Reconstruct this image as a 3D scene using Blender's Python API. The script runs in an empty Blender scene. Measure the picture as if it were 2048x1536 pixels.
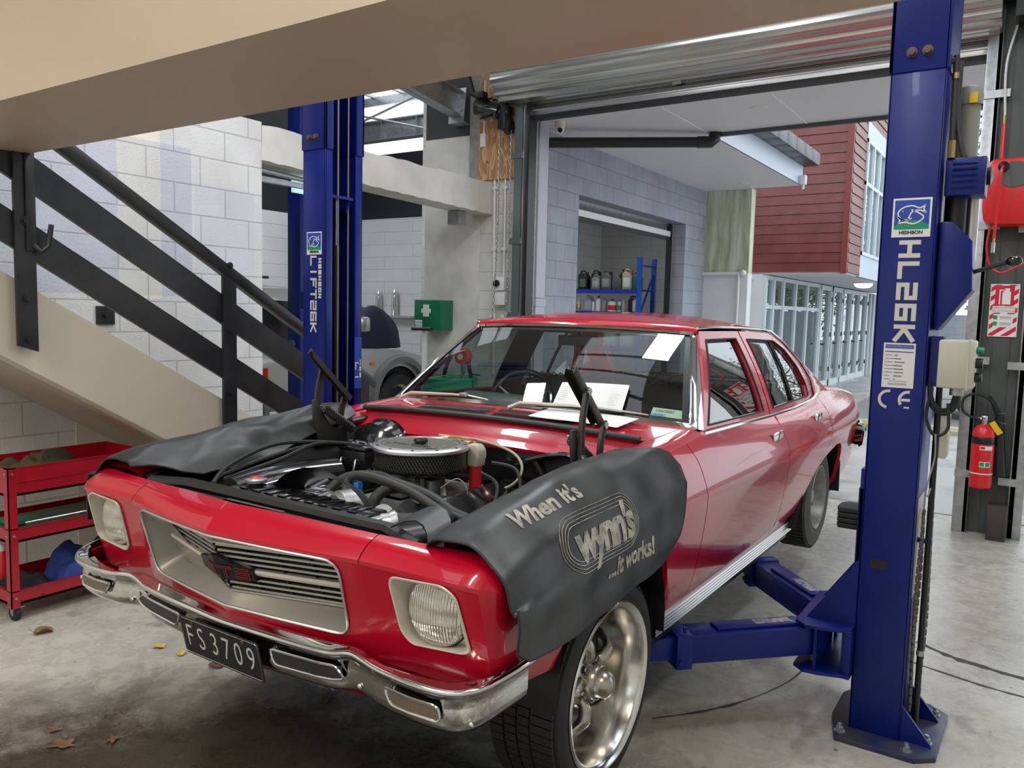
import bpy, bmesh, math, random
from mathutils import Vector, Matrix
random.seed(7)
PI = math.pi
S = bpy.context.scene
COL = S.collection
# ------------------------------------------------------------ camera
cam = bpy.data.objects.new('camera', bpy.data.cameras.new('camera'))
COL.objects.link(cam)
R_ = Vector((0.83166, 0.55475, 0.02427)); U_ = Vector((-0.07109, 0.06302, 0.99548)); F_ = Vector((-0.55071, 0.82962, -0.09185))
CAMP = Vector((1.9253, -1.3731, 1.5813))
m3 = Matrix((R_, U_, -F_)).transposed()
cam.matrix_world = Matrix.Translation(CAMP) @ m3.to_4x4()
cam.data.sensor_width = 36; cam.data.lens = 1599.54/2048*36
cam.data.clip_start = 0.05; cam.data.clip_end = 300
S.camera = cam
# ------------------------------------------------------------ view and world
S.view_settings.view_transform = 'Standard'; S.view_settings.look = 'None'
S.view_settings.exposure = 0.0; S.view_settings.gamma = 1.0
S.view_settings.use_curve_mapping = False
W = bpy.data.worlds.new('overcast_sky'); S.world = W; W.use_nodes = True
bg = W.node_tree.nodes['Background']
bg.inputs['Color'].default_value = (0.86, 0.93, 1.0, 1); bg.inputs['Strength'].default_value = 1.95
def area_light(name, loc, sx, sy, power, color, rot=(0, 0, 0)):
    d = bpy.data.lights.new(name, 'AREA'); d.shape = 'RECTANGLE'; d.size = sx; d.size_y = sy
    d.energy = power; d.color = color
    o = bpy.data.objects.new(name, d); COL.objects.link(o); o.location = loc; o.rotation_euler = rot
    return o
WARM = (1.0, 0.86, 0.68); COOL = (0.93, 0.97, 1.0)
sun = bpy.data.lights.new('daylight_sun', 'SUN'); sun.energy = 0.8; sun.angle = math.radians(60); sun.color = (1, .98, .95)
so = bpy.data.objects.new('daylight_sun', sun); COL.objects.link(so); so.rotation_euler = (math.radians(35), 0, math.radians(150))
# unseen ceiling battens added to light the workshop (fixtures are built further down)
LAMPS = [((0.9, -0.55, 4.55), 0.35, 1.7, 62, COOL), ((-0.35, 3.3, 4.6), 0.35, 1.5, 52, COOL), ((2.6, 2.2, 4.6), 0.35, 1.5, 50, COOL),
         ((3.2, -2.2, 4.6), 0.5, 1.5, 60, WARM), ((-1.2, -2.8, 3.6), 0.5, 1.5, 70, WARM), ((-2.0, 0.9, 4.6), .35, 1.5, 60, COOL)]
for i, (p, sx, sy, e, c) in enumerate(LAMPS):
    area_light('unseen_batten_light', (p[0], p[1], p[2]-.06), sx, sy, e, c)
area_light('unseen_next_bay_light', (-6.5, 5.0, 4.1), .4, 1.5, 60, COOL)  # unseen lamp lighting the next bay
area_light('unseen_store_light', (-4.4, 9.0, 3.4), .3, 1.2, 14, COOL)  # unseen lamp lighting the parts store

# ------------------------------------------------------------ helpers
OFF = {}                                     # world offset of every built object
def V(*a): return Vector(a)
def smooth_angle(me, deg=35):
    me.shade_smooth()
    bm = bmesh.new(); bm.from_mesh(me)
    lim = math.radians(deg)
    for e in bm.edges:
        if len(e.link_faces) == 2:
            if e.link_faces[0].normal.angle(e.link_faces[1].normal, 0) > lim: e.smooth = False
        else: e.smooth = False
    bm.to_mesh(me); bm.free()
def tag(o, label=None, cat=None, group=None, kind=None):
    if label: o['label'] = label
    if cat: o['category'] = cat
    if group: o['group'] = group
    if kind: o['kind'] = kind
    return o
class MB:
    """collects shapes, builds one mesh object"""
    def __init__(s): s.bm = bmesh.new()
    def _add(s, verts, faces):
        vs = [s.bm.verts.new(v) for v in verts]
        for f in faces:
            try: s.bm.faces.new([vs[i] for i in f])
            except ValueError: pass
        return vs
    def box(s, a, b, M=None, bev=0):
        x0, y0, z0 = a; x1, y1, z1 = b
        x0, x1 = sorted((x0, x1)); y0, y1 = sorted((y0, y1)); z0, z1 = sorted((z0, z1))
        P = [V(x, y, z) for z in (z0, z1) for y in (y0, y1) for x in (x0, x1)]
        if M: P = [M @ p for p in P]
        vs = s._add(P, [(0, 2, 3, 1), (4, 5, 7, 6), (0, 1, 5, 4), (2, 6, 7, 3), (0, 4, 6, 2), (1, 3, 7, 5)])
        if bev:
            es = list({e for v in vs for e in v.link_edges})
            bmesh.ops.bevel(s.bm, geom=es, offset=bev, segments=2, affect='EDGES', profile=.5)
        return s
    def prism(s, poly, lo, hi, axis=1, M=None, bev=0):
        """poly: 2D points in the plane normal to axis (axis 0: (y,z), 1: (x,z), 2: (x,y))"""
        def mk(p, t):
            q = {0: (t, p[0], p[1]), 1: (p[0], t, p[1]), 2: (p[0], p[1], t)}[axis]
            q = V(*q); return M @ q if M else q
        n = len(poly)
        vs = s._add([mk(p, lo) for p in poly]+[mk(p, hi) for p in poly],
               [tuple(range(n)), tuple(range(2*n-1, n-1, -1))]+[(i, i+n, (i+1) % n+n, (i+1) % n) for i in range(n)])
        if bev:
            es = [e for v in vs for e in v.link_edges]; es = list(set(es))
            bmesh.ops.bevel(s.bm, geom=es, offset=bev, segments=2, affect='EDGES', profile=.5)
        return s
    def cyl(s, a, b, r, r2=None, n=16, cap=True):
        a = V(*a); b = V(*b); r2 = r if r2 is None else r2
        d = (b-a).normalized(); u = d.orthogonal().normalized(); w = d.cross(u)
        A = [a+(u*math.cos(2*PI*i/n)+w*math.sin(2*PI*i/n))*r for i in range(n)]
        B = [b+(u*math.cos(2*PI*i/n)+w*math.sin(2*PI*i/n))*r2 for i in range(n)]
        f = [(i, (i+1) % n, (i+1) % n+n, i+n) for i in range(n)]
        if cap: f += [tuple(range(n-1, -1, -1)), tuple(range(n, 2*n))]
        s._add(A+B, f); return s
    def tube(s, pts, r, n=8, closed=False, cap=True, flat=None):
        P = [V(*p) for p in pts]; m = len(P); rows = []
        up = None
        for i, p in enumerate(P):
            if closed: d = P[(i+1) % m]-P[i-1]
            else: d = P[min(i+1, m-1)]-P[max(i-1, 0)]
            d.normalize()
            if up is None: up = d.orthogonal().normalized()
            up = (up-d*up.dot(d)); up = up.normalized() if up.length > 1e-6 else d.orthogonal().normalized()
            w = d.cross(up); rr = r[i] if isinstance(r, (list, tuple)) else r
            rows.append([p+(up*math.cos(2*PI*k/n)+w*math.sin(2*PI*k/n))*rr for k in range(n)])
        vs = [q for row in rows for q in row]; f = []
        for i in range(m if closed else m-1):
            j = (i+1) % m
            f += [(i*n+k, i*n+(k+1) % n, j*n+(k+1) % n, j*n+k) for k in range(n)]
        if not closed and cap: f += [tuple(range(n-1, -1, -1)), tuple(range((m-1)*n, m*n))]
        s._add(vs, f); return s
    def ring(s, c, axis, prof, n=32, a0=0, a1=2*PI, close=False):
        """lathe: prof = [(r, h)...] about axis through c"""
        c = V(*c); d = V(*axis).normalized(); u = d.orthogonal().normalized()
        if abs(d.z) < .5: u = (V(0, 0, 1)-d*d.z).normalized()
        w = d.cross(u); full = abs(a1-a0-2*PI) < 1e-6; m = n if full else n+1
        vs = []; k = len(prof)
        for i in range(m):
            t = a0+(a1-a0)*i/n; e = u*math.cos(t)+w*math.sin(t)
            vs += [c+e*r+d*h for r, h in prof]
        f = []
        for i in range(n):
            j = (i+1) % m
            for q in range(k-1 if not close else k):
                q2 = (q+1) % k
                f.append((i*k+q, j*k+q, j*k+q2, i*k+q2))
        v = s._add(vs, f)
        bmesh.ops.remove_doubles(s.bm, verts=v, dist=1e-6); return s
    def ball(s, c, r, n=12, sc=(1, 1, 1)):
        M = Matrix.Translation(c) @ Matrix.Diagonal((*[q*r for q in sc], 1))
        bmesh.ops.create_uvsphere(s.bm, u_segments=n*2, v_segments=n, radius=1, matrix=M); return s
    def grid(s, rows, closed=False):
        n = len(rows[0]); m = len(rows)
        f = []
        for i in range(m-1):
            for k in range(n if closed else n-1):
                f.append((i*n+k, i*n+(k+1) % n, (i+1)*n+(k+1) % n, (i+1)*n+k))
        s._add([V(*q) for r in rows for q in r], f); return s
    def poly(s, pts): s._add([V(*p) for p in pts], [tuple(range(len(pts)))]); return s
    def build(s, name, mat, parent=None, smooth=35, at=None, mods=None):
        bmesh.ops.recalc_face_normals(s.bm, faces=s.bm.faces)
        off = OFF[parent.name] if parent else (V(*at) if at else V(0, 0, 0))
        for v in s.bm.verts: v.co -= off
        me = bpy.data.meshes.new(name); s.bm.to_mesh(me); s.bm.free()
        if smooth: smooth_angle(me, smooth)
        for mt in (mat if isinstance(mat, (list, tuple)) else [mat]): me.materials.append(mt)
        o = bpy.data.objects.new(name, me); COL.objects.link(o)
        if parent: o.parent = parent
        else: o.location = off
        OFF[o.name] = off.copy()
        for k in (mods or []):
            md = o.modifiers.new(k[0].lower(), k[0])
            for a, b in k[1].items(): setattr(md, a, b)
        return o
def thing(name, label, cat, loc, group=None):
    o = bpy.data.objects.new(name, None); COL.objects.link(o); o.location = loc; o.empty_display_size = .1
    OFF[o.name] = V(*loc)
    return tag(o, label, cat, group)
def one(mb, name, mat, label, cat, group=None, at=None, smooth=35, kind=None, mods=None):
    return tag(mb.build(name, mat, None, smooth, at, mods), label, cat, group, kind)
def struct(mb, name, mat, smooth=35, mods=None):
    o = mb.build(name, mat, None, smooth, None, mods); o['kind'] = 'structure'; return o
def copy_tree(o, dloc=(0, 0, 0), parent=None, label=None, group=None):
    c = o.copy(); COL.objects.link(c); c.parent = parent; OFF[c.name] = OFF[o.name]+V(*dloc)
    if parent is None: c.location = o.location+V(*dloc)
    if label: c['label'] = label
    if group: c['group'] = group
    for ch in list(o.children): copy_tree(ch, dloc, c)
    return c
def text(body, size, M, mat, name, parent, depth=.0006, bold=0, shear=0, mapf=None, sub=0, align='CENTER', spacing=1):
    """lettering: flat letters placed by matrix M (x right, y up, z out)"""
    c = bpy.data.curves.new(name, 'FONT'); c.body = body; c.size = size; c.align_x = align; c.align_y = 'CENTER'
    c.extrude = 0 if mapf else depth; c.offset = bold; c.shear = shear; c.space_character = spacing; c.resolution_u = 4
    t = bpy.data.objects.new(name, c); COL.objects.link(t)
    dg = bpy.context.evaluated_depsgraph_get(); dg.update()
    me = bpy.data.meshes.new_from_object(t.evaluated_get(dg))
    bpy.data.objects.remove(t); bpy.data.curves.remove(c)
    bm = bmesh.new(); bm.from_mesh(me)
    if sub:
        bmesh.ops.triangulate(bm, faces=bm.faces)
        for _ in range(4):
            es = [e for e in bm.edges if e.calc_length() > sub]
            if not es: break
            bmesh.ops.subdivide_edges(bm, edges=es, cuts=1); bmesh.ops.triangulate(bm, faces=bm.faces)
    off = OFF[parent.name] if parent else V(0, 0, 0)
    for v in bm.verts: v.co = (mapf(v.co) if mapf else M @ v.co)-off
    bm.to_mesh(me); bm.free(); me.materials.clear(); me.materials.append(mat); me.name = name
    o = bpy.data.objects.new(name, me); COL.objects.link(o); o.parent = parent; OFF[o.name] = off.copy()
    return o
def frame(o, x, y):
    """matrix with given x and y directions at origin o"""
    x = V(*x).normalized(); y = V(*y); y = (y-x*y.dot(x)).normalized(); z = x.cross(y)
    M = Matrix((x, y, z)).transposed().to_4x4(); M.translation = V(*o); return M
def lerp(a, b, t): return a+(b-a)*t
def interp(xs, ys, x):
    if x <= xs[0]: return ys[0]
    for i in range(len(xs)-1):
        if x <= xs[i+1]:
            t = (x-xs[i])/(xs[i+1]-xs[i]); return ys[i]+(ys[i+1]-ys[i])*t
    return ys[-1]
def sinterp(xs, ys, x):
    """smooth (monotone-ish cubic) interpolation"""
    n = len(xs)
    if x <= xs[0]: return ys[0]
    if x >= xs[-1]: return ys[-1]
    i = max(k for k in range(n-1) if xs[k] <= x)
    def sl(k):
        if k == 0: return (ys[1]-ys[0])/(xs[1]-xs[0])
        if k == n-1: return (ys[-1]-ys[-2])/(xs[-1]-xs[-2])
        a = (ys[k]-ys[k-1])/(xs[k]-xs[k-1]); b = (ys[k+1]-ys[k])/(xs[k+1]-xs[k])
        return 0 if a*b <= 0 else 2*a*b/(a+b)
    h = xs[i+1]-xs[i]; t = (x-xs[i])/h
    return (2*t**3-3*t*t+1)*ys[i]+(t**3-2*t*t+t)*h*sl(i)+(-2*t**3+3*t*t)*ys[i+1]+(t**3-t*t)*h*sl(i+1)
def catmull(P, n=6, closed=False):
    P = [V(*p) for p in P]; out = []; m = len(P)
    for i in range(m if closed else m-1):
        if closed: a, b, c, d = P[i-1], P[i], P[(i+1) % m], P[(i+2) % m]
        else: a, b, c, d = P[max(i-1, 0)], P[i], P[i+1], P[min(i+2, m-1)]
        for k in range(n):
            t = k/n
            out.append(.5*((2*b)+(c-a)*t+(2*a-5*b+4*c-d)*t*t+(3*b-a-3*c+d)*t**3))
    if not closed: out.append(P[-1])
    return out
# ------------------------------------------------------------ materials
def _new(name):
    m = bpy.data.materials.new(name); m.use_nodes = True
    return m, m.node_tree.nodes, m.node_tree.links, m.node_tree.nodes['Principled BSDF']
def _ramp(N, L, src, stops):
    r = N.new('ShaderNodeValToRGB'); L.new(src, r.inputs[0]); e = r.color_ramp.elements
    while len(e) < len(stops): e.new(.5)
    for i, (p, c) in enumerate(stops):
        e[i].position = p; e[i].color = c if len(c) == 4 else (*c, 1)
    return r.outputs[0]
def _noise(N, L, vec, scale, detail=4, rough=.55, dist=0):
    n = N.new('ShaderNodeTexNoise'); n.inputs['Scale'].default_value = scale; n.inputs['Detail'].default_value = detail
    n.inputs['Roughness'].default_value = rough; n.inputs['Distortion'].default_value = dist
    if vec: L.new(vec, n.inputs['Vector'])
    return n.outputs['Fac']
def _mix(N, L, f, a, b, mode='MIX'):
    x = N.new('ShaderNodeMix'); x.data_type = 'RGBA'; x.blend_type = mode
    for k, v in ((0, f), (6, a), (7, b)):
        if hasattr(v, 'is_output'): L.new(v, x.inputs[k])
        elif k == 0: x.inputs[0].default_value = v
        else: x.inputs[k].default_value = (*v, 1) if len(v) == 3 else v
    return x.outputs[2]
def _bump(N, L, h, p, strength=.2, dist=.002):
    b = N.new('ShaderNodeBump'); b.inputs['Strength'].default_value = strength; b.inputs['Distance'].default_value = dist
    L.new(h, b.inputs['Height']); L.new(b.outputs[0], p.inputs['Normal'])
def mat(name, c, rough=.5, metal=0, var=.0, vs=6, bump=0, bs=60, coat=0, spec=.5, c2=None, emit=0, mapax=None, dirt=None):
    m, N, L, p = _new(name)
    p.inputs['Base Color'].default_value = (*c, 1); p.inputs['Roughness'].default_value = rough
    p.inputs['Metallic'].default_value = metal; p.inputs['Coat Weight'].default_value = coat; p.inputs['Coat Roughness'].default_value = .03
    p.inputs['Specular IOR Level'].default_value = spec
    tc = N.new('ShaderNodeTexCoord')
    if var or c2:
        b = c2 or tuple(q*(1-var) for q in c)
        f = _noise(N, L, tc.outputs['Object'], vs, 5, .6)
        L.new(_ramp(N, L, f, [(.38, b), (.62, c)]), p.inputs['Base Color'])
        rr = N.new('ShaderNodeMapRange'); rr.inputs[3].default_value = max(0, rough-.07); rr.inputs[4].default_value = min(1, rough+.08)
        L.new(f, rr.inputs[0]); L.new(rr.outputs[0], p.inputs['Roughness'])
    if bump:
        _bump(N, L, _noise(N, L, tc.outputs['Object'], bs, 4), p, bump)
    if emit:
        p.inputs['Emission Color'].default_value = (*c, 1); p.inputs['Emission Strength'].default_value = emit
    return m
def mat_blocks(name, c, c2, mortar, axes='yz', bw=.4, bh=.2, off=(0, 0), rough=.6, msize=.006, patch=None, bumpd=.004, grime=.25, ms2=None):
    """painted concrete blocks, coursed in the wall's own plane"""
    m, N, L, p = _new(name)
    tc = N.new('ShaderNodeTexCoord'); sp = N.new('ShaderNodeSeparateXYZ'); L.new(tc.outputs['Object'], sp.inputs[0])
    cb = N.new('ShaderNodeCombineXYZ'); L.new(sp.outputs['XYZ'.index(axes[0].upper())], cb.inputs[0]); L.new(sp.outputs[2], cb.inputs[1])
    mp = N.new('ShaderNodeMapping'); mp.inputs['Location'].default_value = (off[0], off[1], 0); L.new(cb.outputs[0], mp.inputs[0])
    b = N.new('ShaderNodeTexBrick'); L.new(mp.outputs[0], b.inputs[0]); b.inputs['Scale'].default_value = 1
    b.inputs['Brick Width'].default_value = bw; b.inputs['Row Height'].default_value = bh; b.inputs['Mortar Size'].default_value = msize
    b.inputs['Mortar Smooth'].default_value = .4; b.inputs['Bias'].default_value = 0
    b.inputs['Color1'].default_value = (*c, 1); b.inputs['Color2'].default_value = (*c2, 1); b.inputs['Mortar'].default_value = (*mortar, 1)
    n1 = _noise(N, L, tc.outputs['Object'], 1.3, 5, .6, .5)
    col = _mix(N, L, _ramp(N, L, n1, [(.40, (0, 0, 0)), (.62, (1, 1, 1))]), _mix(N, L, grime, b.outputs[0], (.5, .48, .44), 'MULTIPLY'), b.outputs[0])
    if patch:   # repainted patches, axis aligned with soft ends
        for (a0, a1, z0, z1, pc) in patch:
            def band(src, lo, hi):
                x = N.new('ShaderNodeMath'); x.operation = 'GREATER_THAN'; L.new(src, x.inputs[0]); x.inputs[1].default_value = lo
                y = N.new('ShaderNodeMath'); y.operation = 'LESS_THAN'; L.new(src, y.inputs[0]); y.inputs[1].default_value = hi
                z = N.new('ShaderNodeMath'); z.operation = 'MULTIPLY'; L.new(x.outputs[0], z.inputs[0]); L.new(y.outputs[0], z.inputs[1]); return z.outputs[0]
            s2 = N.new('ShaderNodeSeparateXYZ'); L.new(cb.outputs[0], s2.inputs[0])
            q = N.new('ShaderNodeMath'); q.operation = 'MULTIPLY'; L.new(band(s2.outputs[0], a0, a1), q.inputs[0]); L.new(band(s2.outputs[1], z0, z1), q.inputs[1])
            col = _mix(N, L, q.outputs[0], col, _mix(N, L, 1.0, col, pc, 'MULTIPLY'))
    fl = _noise(N, L, tc.outputs['Object'], 26, 5, .7)
    chips = _ramp(N, L, fl, [(.70, (0, 0, 0)), (.74, (1, 1, 1))])
    col = _mix(N, L, chips, col, (.42, .42, .42))
    L.new(col, p.inputs['Base Color']); p.inputs['Roughness'].default_value = rough
    hm = N.new('ShaderNodeMath'); hm.operation = 'MULTIPLY_ADD'; L.new(b.outputs['Fac'], hm.inputs[0]); hm.inputs[1].default_value = -1
    L.new(_noise(N, L, tc.outputs['Object'], 60, 3), hm.inputs[2])
    _bump(N, L, hm.outputs[0], p, .5, bumpd)
    return m
M = {}
M['red'] = mat('red_car_paint', (.46, .003, .022), .25, 0, coat=.75, spec=.22)
M['red_dull'] = mat('red_inner_paint', (.42, .006, .012), .35, 0, coat=.3)
M['trolley'] = mat('red_enamel', (.43, .006, .02), .33, 0, .15, 14, coat=.3)
M['blue'] = mat('blue_enamel', (.0012, .012, .175), .40, 0, .22, 5, .03, 30, coat=.06, spec=.35)
M['blue_worn'] = mat('worn_blue_enamel', (.012, .022, .10), .38, 0, c2=(.05, .05, .055), vs=9, bump=.1)
M['chrome'] = mat('chrome_plate', (.70, .70, .69), .07, 1)
M['polished'] = mat('polished_aluminium', (.78, .77, .74), .18, 1, .1, 20)
M['dark_chrome'] = mat('dull_chrome', (.42, .42, .41), .28, 1, .2, 20)
M['alu'] = mat('brushed_aluminium', (.62, .62, .62), .34, 1)
M['galv'] = mat('galvanised_steel', (.50, .52, .53), .38, .85, .22, 18)
M['rollersteel'] = mat('zinc_roller_curtain', (.50, .51, .49), .25, .9)
M['silverpaint'] = mat('silver_grille_paint', (.30, .285, .25), .38, .35)
M['silverlight'] = mat('pale_silver_paint', (.62, .58, .50), .35, .25)
M['black'] = mat('black_paint', (.012, .012, .013), .38, 0, .3, 12, .05)
M['blackgloss'] = mat('gloss_black_paint', (.010, .010, .011), .14, 0, coat=.5)
M['rubber'] = mat('black_rubber', (.018, .018, .019), .62, 0, .3, 20, .08, 90)
M['hose'] = mat('rubber_hose', (.035, .036, .036), .48, 0, .2, 30)
M['tyre'] = mat('tyre_rubber', (.020, .020, .020), .60, 0, .3, 25, .05, 120)
M['tyre_dusty'] = mat('dusty_tyre_rubber', (.075, .072, .065), .75, 0, .35, 14, .05, 90)
M['vinyl'] = mat('black_vinyl_cover', (.030, .033, .033), .42, 0, c2=(.018, .020, .020), vs=5, bump=.25, bs=55)
M['vinyl_old'] = mat('marked_black_vinyl', (.040, .043, .043), .40, 0, c2=(.018, .020, .021), vs=7, bump=.25, bs=45)
M['print'] = mat('faded_cream_print', (.50, .46, .38), .6, 0, c2=(.20, .19, .17), vs=25)
M['rail'] = mat('charcoal_steel_paint', (.030, .032, .032), .36, .1, c2=(.018, .019, .020), vs=6, bump=.06)
M['cream'] = mat('cream_stair_paint', (.66, .60, .48), .45, 0, .05, 2)
M['beam'] = mat('beige_beam_paint', (.50, .40, .29), .42, 0, .05, 1.5)
M['white'] = mat('white_paint', (.74, .75, .76), .5, 0, .08, 3)
M['render'] = mat('white_rendered_concrete', (.70, .68, .63), .6, 0, c2=(.52, .50, .45), vs=1.6, bump=.1, bs=20)
M['soffit'] = mat('white_soffit_board', (.74, .74, .76), .45)
M['fascia'] = mat('pale_grey_fascia', (.55, .62, .72), .4)
M['coping'] = mat('dark_metal_coping', (.10, .105, .12), .35, .5)
M['jamb'] = mat('lilac_grey_steel_paint', (.46, .48, .54), .4)
M['steelgrey'] = mat('dark_green_grey_paint', (.075, .085, .080), .42, .1, .15, 5)
M['ply'] = None
M['darkpaint'] = mat('charcoal_wall_paint', (.028, .030, .033), .6)
M['blackwall'] = mat('black_wall_paint', (.006, .007, .010), .6)
M['glass'] = None
M['headglass'] = None
M['yellow'] = mat('yellow_plastic', (.75, .50, .02), .4)
M['whiteplastic'] = mat('white_plastic', (.72, .72, .70), .35)
M['beigeplastic'] = mat('beige_plastic', (.56, .54, .44), .4)
M['greyplastic'] = mat('grey_plastic', (.28, .29, .29), .4)
M['paper'] = mat('white_paper', (.78, .78, .76), .6)
M['ink'] = mat('grey_ink', (.16, .16, .18), .6)
M['blueink'] = mat('blue_ink', (.03, .06, .32), .5)
M['greenpaint'] = mat('green_enamel', (.005, .16, .075), .35, 0, .1)
M['greendrum'] = mat('bright_green_enamel', (.01, .36, .17), .3, 0, .1)
M['redplastic'] = mat('red_plastic', (.62, .018, .022), .32)
M['sign_red'] = mat('sign_red', (.62, .01, .04), .4)
M['letter'] = mat('off_white_decal', (.66, .64, .56), .5)
M['sign_green'] = mat('sign_green', (.01, .28, .13), .4)
M['sign_blue'] = mat('sign_blue', (.02, .07, .38), .4)
M['plate'] = mat('black_plate_enamel', (.014, .014, .013), .45)
M['plate_white'] = mat('plate_lettering', (.55, .55, .50), .45)
M['brass'] = mat('brass', (.60, .42, .16), .3, 1)
M['rust'] = mat('brown_bracket_steel', (.14, .09, .07), .55, .3, .4, 30)
M['cast'] = mat('cast_aluminium', (.42, .42, .40), .45, .8, .3, 25, .1)
M['cloth_navy'] = mat('navy_cloth', (.006, .009, .030), .85, 0, .4, 12, .3, 40)
M['cloth_blue'] = mat('blue_cloth', (.03, .07, .32), .85, 0, .4, 12, .3, 40)
M['cloth_olive'] = mat('olive_cloth', (.085, .080, .040), .9, 0, .3, 10, .3, 60)
M['cloth_black'] = mat('black_plaid_cloth', (.018, .018, .022), .9, 0, c2=(.008, .008, .010), vs=16, bump=.4, bs=40)
M['silvercar'] = mat('silver_car_paint', (.52, .52, .50), .25, .55, coat=.8)
M['greyclad'] = mat('grey_cladding_plastic', (.17, .175, .18), .5)
M['seat'] = mat('dark_vinyl_seat', (.045, .048, .045), .45)
M['dash'] = mat('dark_dashboard', (.05, .052, .05), .5)
M['asphalt'] = mat('asphalt', (.23, .23, .235), .8, 0, .2, 30, .2)
M['leaf_brown'] = mat('dry_brown_leaf', (.22, .11, .06), .7, 0, .3, 30)
M['leaf_yellow'] = mat('dry_yellow_leaf', (.80, .56, .16), .6, 0, .3, 30)
M['foliage'] = mat('tree_foliage', (.13, .20, .08), .7, 0, c2=(.06, .10, .045), vs=4)
M['bark'] = mat('grey_bark', (.22, .18, .14), .8, 0, .3, 8)
M['orange'] = mat('amber_lens', (.75, .16, .02), .2)
M['redlens'] = mat('red_lens', (.45, .01, .01), .2)
M['lamp'] = mat('unseen_batten_tube', (.95, .98, 1.0), .3, emit=7)  # glow of the unseen white battens
M['lampwarm'] = mat('warm_tube', (1.0, .88, .70), .3, emit=5)
M['exitpanel'] = mat('lit_exit_panel', (.55, .95, .95), .3, emit=.7)
M['outlamp'] = mat('porch_lamp_glass', (1.0, .93, .80), .3, emit=1.2)
def special():
    m, N, L, p = _new('clear_glass'); M['glass'] = m
    # thin automotive glass: reflection over tinted transparency
    out = N['Material Output']; t = N.new('ShaderNodeBsdfTransparent'); t.inputs[0].default_value = (.80, .87, .85, 1)
    g = N.new('ShaderNodeBsdfGlossy'); g.inputs['Roughness'].default_value = .0
    lw = N.new('ShaderNodeLayerWeight'); lw.inputs[0].default_value = .5
    f = N.new('ShaderNodeMath'); f.operation = 'POWER'; L.new(lw.outputs['Facing'], f.inputs[0]); f.inputs[1].default_value = 4.0
    k = N.new('ShaderNodeMath'); k.operation = 'MULTIPLY_ADD'; k.use_clamp = True; L.new(f.outputs[0], k.inputs[0]); k.inputs[1].default_value = .85; k.inputs[2].default_value = .07
    x = N.new('ShaderNodeMixShader'); L.new(k.outputs[0], x.inputs[0]); L.new(t.outputs[0], x.inputs[1]); L.new(g.outputs[0], x.inputs[2]); L.new(x.outputs[0], out.inputs[0])
    m2 = m.copy(); m2.name = 'dark_tinted_glass'; M['tint'] = m2
    for n in m2.node_tree.nodes:
        if n.type == 'BSDF_TRANSPARENT': n.inputs[0].default_value = (.50, .55, .54, 1)
        if n.type == 'MATH' and n.operation == 'MULTIPLY_ADD': n.inputs[2].default_value = .22
    m3_ = m.copy(); m3_.name = 'window_pane_glass'; M['pane'] = m3_
    for n in m3_.node_tree.nodes:
        if n.type == 'BSDF_TRANSPARENT': n.inputs[0].default_value = (.62, .76, .80, 1)
        if n.type == 'MATH' and n.operation == 'MULTIPLY_ADD': n.inputs[2].default_value = .18
    # ribbed head lamp lens
    m, N, L, p = _new('fluted_lamp_glass'); M['headglass'] = m
    p.inputs['Base Color'].default_value = (.80, .78, .68, 1); p.inputs['Roughness'].default_value = .12; p.inputs['Metallic'].default_value = .75
    p.inputs['Coat Weight'].default_value = 1
    tc = N.new('ShaderNodeTexCoord'); w = N.new('ShaderNodeTexWave'); w.inputs['Scale'].default_value = 38; w.bands_direction = 'X'
    w.inputs['Distortion'].default_value = .4; L.new(tc.outputs['Object'], w.inputs[0])
    w2 = N.new('ShaderNodeTexWave'); w2.bands_direction = 'Z'; w2.inputs['Scale'].default_value = 7; w2.inputs['Distortion'].default_value = 2; L.new(tc.outputs['Object'], w2.inputs[0])
    s_ = N.new('ShaderNodeMath'); s_.operation = 'ADD'; L.new(w.outputs['Fac'], s_.inputs[0]); L.new(w2.outputs['Fac'], s_.inputs[1])
    _bump(N, L, s_.outputs[0], p, .8, .006)
    # plywood
    m, N, L, p = _new('knotty_plywood'); M['ply'] = m
    tc = N.new('ShaderNodeTexCoord'); mp = N.new('ShaderNodeMapping'); mp.inputs['Scale'].default_value = (3.2, 3.2, .55); L.new(tc.outputs['Object'], mp.inputs[0])
    n1 = _noise(N, L, mp.outputs[0], 2.2, 3, .5, 1.2)
    w = N.new('ShaderNodeMath'); w.operation = 'SINE'; q = N.new('ShaderNodeMath'); q.operation = 'MULTIPLY'; q.inputs[1].default_value = 55
    L.new(n1, q.inputs[0]); L.new(q.outputs[0], w.inputs[0])
    c = _ramp(N, L, w.outputs[0], [(.0, (.36, .18, .075)), (.8, (.58, .35, .17))])
    vo = N.new('ShaderNodeTexVoronoi'); vo.inputs['Scale'].default_value = 5.5; L.new(tc.outputs['Object'], vo.inputs[0])
    c = _mix(N, L, _ramp(N, L, vo.outputs[0], [(.07, (1, 1, 1)), (.13, (0, 0, 0))]), c, (.12, .045, .02))
    L.new(c, p.inputs['Base Color']); p.inputs['Roughness'].default_value = .55
    # mossy concrete
    m, N, L, p = _new('mossy_concrete'); M['moss'] = m
    tc = N.new('ShaderNodeTexCoord'); mp = N.new('ShaderNodeMapping'); mp.inputs['Scale'].default_value = (6, 6, .7); L.new(tc.outputs['Object'], mp.inputs[0])
    n1 = _noise(N, L, mp.outputs[0], 1.2, 6, .65, .3)
    L.new(_ramp(N, L, n1, [(.36, (.66, .68, .58)), (.52, (.46, .50, .34)), (.68, (.26, .30, .17))]), p.inputs['Base Color']); p.inputs['Roughness'].default_value = .8
    # workshop concrete floor
    m, N, L, p = _new('workshop_concrete'); M['floor'] = m
    tc = N.new('ShaderNodeTexCoord'); O = tc.outputs['Object']
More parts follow.
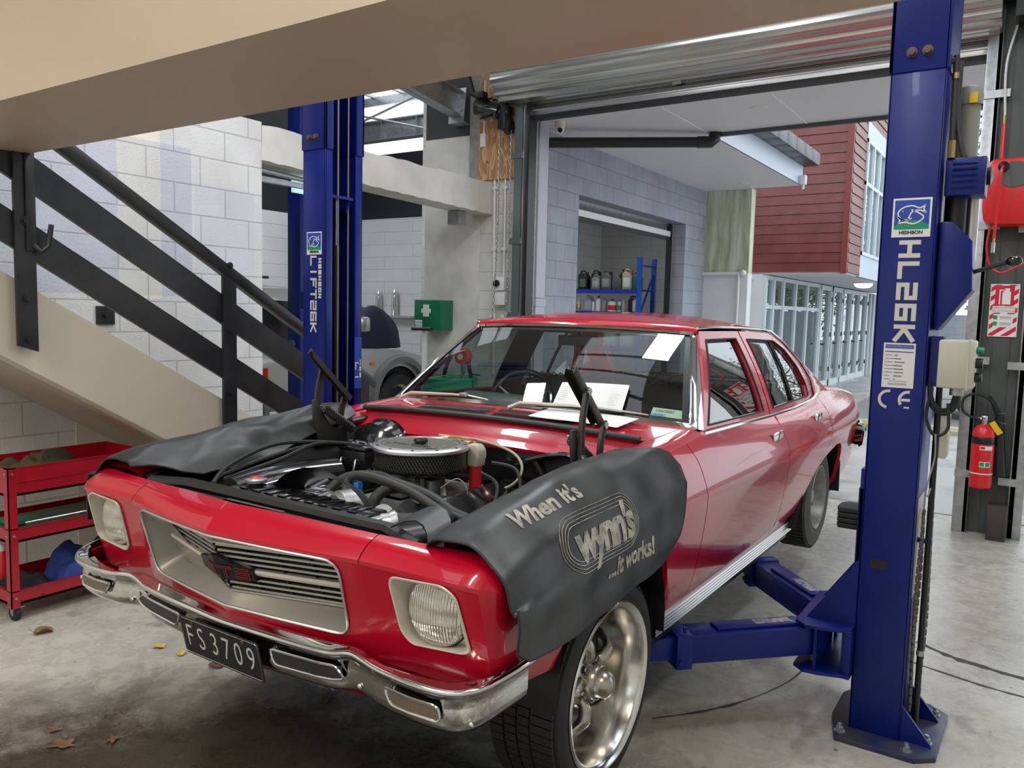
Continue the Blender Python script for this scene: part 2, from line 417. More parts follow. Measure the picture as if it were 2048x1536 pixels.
    n1 = _noise(N, L, O, 1.1, 7, .62, .4); n2 = _noise(N, L, O, 9, 8, .7, .8); n3 = _noise(N, L, O, 60, 3)
    c = _ramp(N, L, n1, [(.33, (.40, .385, .33)), (.50, (.48, .465, .41)), (.68, (.56, .545, .485))])
    c = _mix(N, L, _ramp(N, L, n2, [(.36, (.7, .7, .7)), (.60, (0, 0, 0))]), c, _mix(N, L, .35, c, (.25, .24, .21), 'MULTIPLY'))
    # swirl scratches
    sw = N.new('ShaderNodeTexNoise'); sw.inputs['Scale'].default_value = 5; sw.inputs['Detail'].default_value = 3; L.new(O, sw.inputs[0])
    sv = N.new('ShaderNodeVectorMath'); sv.operation = 'MULTIPLY_ADD'; L.new(sw.outputs['Color'], sv.inputs[0]); sv.inputs[1].default_value = (.9, .9, 0); L.new(O, sv.inputs[2])
    mg = N.new('ShaderNodeMapping'); mg.inputs['Scale'].default_value = (30, 190, 1); mg.inputs['Rotation'].default_value = (0, 0, .5); L.new(sv.outputs[0], mg.inputs[0])
    scr = _noise(N, L, mg.outputs[0], 1.0, 3, .6)
    c = _mix(N, L, _ramp(N, L, scr, [(.52, (0, 0, 0)), (.72, (.28, .28, .28))]), c, (.58, .56, .51))
    # oily stain in front of the car, widened and darkened for the dim light there (own shape: soft blob broken by noise)
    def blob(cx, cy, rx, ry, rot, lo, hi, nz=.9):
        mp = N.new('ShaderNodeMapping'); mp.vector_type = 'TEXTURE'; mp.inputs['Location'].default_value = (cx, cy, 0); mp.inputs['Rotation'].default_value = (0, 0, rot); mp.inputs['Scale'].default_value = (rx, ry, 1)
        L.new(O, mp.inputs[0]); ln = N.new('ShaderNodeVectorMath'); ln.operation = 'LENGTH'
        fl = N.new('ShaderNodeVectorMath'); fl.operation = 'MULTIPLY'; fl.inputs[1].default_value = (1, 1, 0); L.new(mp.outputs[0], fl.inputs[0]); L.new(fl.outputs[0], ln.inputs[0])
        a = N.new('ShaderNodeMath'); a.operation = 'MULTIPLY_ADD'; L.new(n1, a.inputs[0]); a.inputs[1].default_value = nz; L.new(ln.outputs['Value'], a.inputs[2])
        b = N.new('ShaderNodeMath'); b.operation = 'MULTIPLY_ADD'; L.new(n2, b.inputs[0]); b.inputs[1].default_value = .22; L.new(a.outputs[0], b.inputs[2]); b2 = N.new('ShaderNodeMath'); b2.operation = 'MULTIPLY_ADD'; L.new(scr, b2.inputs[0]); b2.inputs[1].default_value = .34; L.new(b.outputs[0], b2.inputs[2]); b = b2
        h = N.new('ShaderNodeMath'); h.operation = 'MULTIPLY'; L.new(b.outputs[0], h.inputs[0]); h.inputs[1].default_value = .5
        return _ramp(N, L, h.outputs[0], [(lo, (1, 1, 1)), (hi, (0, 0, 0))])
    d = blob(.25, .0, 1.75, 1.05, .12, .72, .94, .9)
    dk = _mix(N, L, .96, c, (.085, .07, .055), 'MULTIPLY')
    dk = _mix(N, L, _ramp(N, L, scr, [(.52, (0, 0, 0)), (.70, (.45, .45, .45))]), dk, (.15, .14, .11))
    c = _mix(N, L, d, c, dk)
    g = _noise(N, L, O, 2.6, 4, .6)
    stain = _ramp(N, L, g, [(.60, (0, 0, 0)), (.66, (.8, .8, .8))])
    c = _mix(N, L, stain, c, _mix(N, L, .7, c, (.42, .41, .40), 'MULTIPLY'))
    sp = N.new('ShaderNodeTexVoronoi'); sp.inputs['Scale'].default_value = 6; L.new(O, sp.inputs[0])
    c = _mix(N, L, _ramp(N, L, sp.outputs[0], [(.040, (.8, .8, .8)), (.055, (0, 0, 0))]), c, (.08, .075, .07))
    L.new(c, p.inputs['Base Color'])
    L.new(_ramp(N, L, n2, [(.35, (.12, .12, .12)), (.65, (.42, .42, .42))]), p.inputs['Roughness'])
    hb = N.new('ShaderNodeMath'); hb.operation = 'ADD'; L.new(n2, hb.inputs[0]); L.new(scr, hb.inputs[1]); _bump(N, L, hb.outputs[0], p, .22, .003)
    # drive concrete, damp
    m, N, L, p = _new('damp_driveway_concrete'); M['drive'] = m
    tc = N.new('ShaderNodeTexCoord'); O = tc.outputs['Object']; n1 = _noise(N, L, O, .9, 7, .65, .4)
    L.new(_ramp(N, L, n1, [(.35, (.24, .235, .225)), (.62, (.46, .45, .44))]), p.inputs['Base Color'])
    L.new(_ramp(N, L, n1, [(.4, (.18, .18, .18)), (.6, (.55, .55, .55))]), p.inputs['Roughness'])
    # floor cover logo vinyl uses same vinyl
special()
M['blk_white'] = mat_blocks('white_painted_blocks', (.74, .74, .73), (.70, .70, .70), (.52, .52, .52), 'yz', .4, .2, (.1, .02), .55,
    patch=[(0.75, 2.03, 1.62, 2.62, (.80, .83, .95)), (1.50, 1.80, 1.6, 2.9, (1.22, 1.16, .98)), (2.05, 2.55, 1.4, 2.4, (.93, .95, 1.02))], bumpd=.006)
M['blk_white_x'] = mat_blocks('white_painted_blocks_front', (.70, .69, .64), (.66, .65, .60), (.50, .49, .45), 'xz', .4, .2, (.16, .02), .55, grime=.4)
M['blk_far'] = mat_blocks('far_bay_blocks', (.60, .61, .62), (.58, .59, .60), (.42, .42, .43), 'xz', 1.2, .2, (0, 0), .55, grime=.15)
M['blk_far_y'] = mat_blocks('far_bay_blocks_side', (.60, .61, .62), (.58, .59, .60), (.42, .42, .43), 'yz', 1.2, .2, (0, 0), .55, grime=.15)
M['blk_out'] = mat_blocks('lilac_grey_blocks', (.36, .385, .45), (.33, .35, .42), (.22, .23, .27), 'yz', .4, .2, (.1, .05), .6, grime=.35)
M['blk_store'] = mat_blocks('store_blocks', (.50, .49, .47), (.48, .47, .45), (.36, .35, .34), 'yz', 1.2, .2, (0, 0), .6)
M['blk_fence'] = mat_blocks('boundary_blocks', (.40, .43, .47), (.38, .41, .45), (.28, .30, .33), 'xz', .4, .2)
M['cladding'] = mat('red_brown_weatherboard', (.20, .05, .045), .33, 0, c2=(.165, .038, .034), vs=3)
M['cladding_trim'] = mat('red_brown_trim', (.20, .042, .036), .4)
M['winframe'] = mat('pale_window_frame', (.66, .72, .75), .35)
# ============================================================ the setting
def slab(name, a, b, m, bev=0): return struct(MB().box(a, b, bev=bev), name, m)
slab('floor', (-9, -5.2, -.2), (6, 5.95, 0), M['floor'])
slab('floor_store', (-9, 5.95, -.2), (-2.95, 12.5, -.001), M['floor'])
slab('ground_driveway', (-2.95, 5.95, -.2), (14, 11.25, -.006), M['drive'])
slab('ground_footpath', (-2.95, 11.25, -.2), (-1.0, 40, .0), M['drive'])
slab('ground_street', (-1.0, 11.25, -.25), (30, 60, -.03), M['asphalt'])
# cracks and saw joints in the slab: thin dark filled grooves of their own shape
def crack(pts, w, name='trim_crack'):
    m = MB(); P = catmull(pts, 8); A = []; B = []
    for i, p in enumerate(P):
        d = (P[min(i+1, len(P)-1)]-P[max(i-1, 0)]); d.z = 0; d.normalize(); n = V(-d.y, d.x, 0)
        ww = w*(.6+random.random()*.9); A.append(p+n*ww); B.append(p-n*ww*(.4+random.random()))
    m.grid([A, B]); return struct(m, name, M['crackfill'])
M['crackfill'] = mat('dark_joint_filler', (.06, .058, .055), .8)
crack([(1.5, 2.93, .001), (1.7, 2.82, .001), (2.0, 2.76, .001), (2.5, 2.68, .001)], .018)
crack([(1.5, 2.66, .001), (1.8, 2.58, .001), (2.1, 2.54, .001), (2.6, 2.42, .001)], .007)
crack([(.75, 1.45, .001), (.95, 1.72, .001), (1.1, 2.1, .001), (1.15, 2.6, .001)], .006)
crack([(-2.9, 5.97, .0005), (-1, 5.955, .0005), (1.2, 5.97, .0005), (3, 5.96, .0005)], .014)
# left wall with its rough lintel
struct(MB().box((-3.2, -5, 0), (-3.0, 2.62, 2.92)), 'wall_left', M['blk_white'])
M['lintel'] = mat('rough_white_lintel', (.72, .70, .66), .6, 0, c2=(.60, .58, .53), vs=2.4, bump=.5, bs=12)
m = MB(); n = 40
for (x0, x1) in ((-3.28, -3.0),):
    rows = []
    for i in range(n+1):
        y = lerp(2.62, 5.6, i/n); j = random.uniform(-.006, .006)+.004*math.sin(i*.7)
        zb = lerp(2.645, 2.575, i/n)
        rows.append([(x0, y, zb), (x1, y, zb+.004*math.sin(i*2.3)), (x1+.004, y, 2.90+j), (x0, y, 2.91+j)])
    m.grid(rows, closed=True)
struct(m, 'trim_lintel', M['lintel'])
struct(MB().box((-3.26, 5.17, 2.44), (-3.12, 5.30, 2.575)), 'trim_lintel_bracket', M['galv'])
# front wall
struct(MB().box((-3.92, 5.6, 0), (-3.16, 5.85, 3.42)), 'wall_front', M['render'])
struct(MB().box((-3.92, 5.6, 3.42), (-3.30, 5.85, 4.8)), 'wall_front_upper', M['darkpaint'])
struct(MB().box((-3.30, 5.575, 2.91), (-3.16, 5.85, 4.8)), 'trim_concrete_edge', mat('bare_rough_concrete', (.33, .32, .28), .8, 0, .35, 7, .4, 25))
struct(MB().box((-3.16, 5.6, 0), (-2.62, 5.85, 4.8)), 'wall_front_blocks', M['blk_white_x'])
struct(MB().box((-2.78, 5.66, 3.54), (6, 5.85, 4.8)), 'wall_over_door', M['darkpaint'])
tag(MB().box((-3.16, 5.555, 2.93), (-2.66, 5.60, 4.6)).build('plywood_panel', M['ply']), 'knotty plywood panel fixed high on wall behind the black motor', 'panel')
slab('wall_back', (-9, -5.4, 0), (6, -5.2, 2.7), M['white'])
slab('wall_back_upper', (-9, -5.4, 4.5), (6, -5.2, 4.8), M['white'])
for i, (a, b) in enumerate(((-9, -2.6), (2.9, 6))): slab('wall_back_side', (a, -5.4, 2.7), (b, -5.2, 4.5), M['white'])
for i in range(7): slab('window_1', (-2.6+i*.9-.03, -5.36, 2.7), (-2.6+i*.9+.03, -5.24, 4.5), M['rail'])
slab('window_1_bar', (-2.6, -5.35, 3.57), (2.9, -5.25, 3.63), M['rail'])
slab('wall_right', (5.8, -5.2, 0), (6, 5.6, 4.8), M['white'])
M['ceil'] = mat('white_ceiling_sheet', (.66, .66, .66), .6)
# ceiling with translucent sheets left open to the sky between purlins
for k, (x0, x1) in enumerate(((-3.3, -1.6), (-.4, .9), (2.1, 6))): slab('ceiling', (x0, -5.2, 4.8), (x1, 5.85, 4.86), M['ceil'])
for (y0, y1) in ((-5.2, -3.2), (-.6, .6), (3.2, 5.85)):
    slab('ceiling', (-1.6, y0, 4.8), (-.4, y1, 4.86), M['ceil']); slab('ceiling', (.9, y0, 4.8), (2.1, y1, 4.86), M['ceil'])
for y in (-2.6, -2.0, -1.4, 1.1, 1.6, 2.1, 2.6):
    slab('ceiling_purlin', (-1.6, y-.03, 4.7), (2.1, y+.03, 4.8), M['galv'])
# neighbouring bay
slab('wall_next_bay_side', (-8.2, -5.2, 0), (-8, 8.7, 3.0), M['blk_far_y'])
slab('wall_next_bay_side_upper', (-8.2, -5.2, 3.0), (-8, 8.7, 5.2), M['blackwall'])
slab('wall_next_bay_end', (-8.0, 8.5, 0), (-5.4, 8.7, 3.02), M['blk_far'])
slab('wall_next_bay_end_upper', (-8.0, 8.5, 3.02), (-5.4, 8.7, 4.05), M['blackwall'])
slab('wall_partition', (-5.4, 7.3, 0), (-5.2, 12.3, 5.2), M['blk_store'])
slab('wall_partition_return', (-5.2, 7.3, 0), (-3.0, 7.4, 5.2), M['white'])
slab('ceiling_next_bay', (-8.2, -5.2, 5.0), (-3.1, 3.6, 5.06), M['ceil'])
for i in range(9): slab('ceiling_roof_sheet', (-8.2+i*.62, 3.6, 5.0+.0*i), (-8.2+i*.62+.05, 8.9, 5.05), M['ceil'])
for i, y in enumerate((4.2, 5.2, 6.3, 7.5, 8.55)): slab('ceiling_purlin', (-8.2, y, 4.86), (-3.2, y+.07, 5.0), M['galv'])
# steel roof frame of the neighbouring bay
m = MB(); m.box((-8.1, 7.9, 4.12), (-5.3, 7.94, 4.40)); m.box((-8.1, 7.84, 4.39), (-5.3, 8.0, 4.41)); m.box((-8.1, 7.84, 4.11), (-5.3, 8.0, 4.13))
for x in (-7.4, -6.7, -6.0): m.box((x, 7.84, 4.13), (x+.012, 7.9, 4.39))
m.cyl((-7.9, 7.7, 4.15), (-5.5, 7.7, 4.72), .018); m.cyl((-7.9, 7.7, 4.7), (-5.5, 7.7, 4.1), .018); m.cyl((-7.9, 8.2, 3.75), (-5.5, 8.2, 3.68), .014)
one(m, 'roof_truss', M['galv'], 'grey steel roof beam with diagonal rods in the neighbouring bay', 'roof beam')
m = MB(); RBm = Matrix.Translation((-3.42, 5.5, 3.60)) @ Matrix.Rotation(math.radians(-7), 4, 'X')
m.box((-.006, -2.4, .0), (.006, 0, .26), RBm); m.box((-.07, -2.4, 0), (.07, 0, .012), RBm); m.box((-.07, -2.4, .25), (.07, 0, .262), RBm); m.box((-.10, -.012, -.05), (.10, .0, .30), RBm); m.box((-.09, -.02, -.07), (.10, .1, -.05), RBm)
for x in (-.06, .06):
    for z in (.06, .20): m.cyl(RBm @ V(x, -.012, z), RBm @ V(x, -.03, z), .014, n=6)
one(m, 'steel_beam', M['galv'], 'galvanised steel beam end bolted to wall beside the plywood panel', 'beam')
# foreground beige beam
one(MB().box((-3.0, -.02, 2.25), (4.5, .53, 2.85)), 'overhead_beam', M['beam'], 'large beige painted beam crossing overhead in the foreground', 'beam')
# ------------------------------------------------------------ outside
struct(MB().box((-2.95, 6.05, 0), (-2.75, 7.0, 3.56)).box((-2.95, 10.35, 0), (-2.75, 11.2, 3.56)).box((-2.95, 7.0, 2.95), (-2.75, 10.35, 3.56)), 'wall_outside', M['blk_out'])
one(MB().box((-2.76, 5.86, 1.72), (-2.60, 6.04, 3.56)).box((-2.775, 5.86, 0), (-2.60, 6.04, 1.66)).box((-2.79, 5.85, 1.63), (-2.59, 6.05, 1.71)), 'steel_post', M['jamb'], 'lilac grey steel door post with a joint collar', 'post')
struct(MB().box((-3.0, 11.2, 2.25), (-2.03, 11.4, 3.56)), 'wall_mossy', M['moss'])
struct(MB().box((-3.0, 11.2, 0), (-2.03, 11.4, 2.25)), 'wall_mossy_lower', M['white'])
m = MB(); m.cyl((-2.76, 11.16, 2.24), (-2.10, 11.16, 2.24), .028); m.cyl((-2.16, 11.15, 0), (-2.16, 11.15, 2.24), .022)
m.ball((-2.09, 11.15, 2.25), .05, 8)
one(m, 'water_pipe', M['whiteplastic'], 'white water pipe running along and down the mossy wall', 'pipe')
struct(MB().box((-2.75, 5.85, 3.54), (5.5, 7.2, 3.58)).box((-2.75, 7.2, 3.54), (-1.27, 11.15, 3.58)), 'ceiling_soffit', M['soffit'])
m = MB()
for x in (-1.27, -.24, .8, 1.9): m.box((x-.006, 5.9, 3.534), (x+.006, 7.18, 3.541))
struct(m, 'trim_soffit_joint', mat('bright_joint', (.85, .85, .87), .5))
struct(MB().box((-1.28, 7.2, 3.54), (-1.26, 11.15, 3.84)).box((-2.75, 11.13, 3.54), (-1.26, 11.15, 3.84)), 'trim_fascia', M['fascia'])
struct(MB().box((-1.27, 7.18, 3.50), (5.5, 7.22, 3.84)), 'trim_canopy_edge', M['coping'])
m = MB()
for i in range(9): m.box((-1.40, 7.25+i*.44, 3.82), (-1.04, 7.25+i*.44+.432, 4.0), bev=.006)
struct(m, 'trim_coping', M['coping'])
struct(MB().box((-2.95, 5.85, 3.60), (5.5, 7.2, 3.85)).box((-2.95, 7.2, 3.60), (-1.3, 11.1, 3.85)), 'ceiling_soffit_roof', M['coping'])
for k, (x, y) in enumerate(((-.48, 6.34), (-2.0, 8.63), (-2.03, 6.93), (-1.98, 10.6))):
    one(MB().ring((x, y, 3.54), (0, 0, -1), [(.085, 0), (.08, .006), (.06, .008), (.0001, .004)], 24), 'downlight', M['whiteplastic'],
        ['flush white downlight in canopy soffit nearest the roller door', 'flush white downlight in soffit above the store doorway middle', 'flush white downlight in soffit behind the black drainpipe', 'flush white downlight in soffit at far end near mossy wall'][k], 'downlight', 'soffit downlights')
t = thing('drain_pipe', 'black round drainpipe slung beneath the white soffit', 'pipe', (-2.7, 6.2, 3.4))
m = MB(); m.tube([(-2.73, 6.12, 3.385), (-1.32, 7.05, 3.43)], .055, 16); m.build('pipe', M['black'], t)
m = MB(); m.tube([(-1.34, 7.04, 3.43), (-1.22, 7.12, 3.435), (-1.19, 7.15, 3.47), (-1.19, 7.16, 3.54)], .062, 16); m.build('elbow', M['black'], t)
t = thing('security_camera', 'white dome security camera under the soffit near roller door', 'camera', (-2.42, 5.95, 3.54))
MB().ring((-2.42, 5.95, 3.54), (0, 0, -1), [(.0001, 0), (.055, 0), (.06, .05), (.045, .065), (.0001, .065)], 24).build('base', M['whiteplastic'], t)
MB().ball((-2.42, 5.95, 3.465), .05, 12).build('dome', M['whiteplastic'], t)
MB().cyl((-2.40, 5.915, 3.45), (-2.375, 5.885, 3.435), .026, .024).build('lens', M['blackgloss'], t)
one(MB().box((-1.24, 10.9, 3.52), (-1.16, 11.0, 3.66), bev=.01).cyl((-1.2, 10.95, 3.46), (-1.2, 10.95, 3.53), .02), 'sensor_light', M['whiteplastic'], 'small white sensor box at the end of the soffit fascia', 'sensor')
# red weatherboard building
def boards(m, p0, p1, z0, z1, pitch, t=.02):
    """lapped boards on a vertical face from p0 to p1 (xy); normal to the right of p0->p1"""
    d = V(p1[0]-p0[0], p1[1]-p0[1], 0).normalized(); n = V(d.y, -d.x, 0); z = z0
    while z < z1-1e-4:
        zt = min(z+pitch, z1); a = V(*p0, 0); b = V(*p1, 0)
        q = [a+n*t+V(0, 0, z), b+n*t+V(0, 0, z), b+n*.006+V(0, 0, zt-.008), a+n*.006+V(0, 0, zt-.008), a-n*.02+V(0, 0, zt-.008), b-n*.02+V(0, 0, zt-.008), a-n*.02+V(0, 0, z), b-n*.02+V(0, 0, z)]
        m._add(q, [(0, 1, 2, 3), (3, 2, 5, 4), (0, 1, 7, 6)]); z += pitch
RB = thing('red_building', 'two storey building clad in red brown weatherboards across the drive', 'building', (-2, 13, 0))
struct_in = RB
m = MB(); boards(m, (-2.7, 13), (-1.0, 13), 2.36, 7.0, .165); m.build('weatherboards', M['cladding'], RB, smooth=0)
m = MB(); boards(m, (-.94, 13.03), (-.94, 14.05), 2.36, 7.0, .165); boards(m, (-.94, 14.05), (-.94, 20), 5.05, 7.0, .165); m.build('weatherboards', M['cladding'], RB, smooth=0)
MB().box((-1.03, 12.955, 2.33), (-.93, 13.04, 7)).build('corner_board', M['cladding_trim'], RB)
MB().box((-2.7, 13.02, 2.33), (-.97, 24.5, 2.37)).box((-2.7, 13.05, 2.37), (-.98, 24.5, 7)).build('wall', M['white'], RB)
MB().box((-.99, 14.05, 2.33), (-.925, 24.4, 2.72)).box((-.99, 14.05, 4.75), (-.92, 24.4, 5.05)).build('spandrel_panel', M['fascia'], RB)
m = MB()
for i in range(12):
    y = 14.07+i*.62; m.box((-.96, y, 2.72), (-.90, y+.07, 4.75))
for z in (2.72, 3.95, 4.69): m.box((-.96, 14.07, z), (-.905, 21.0, z+.06))
wf = m.build('window_frame', M['winframe'], RB)
MB().box((-.955, 14.07, 2.72), (-.945, 21.0, 4.75)).build('pane', M['pane'], wf)
# glazed ground floor
m = MB(); m.box((-2.7, 13.0, 0), (-2.33, 13.06, 2.33)); m.build('white_panel', M['white'], RB)
m = MB()
ys = [13.06, 13.55, 14.2, 15.1, 16.05, 17.1]
for y in ys: m.box((-2.36, y-.05, 0), (-2.26, y+.05, 2.3))
for z in (.0, 1.72, 2.24): m.box((-2.35, 13.06, z), (-2.27, 17.1, z+.07))
sf = m.build('shopfront_frame', M['winframe'], RB)
MB().box((-2.315, 13.06, .05), (-2.305, 24, 2.3)).build('pane', M['pane'], sf)
for k, y in enumerate((17.15, 18.35, 19.5, 20.55, 21.6)):
    m = MB(); m.box((-2.36, y, 0), (-2.24, y+.09, 2.3)); m.box((-2.36, y+.95, 0), (-2.24, y+1.04, 2.3)); m.box((-2.35, y, 2.2), (-2.25, y+1.04, 2.3)); m.box((-2.35, y, 0), (-2.25, y+1.04, .14))
    d = m.build('glass_door', M['winframe'], RB)
    MB().box((-2.24, y+.12, .98), (-2.17, y+.15, 1.01)).box((-2.18, y+.12, .98), (-2.17, y+.24, 1.01)).build('handle', M['black'], d)
    for z in (.4, 1.2, 2.0): MB().cyl((-2.23, y+1.0, z-.05), (-2.23, y+1.0, z+.05), .018, n=8).build('hinge', M['black'], d)
m = MB()
for y in (22.8, 23.3, 23.8, 24.2): m.box((-2.36, y-.05, 0), (-2.26, y+.05, 2.3))
m.build('mullion', M['winframe'], RB)
MB().box((-2.30, 19.72, 1.50), (-2.295, 19.95, 1.66)).build('notice', mat('sky_blue_notice', (.02, .35, .80), .5), RB)
MB().box((-2.6, 13.4, 0.02), (-2.5, 24, 2.3)).build('interior', mat('pale_shop_interior', (.30, .34, .33), .7), RB)
m = MB(); m.tube([(-2.62, 12.95, 2.1), (-2.62, 12.95, 0)], .035, 12); m.tube([(-2.62, 12.95, 2.1), (-2.60, 12.96, 2.2), (-2.5, 12.98, 2.26)], .035, 12)
m.build('downpipe', M['white'], RB)
t = thing('porch_light', 'round white glass light under the red building overhang', 'lamp', (-1.25, 16.3, 2.33))
MB().ring((-1.25, 16.3, 2.33), (0, 0, -1), [(.0001, 0), (.2, 0), (.2, .03), (.19, .035)], 24).build('base', M['white'], t)
MB().ring((-1.25, 16.3, 2.30), (0, 0, -1), [(.185, 0), (.17, .05), (.11, .09), (.0001, .10)], 24).build('lamp_shade', M['outlamp'], t)
# kerb, boundary wall, parked white car, trees
struct(MB().prism([(11.2, -.1), (11.2, .05), (11.24, .10), (11.36, .10), (11.40, .05), (11.40, -.1)], -1.0, 9, 0), 'trim_kerb', mat('worn_yellow_kerb', (.66, .46, .10), .7, 0, c2=(.42, .40, .34), vs=7))
slab('wall_boundary', (-.6, 24, 0), (8, 24.25, 1.75), M['blk_fence'])
# roller door of the store
t = thing('store_roller_door', 'raised white roller door at the top of the store doorway', 'roller door', (-2.95, 7.0, 2.7))
MB().box((-2.99, 7.0, 2.76), (-2.965, 10.30, 2.84)).build('bottom_rail', M['whiteplastic'], t)
MB().cyl((-3.12, 7.0, 3.0), (-3.12, 10.30, 3.0), .13, n=20).build('curtain_roll', M['galv'], t)
MB().box((-2.985, 7.0, 2.70), (-2.97, 10.30, 2.765)).build('rubber_seal', M['rubber'], t)
m = MB(); m.box((-3.03, 10.28, 0), (-2.96, 10.34, 3.0)); m.build('guide_rail', M['black'], t)
slab('wall_store_far', (-5.4, 12.3, 0), (-2.75, 12.5, 3.6), mat_blocks('store_blocks_x', (.50, .49, .47), (.48, .47, .45), (.36, .35, .34), 'xz', 1.2, .2, (0, 0), .6))
slab('ceiling_store', (-5.2, 7.4, 3.6), (-2.95, 12.5, 3.66), M['ceil'])

# ------------------------------------------------------------ roller door of the workshop
t = thing('roller_door', 'rolled up zinc roller door above the wide doorway', 'roller door', (-2.75, 5.4, 3.5))
m = MB(); rows = []; n = 110
prof = []
for i in range(n):
    a = 2*PI*i/n; r = .245+.010*math.sin(a*13)+.004*math.sin(a*39)
    prof.append((r*math.cos(a), r*math.sin(a)))
m.grid([[(x, 5.37+p[0], 3.87+p[1]) for p in prof] for x in (-2.74, 1.52)], closed=True)
m.poly([(-2.74, 5.37+p[0], 3.87+p[1]) for p in prof]); m.poly([(1.52, 5.37+p[0], 3.87+p[1]) for p in prof])
m.build('curtain_roll', M['rollersteel'], t, smooth=50)
m = MB(); n = 50; pr_ = []
for i in range(n+1):
    z = lerp(3.92, 3.60, i/n); pr_.append((5.585+.012*math.sin(i*.62), z))
m.grid([[(x, p[0], p[1]) for p in pr_] for x in (-2.60, 1.50)]); m.build('curtain', M['rollersteel'], t, smooth=60, mods=[('SOLIDIFY', dict(thickness=.003))])
MB().box((-2.56, 5.55, 3.525), (1.50, 5.60, 3.61), bev=.004).box((-2.56, 5.535, 3.565), (1.50, 5.55, 3.575)).build('bottom_rail', M['alu'], t)
MB().box((-2.56, 5.555, 3.49), (1.50, 5.59, 3.526)).build('rubber_seal', M['rubber'], t)
MB().box((-1.02, 5.545, 3.63), (-.94, 5.560, 3.70)).build('door_label', M['paper'], t)
m = MB(); m.prism([(-2.65, 0), (-2.65, 3.62), (-2.72, 3.70), (-2.72, 3.78), (-2.655, 3.78), (-2.60, 3.70), (-2.56, 3.70), (-2.56, 0)], 5.46, 5.60, 1)
for z in (1.5, 2.25, 3.1): m.box((-2.68, 5.45, z), (-2.55, 5.56, z+.06))
g = m.build('guide_rail', M['steelgrey'] if False else mat('blue_grey_guide_rail', (.16, .20, .20), .35, .5), t)
MB().box((-2.552, 5.47, 0), (-2.54, 5.50, 3.62)).build('rail_lip', M['alu'], t)
struct(MB().box((-2.56, 5.50, 0), (-2.50, 5.64, 3.58)), 'trim_door_timber', M['black'])
for k, (x0, x1) in enumerate(((1.43, 1.525), (1.78, 1.875))):
    m = MB(); m.box((x0, 5.44, .0), (x1, 5.56, 3.72), bev=.004)
    for z in (.42, 1.27, 2.25, 3.18):
        if k == 0: m.box((x0-.004, 5.43, z), (x1+.07, 5.455, z+.055))
        else: m.box((x0-.07, 5.43, z-.03), (x1+.004, 5.455, z+.025))
    tag(m.build('door_guide_rail', M['galv']), ['grey steel door guide rail left of the fire extinguisher', 'grey steel door guide rail right of the fire extinguisher'][k], 'guide rail', 'door guide rails on the dark column')
    OFF['x'] = V(0, 0, 0)
    for z in (.42, 1.27, 2.25, 3.18):
        pass
m = MB(); m.box((1.50, 5.50, 0), (1.82, 5.62, 4.8)).box((1.50, 5.44, 0), (1.53, 5.76, 4.8)).box((1.79, 5.44, 0), (1.82, 5.76, 4.8)); m.box((1.60, 5.492, 0), (1.604, 5.50, 4.8)).box((1.71, 5.492, 0), (1.714, 5.50, 4.8))
struct(m, 'wall_door_column', M['steelgrey'])
one(MB().box((1.60, 5.2, 3.66), (1.86, 5.44, 4.1)).cyl((1.52, 5.37, 3.87), (1.62, 5.37, 3.87), .05), 'door_bearing_plate', M['black'], 'black bearing bracket at the right end of the roller door', 'bracket')
# motor, chains, isolator
t = thing('door_motor', 'black roller door motor mounted high on the plywood panel', 'motor', (-2.85, 5.4, 3.6))
m = MB(); m.cyl((-3.0, 5.30, 3.62), (-2.80, 5.38, 3.56), .085, .085, 20)
for i in range(10):
    a = i*PI/5; m.box((-.1, .075, -.004), (.1, .098, .004), Matrix.Translation((-2.90, 5.34, 3.59)) @ Matrix.Rotation(math.radians(-15), 4, 'Z') @ Matrix.Rotation(a, 4, 'X'))
m.build('motor_body', M['blackgloss'], t)
MB().ring((-3.005, 5.298, 3.622), (-.85, -.45, .2), [(.088, -.02), (.09, .01), (.06, .03), (.0001, .032)], 24).build('fan_cover', M['black'], t)
MB().box((-2.99, 5.24, 3.68), (-2.90, 5.34, 3.75), bev=.01).build('terminal_box', M['black'], t)
MB().box((-3.03, 5.26, 3.58), (-3.025, 5.30, 3.62)).build('yellow_label', M['yellow'], t)
m = MB(); m.cyl((-2.79, 5.39, 3.55), (-2.70, 5.42, 3.55), .06, .06, 16); m.box((-2.79, 5.34, 3.38), (-2.70, 5.50, 3.62), bev=.012); m.cyl((-2.74, 5.44, 3.42), (-2.69, 5.44, 3.42), .08, .08, 20)
m.build('gearbox', M['black'], t)
MB().box((-2.82, 5.36, 3.52), (-2.78, 5.54, 3.70)).build('bracket', M['galv'], t)
MB().tube([(-3.02, 5.42, 3.72), (-3.18, 5.45, 3.80), (-3.30, 5.48, 4.1)], .03, 10).build('conduit', M['rubber'], t)
def chain(name, pts, pitch, r, w, mt, label, cat, group=None):
    """real links along a path: alternate links turned a quarter"""
    L = [0]; P = [V(*p) for p in pts]
    for a, b in zip(P, P[1:]): L.append(L[-1]+(b-a).length)
    m = MB(); k = 0; s = 0
    while s < L[-1]:
        i = max(j for j in range(len(L)-1) if L[j] <= s); q = P[i].lerp(P[i+1], (s-L[i])/(L[i+1]-L[i])); d = (P[i+1]-P[i]).normalized()
        u = V(1, 0, 0) if k % 2 else V(.35, -.94, 0); u = (u-d*u.dot(d)).normalized(); h = pitch*.62
        loop = [q+d*(h*math.sin(a)+ (h*.35 if math.sin(a) > 0 else -h*.35))*.8+u*w*math.cos(a) for a in [PI*2*j/10 for j in range(10)]]
        m.tube(loop, r, 5, closed=True); s += pitch; k += 1
    return one(m, name, mt, label, cat, group, at=pts[0])
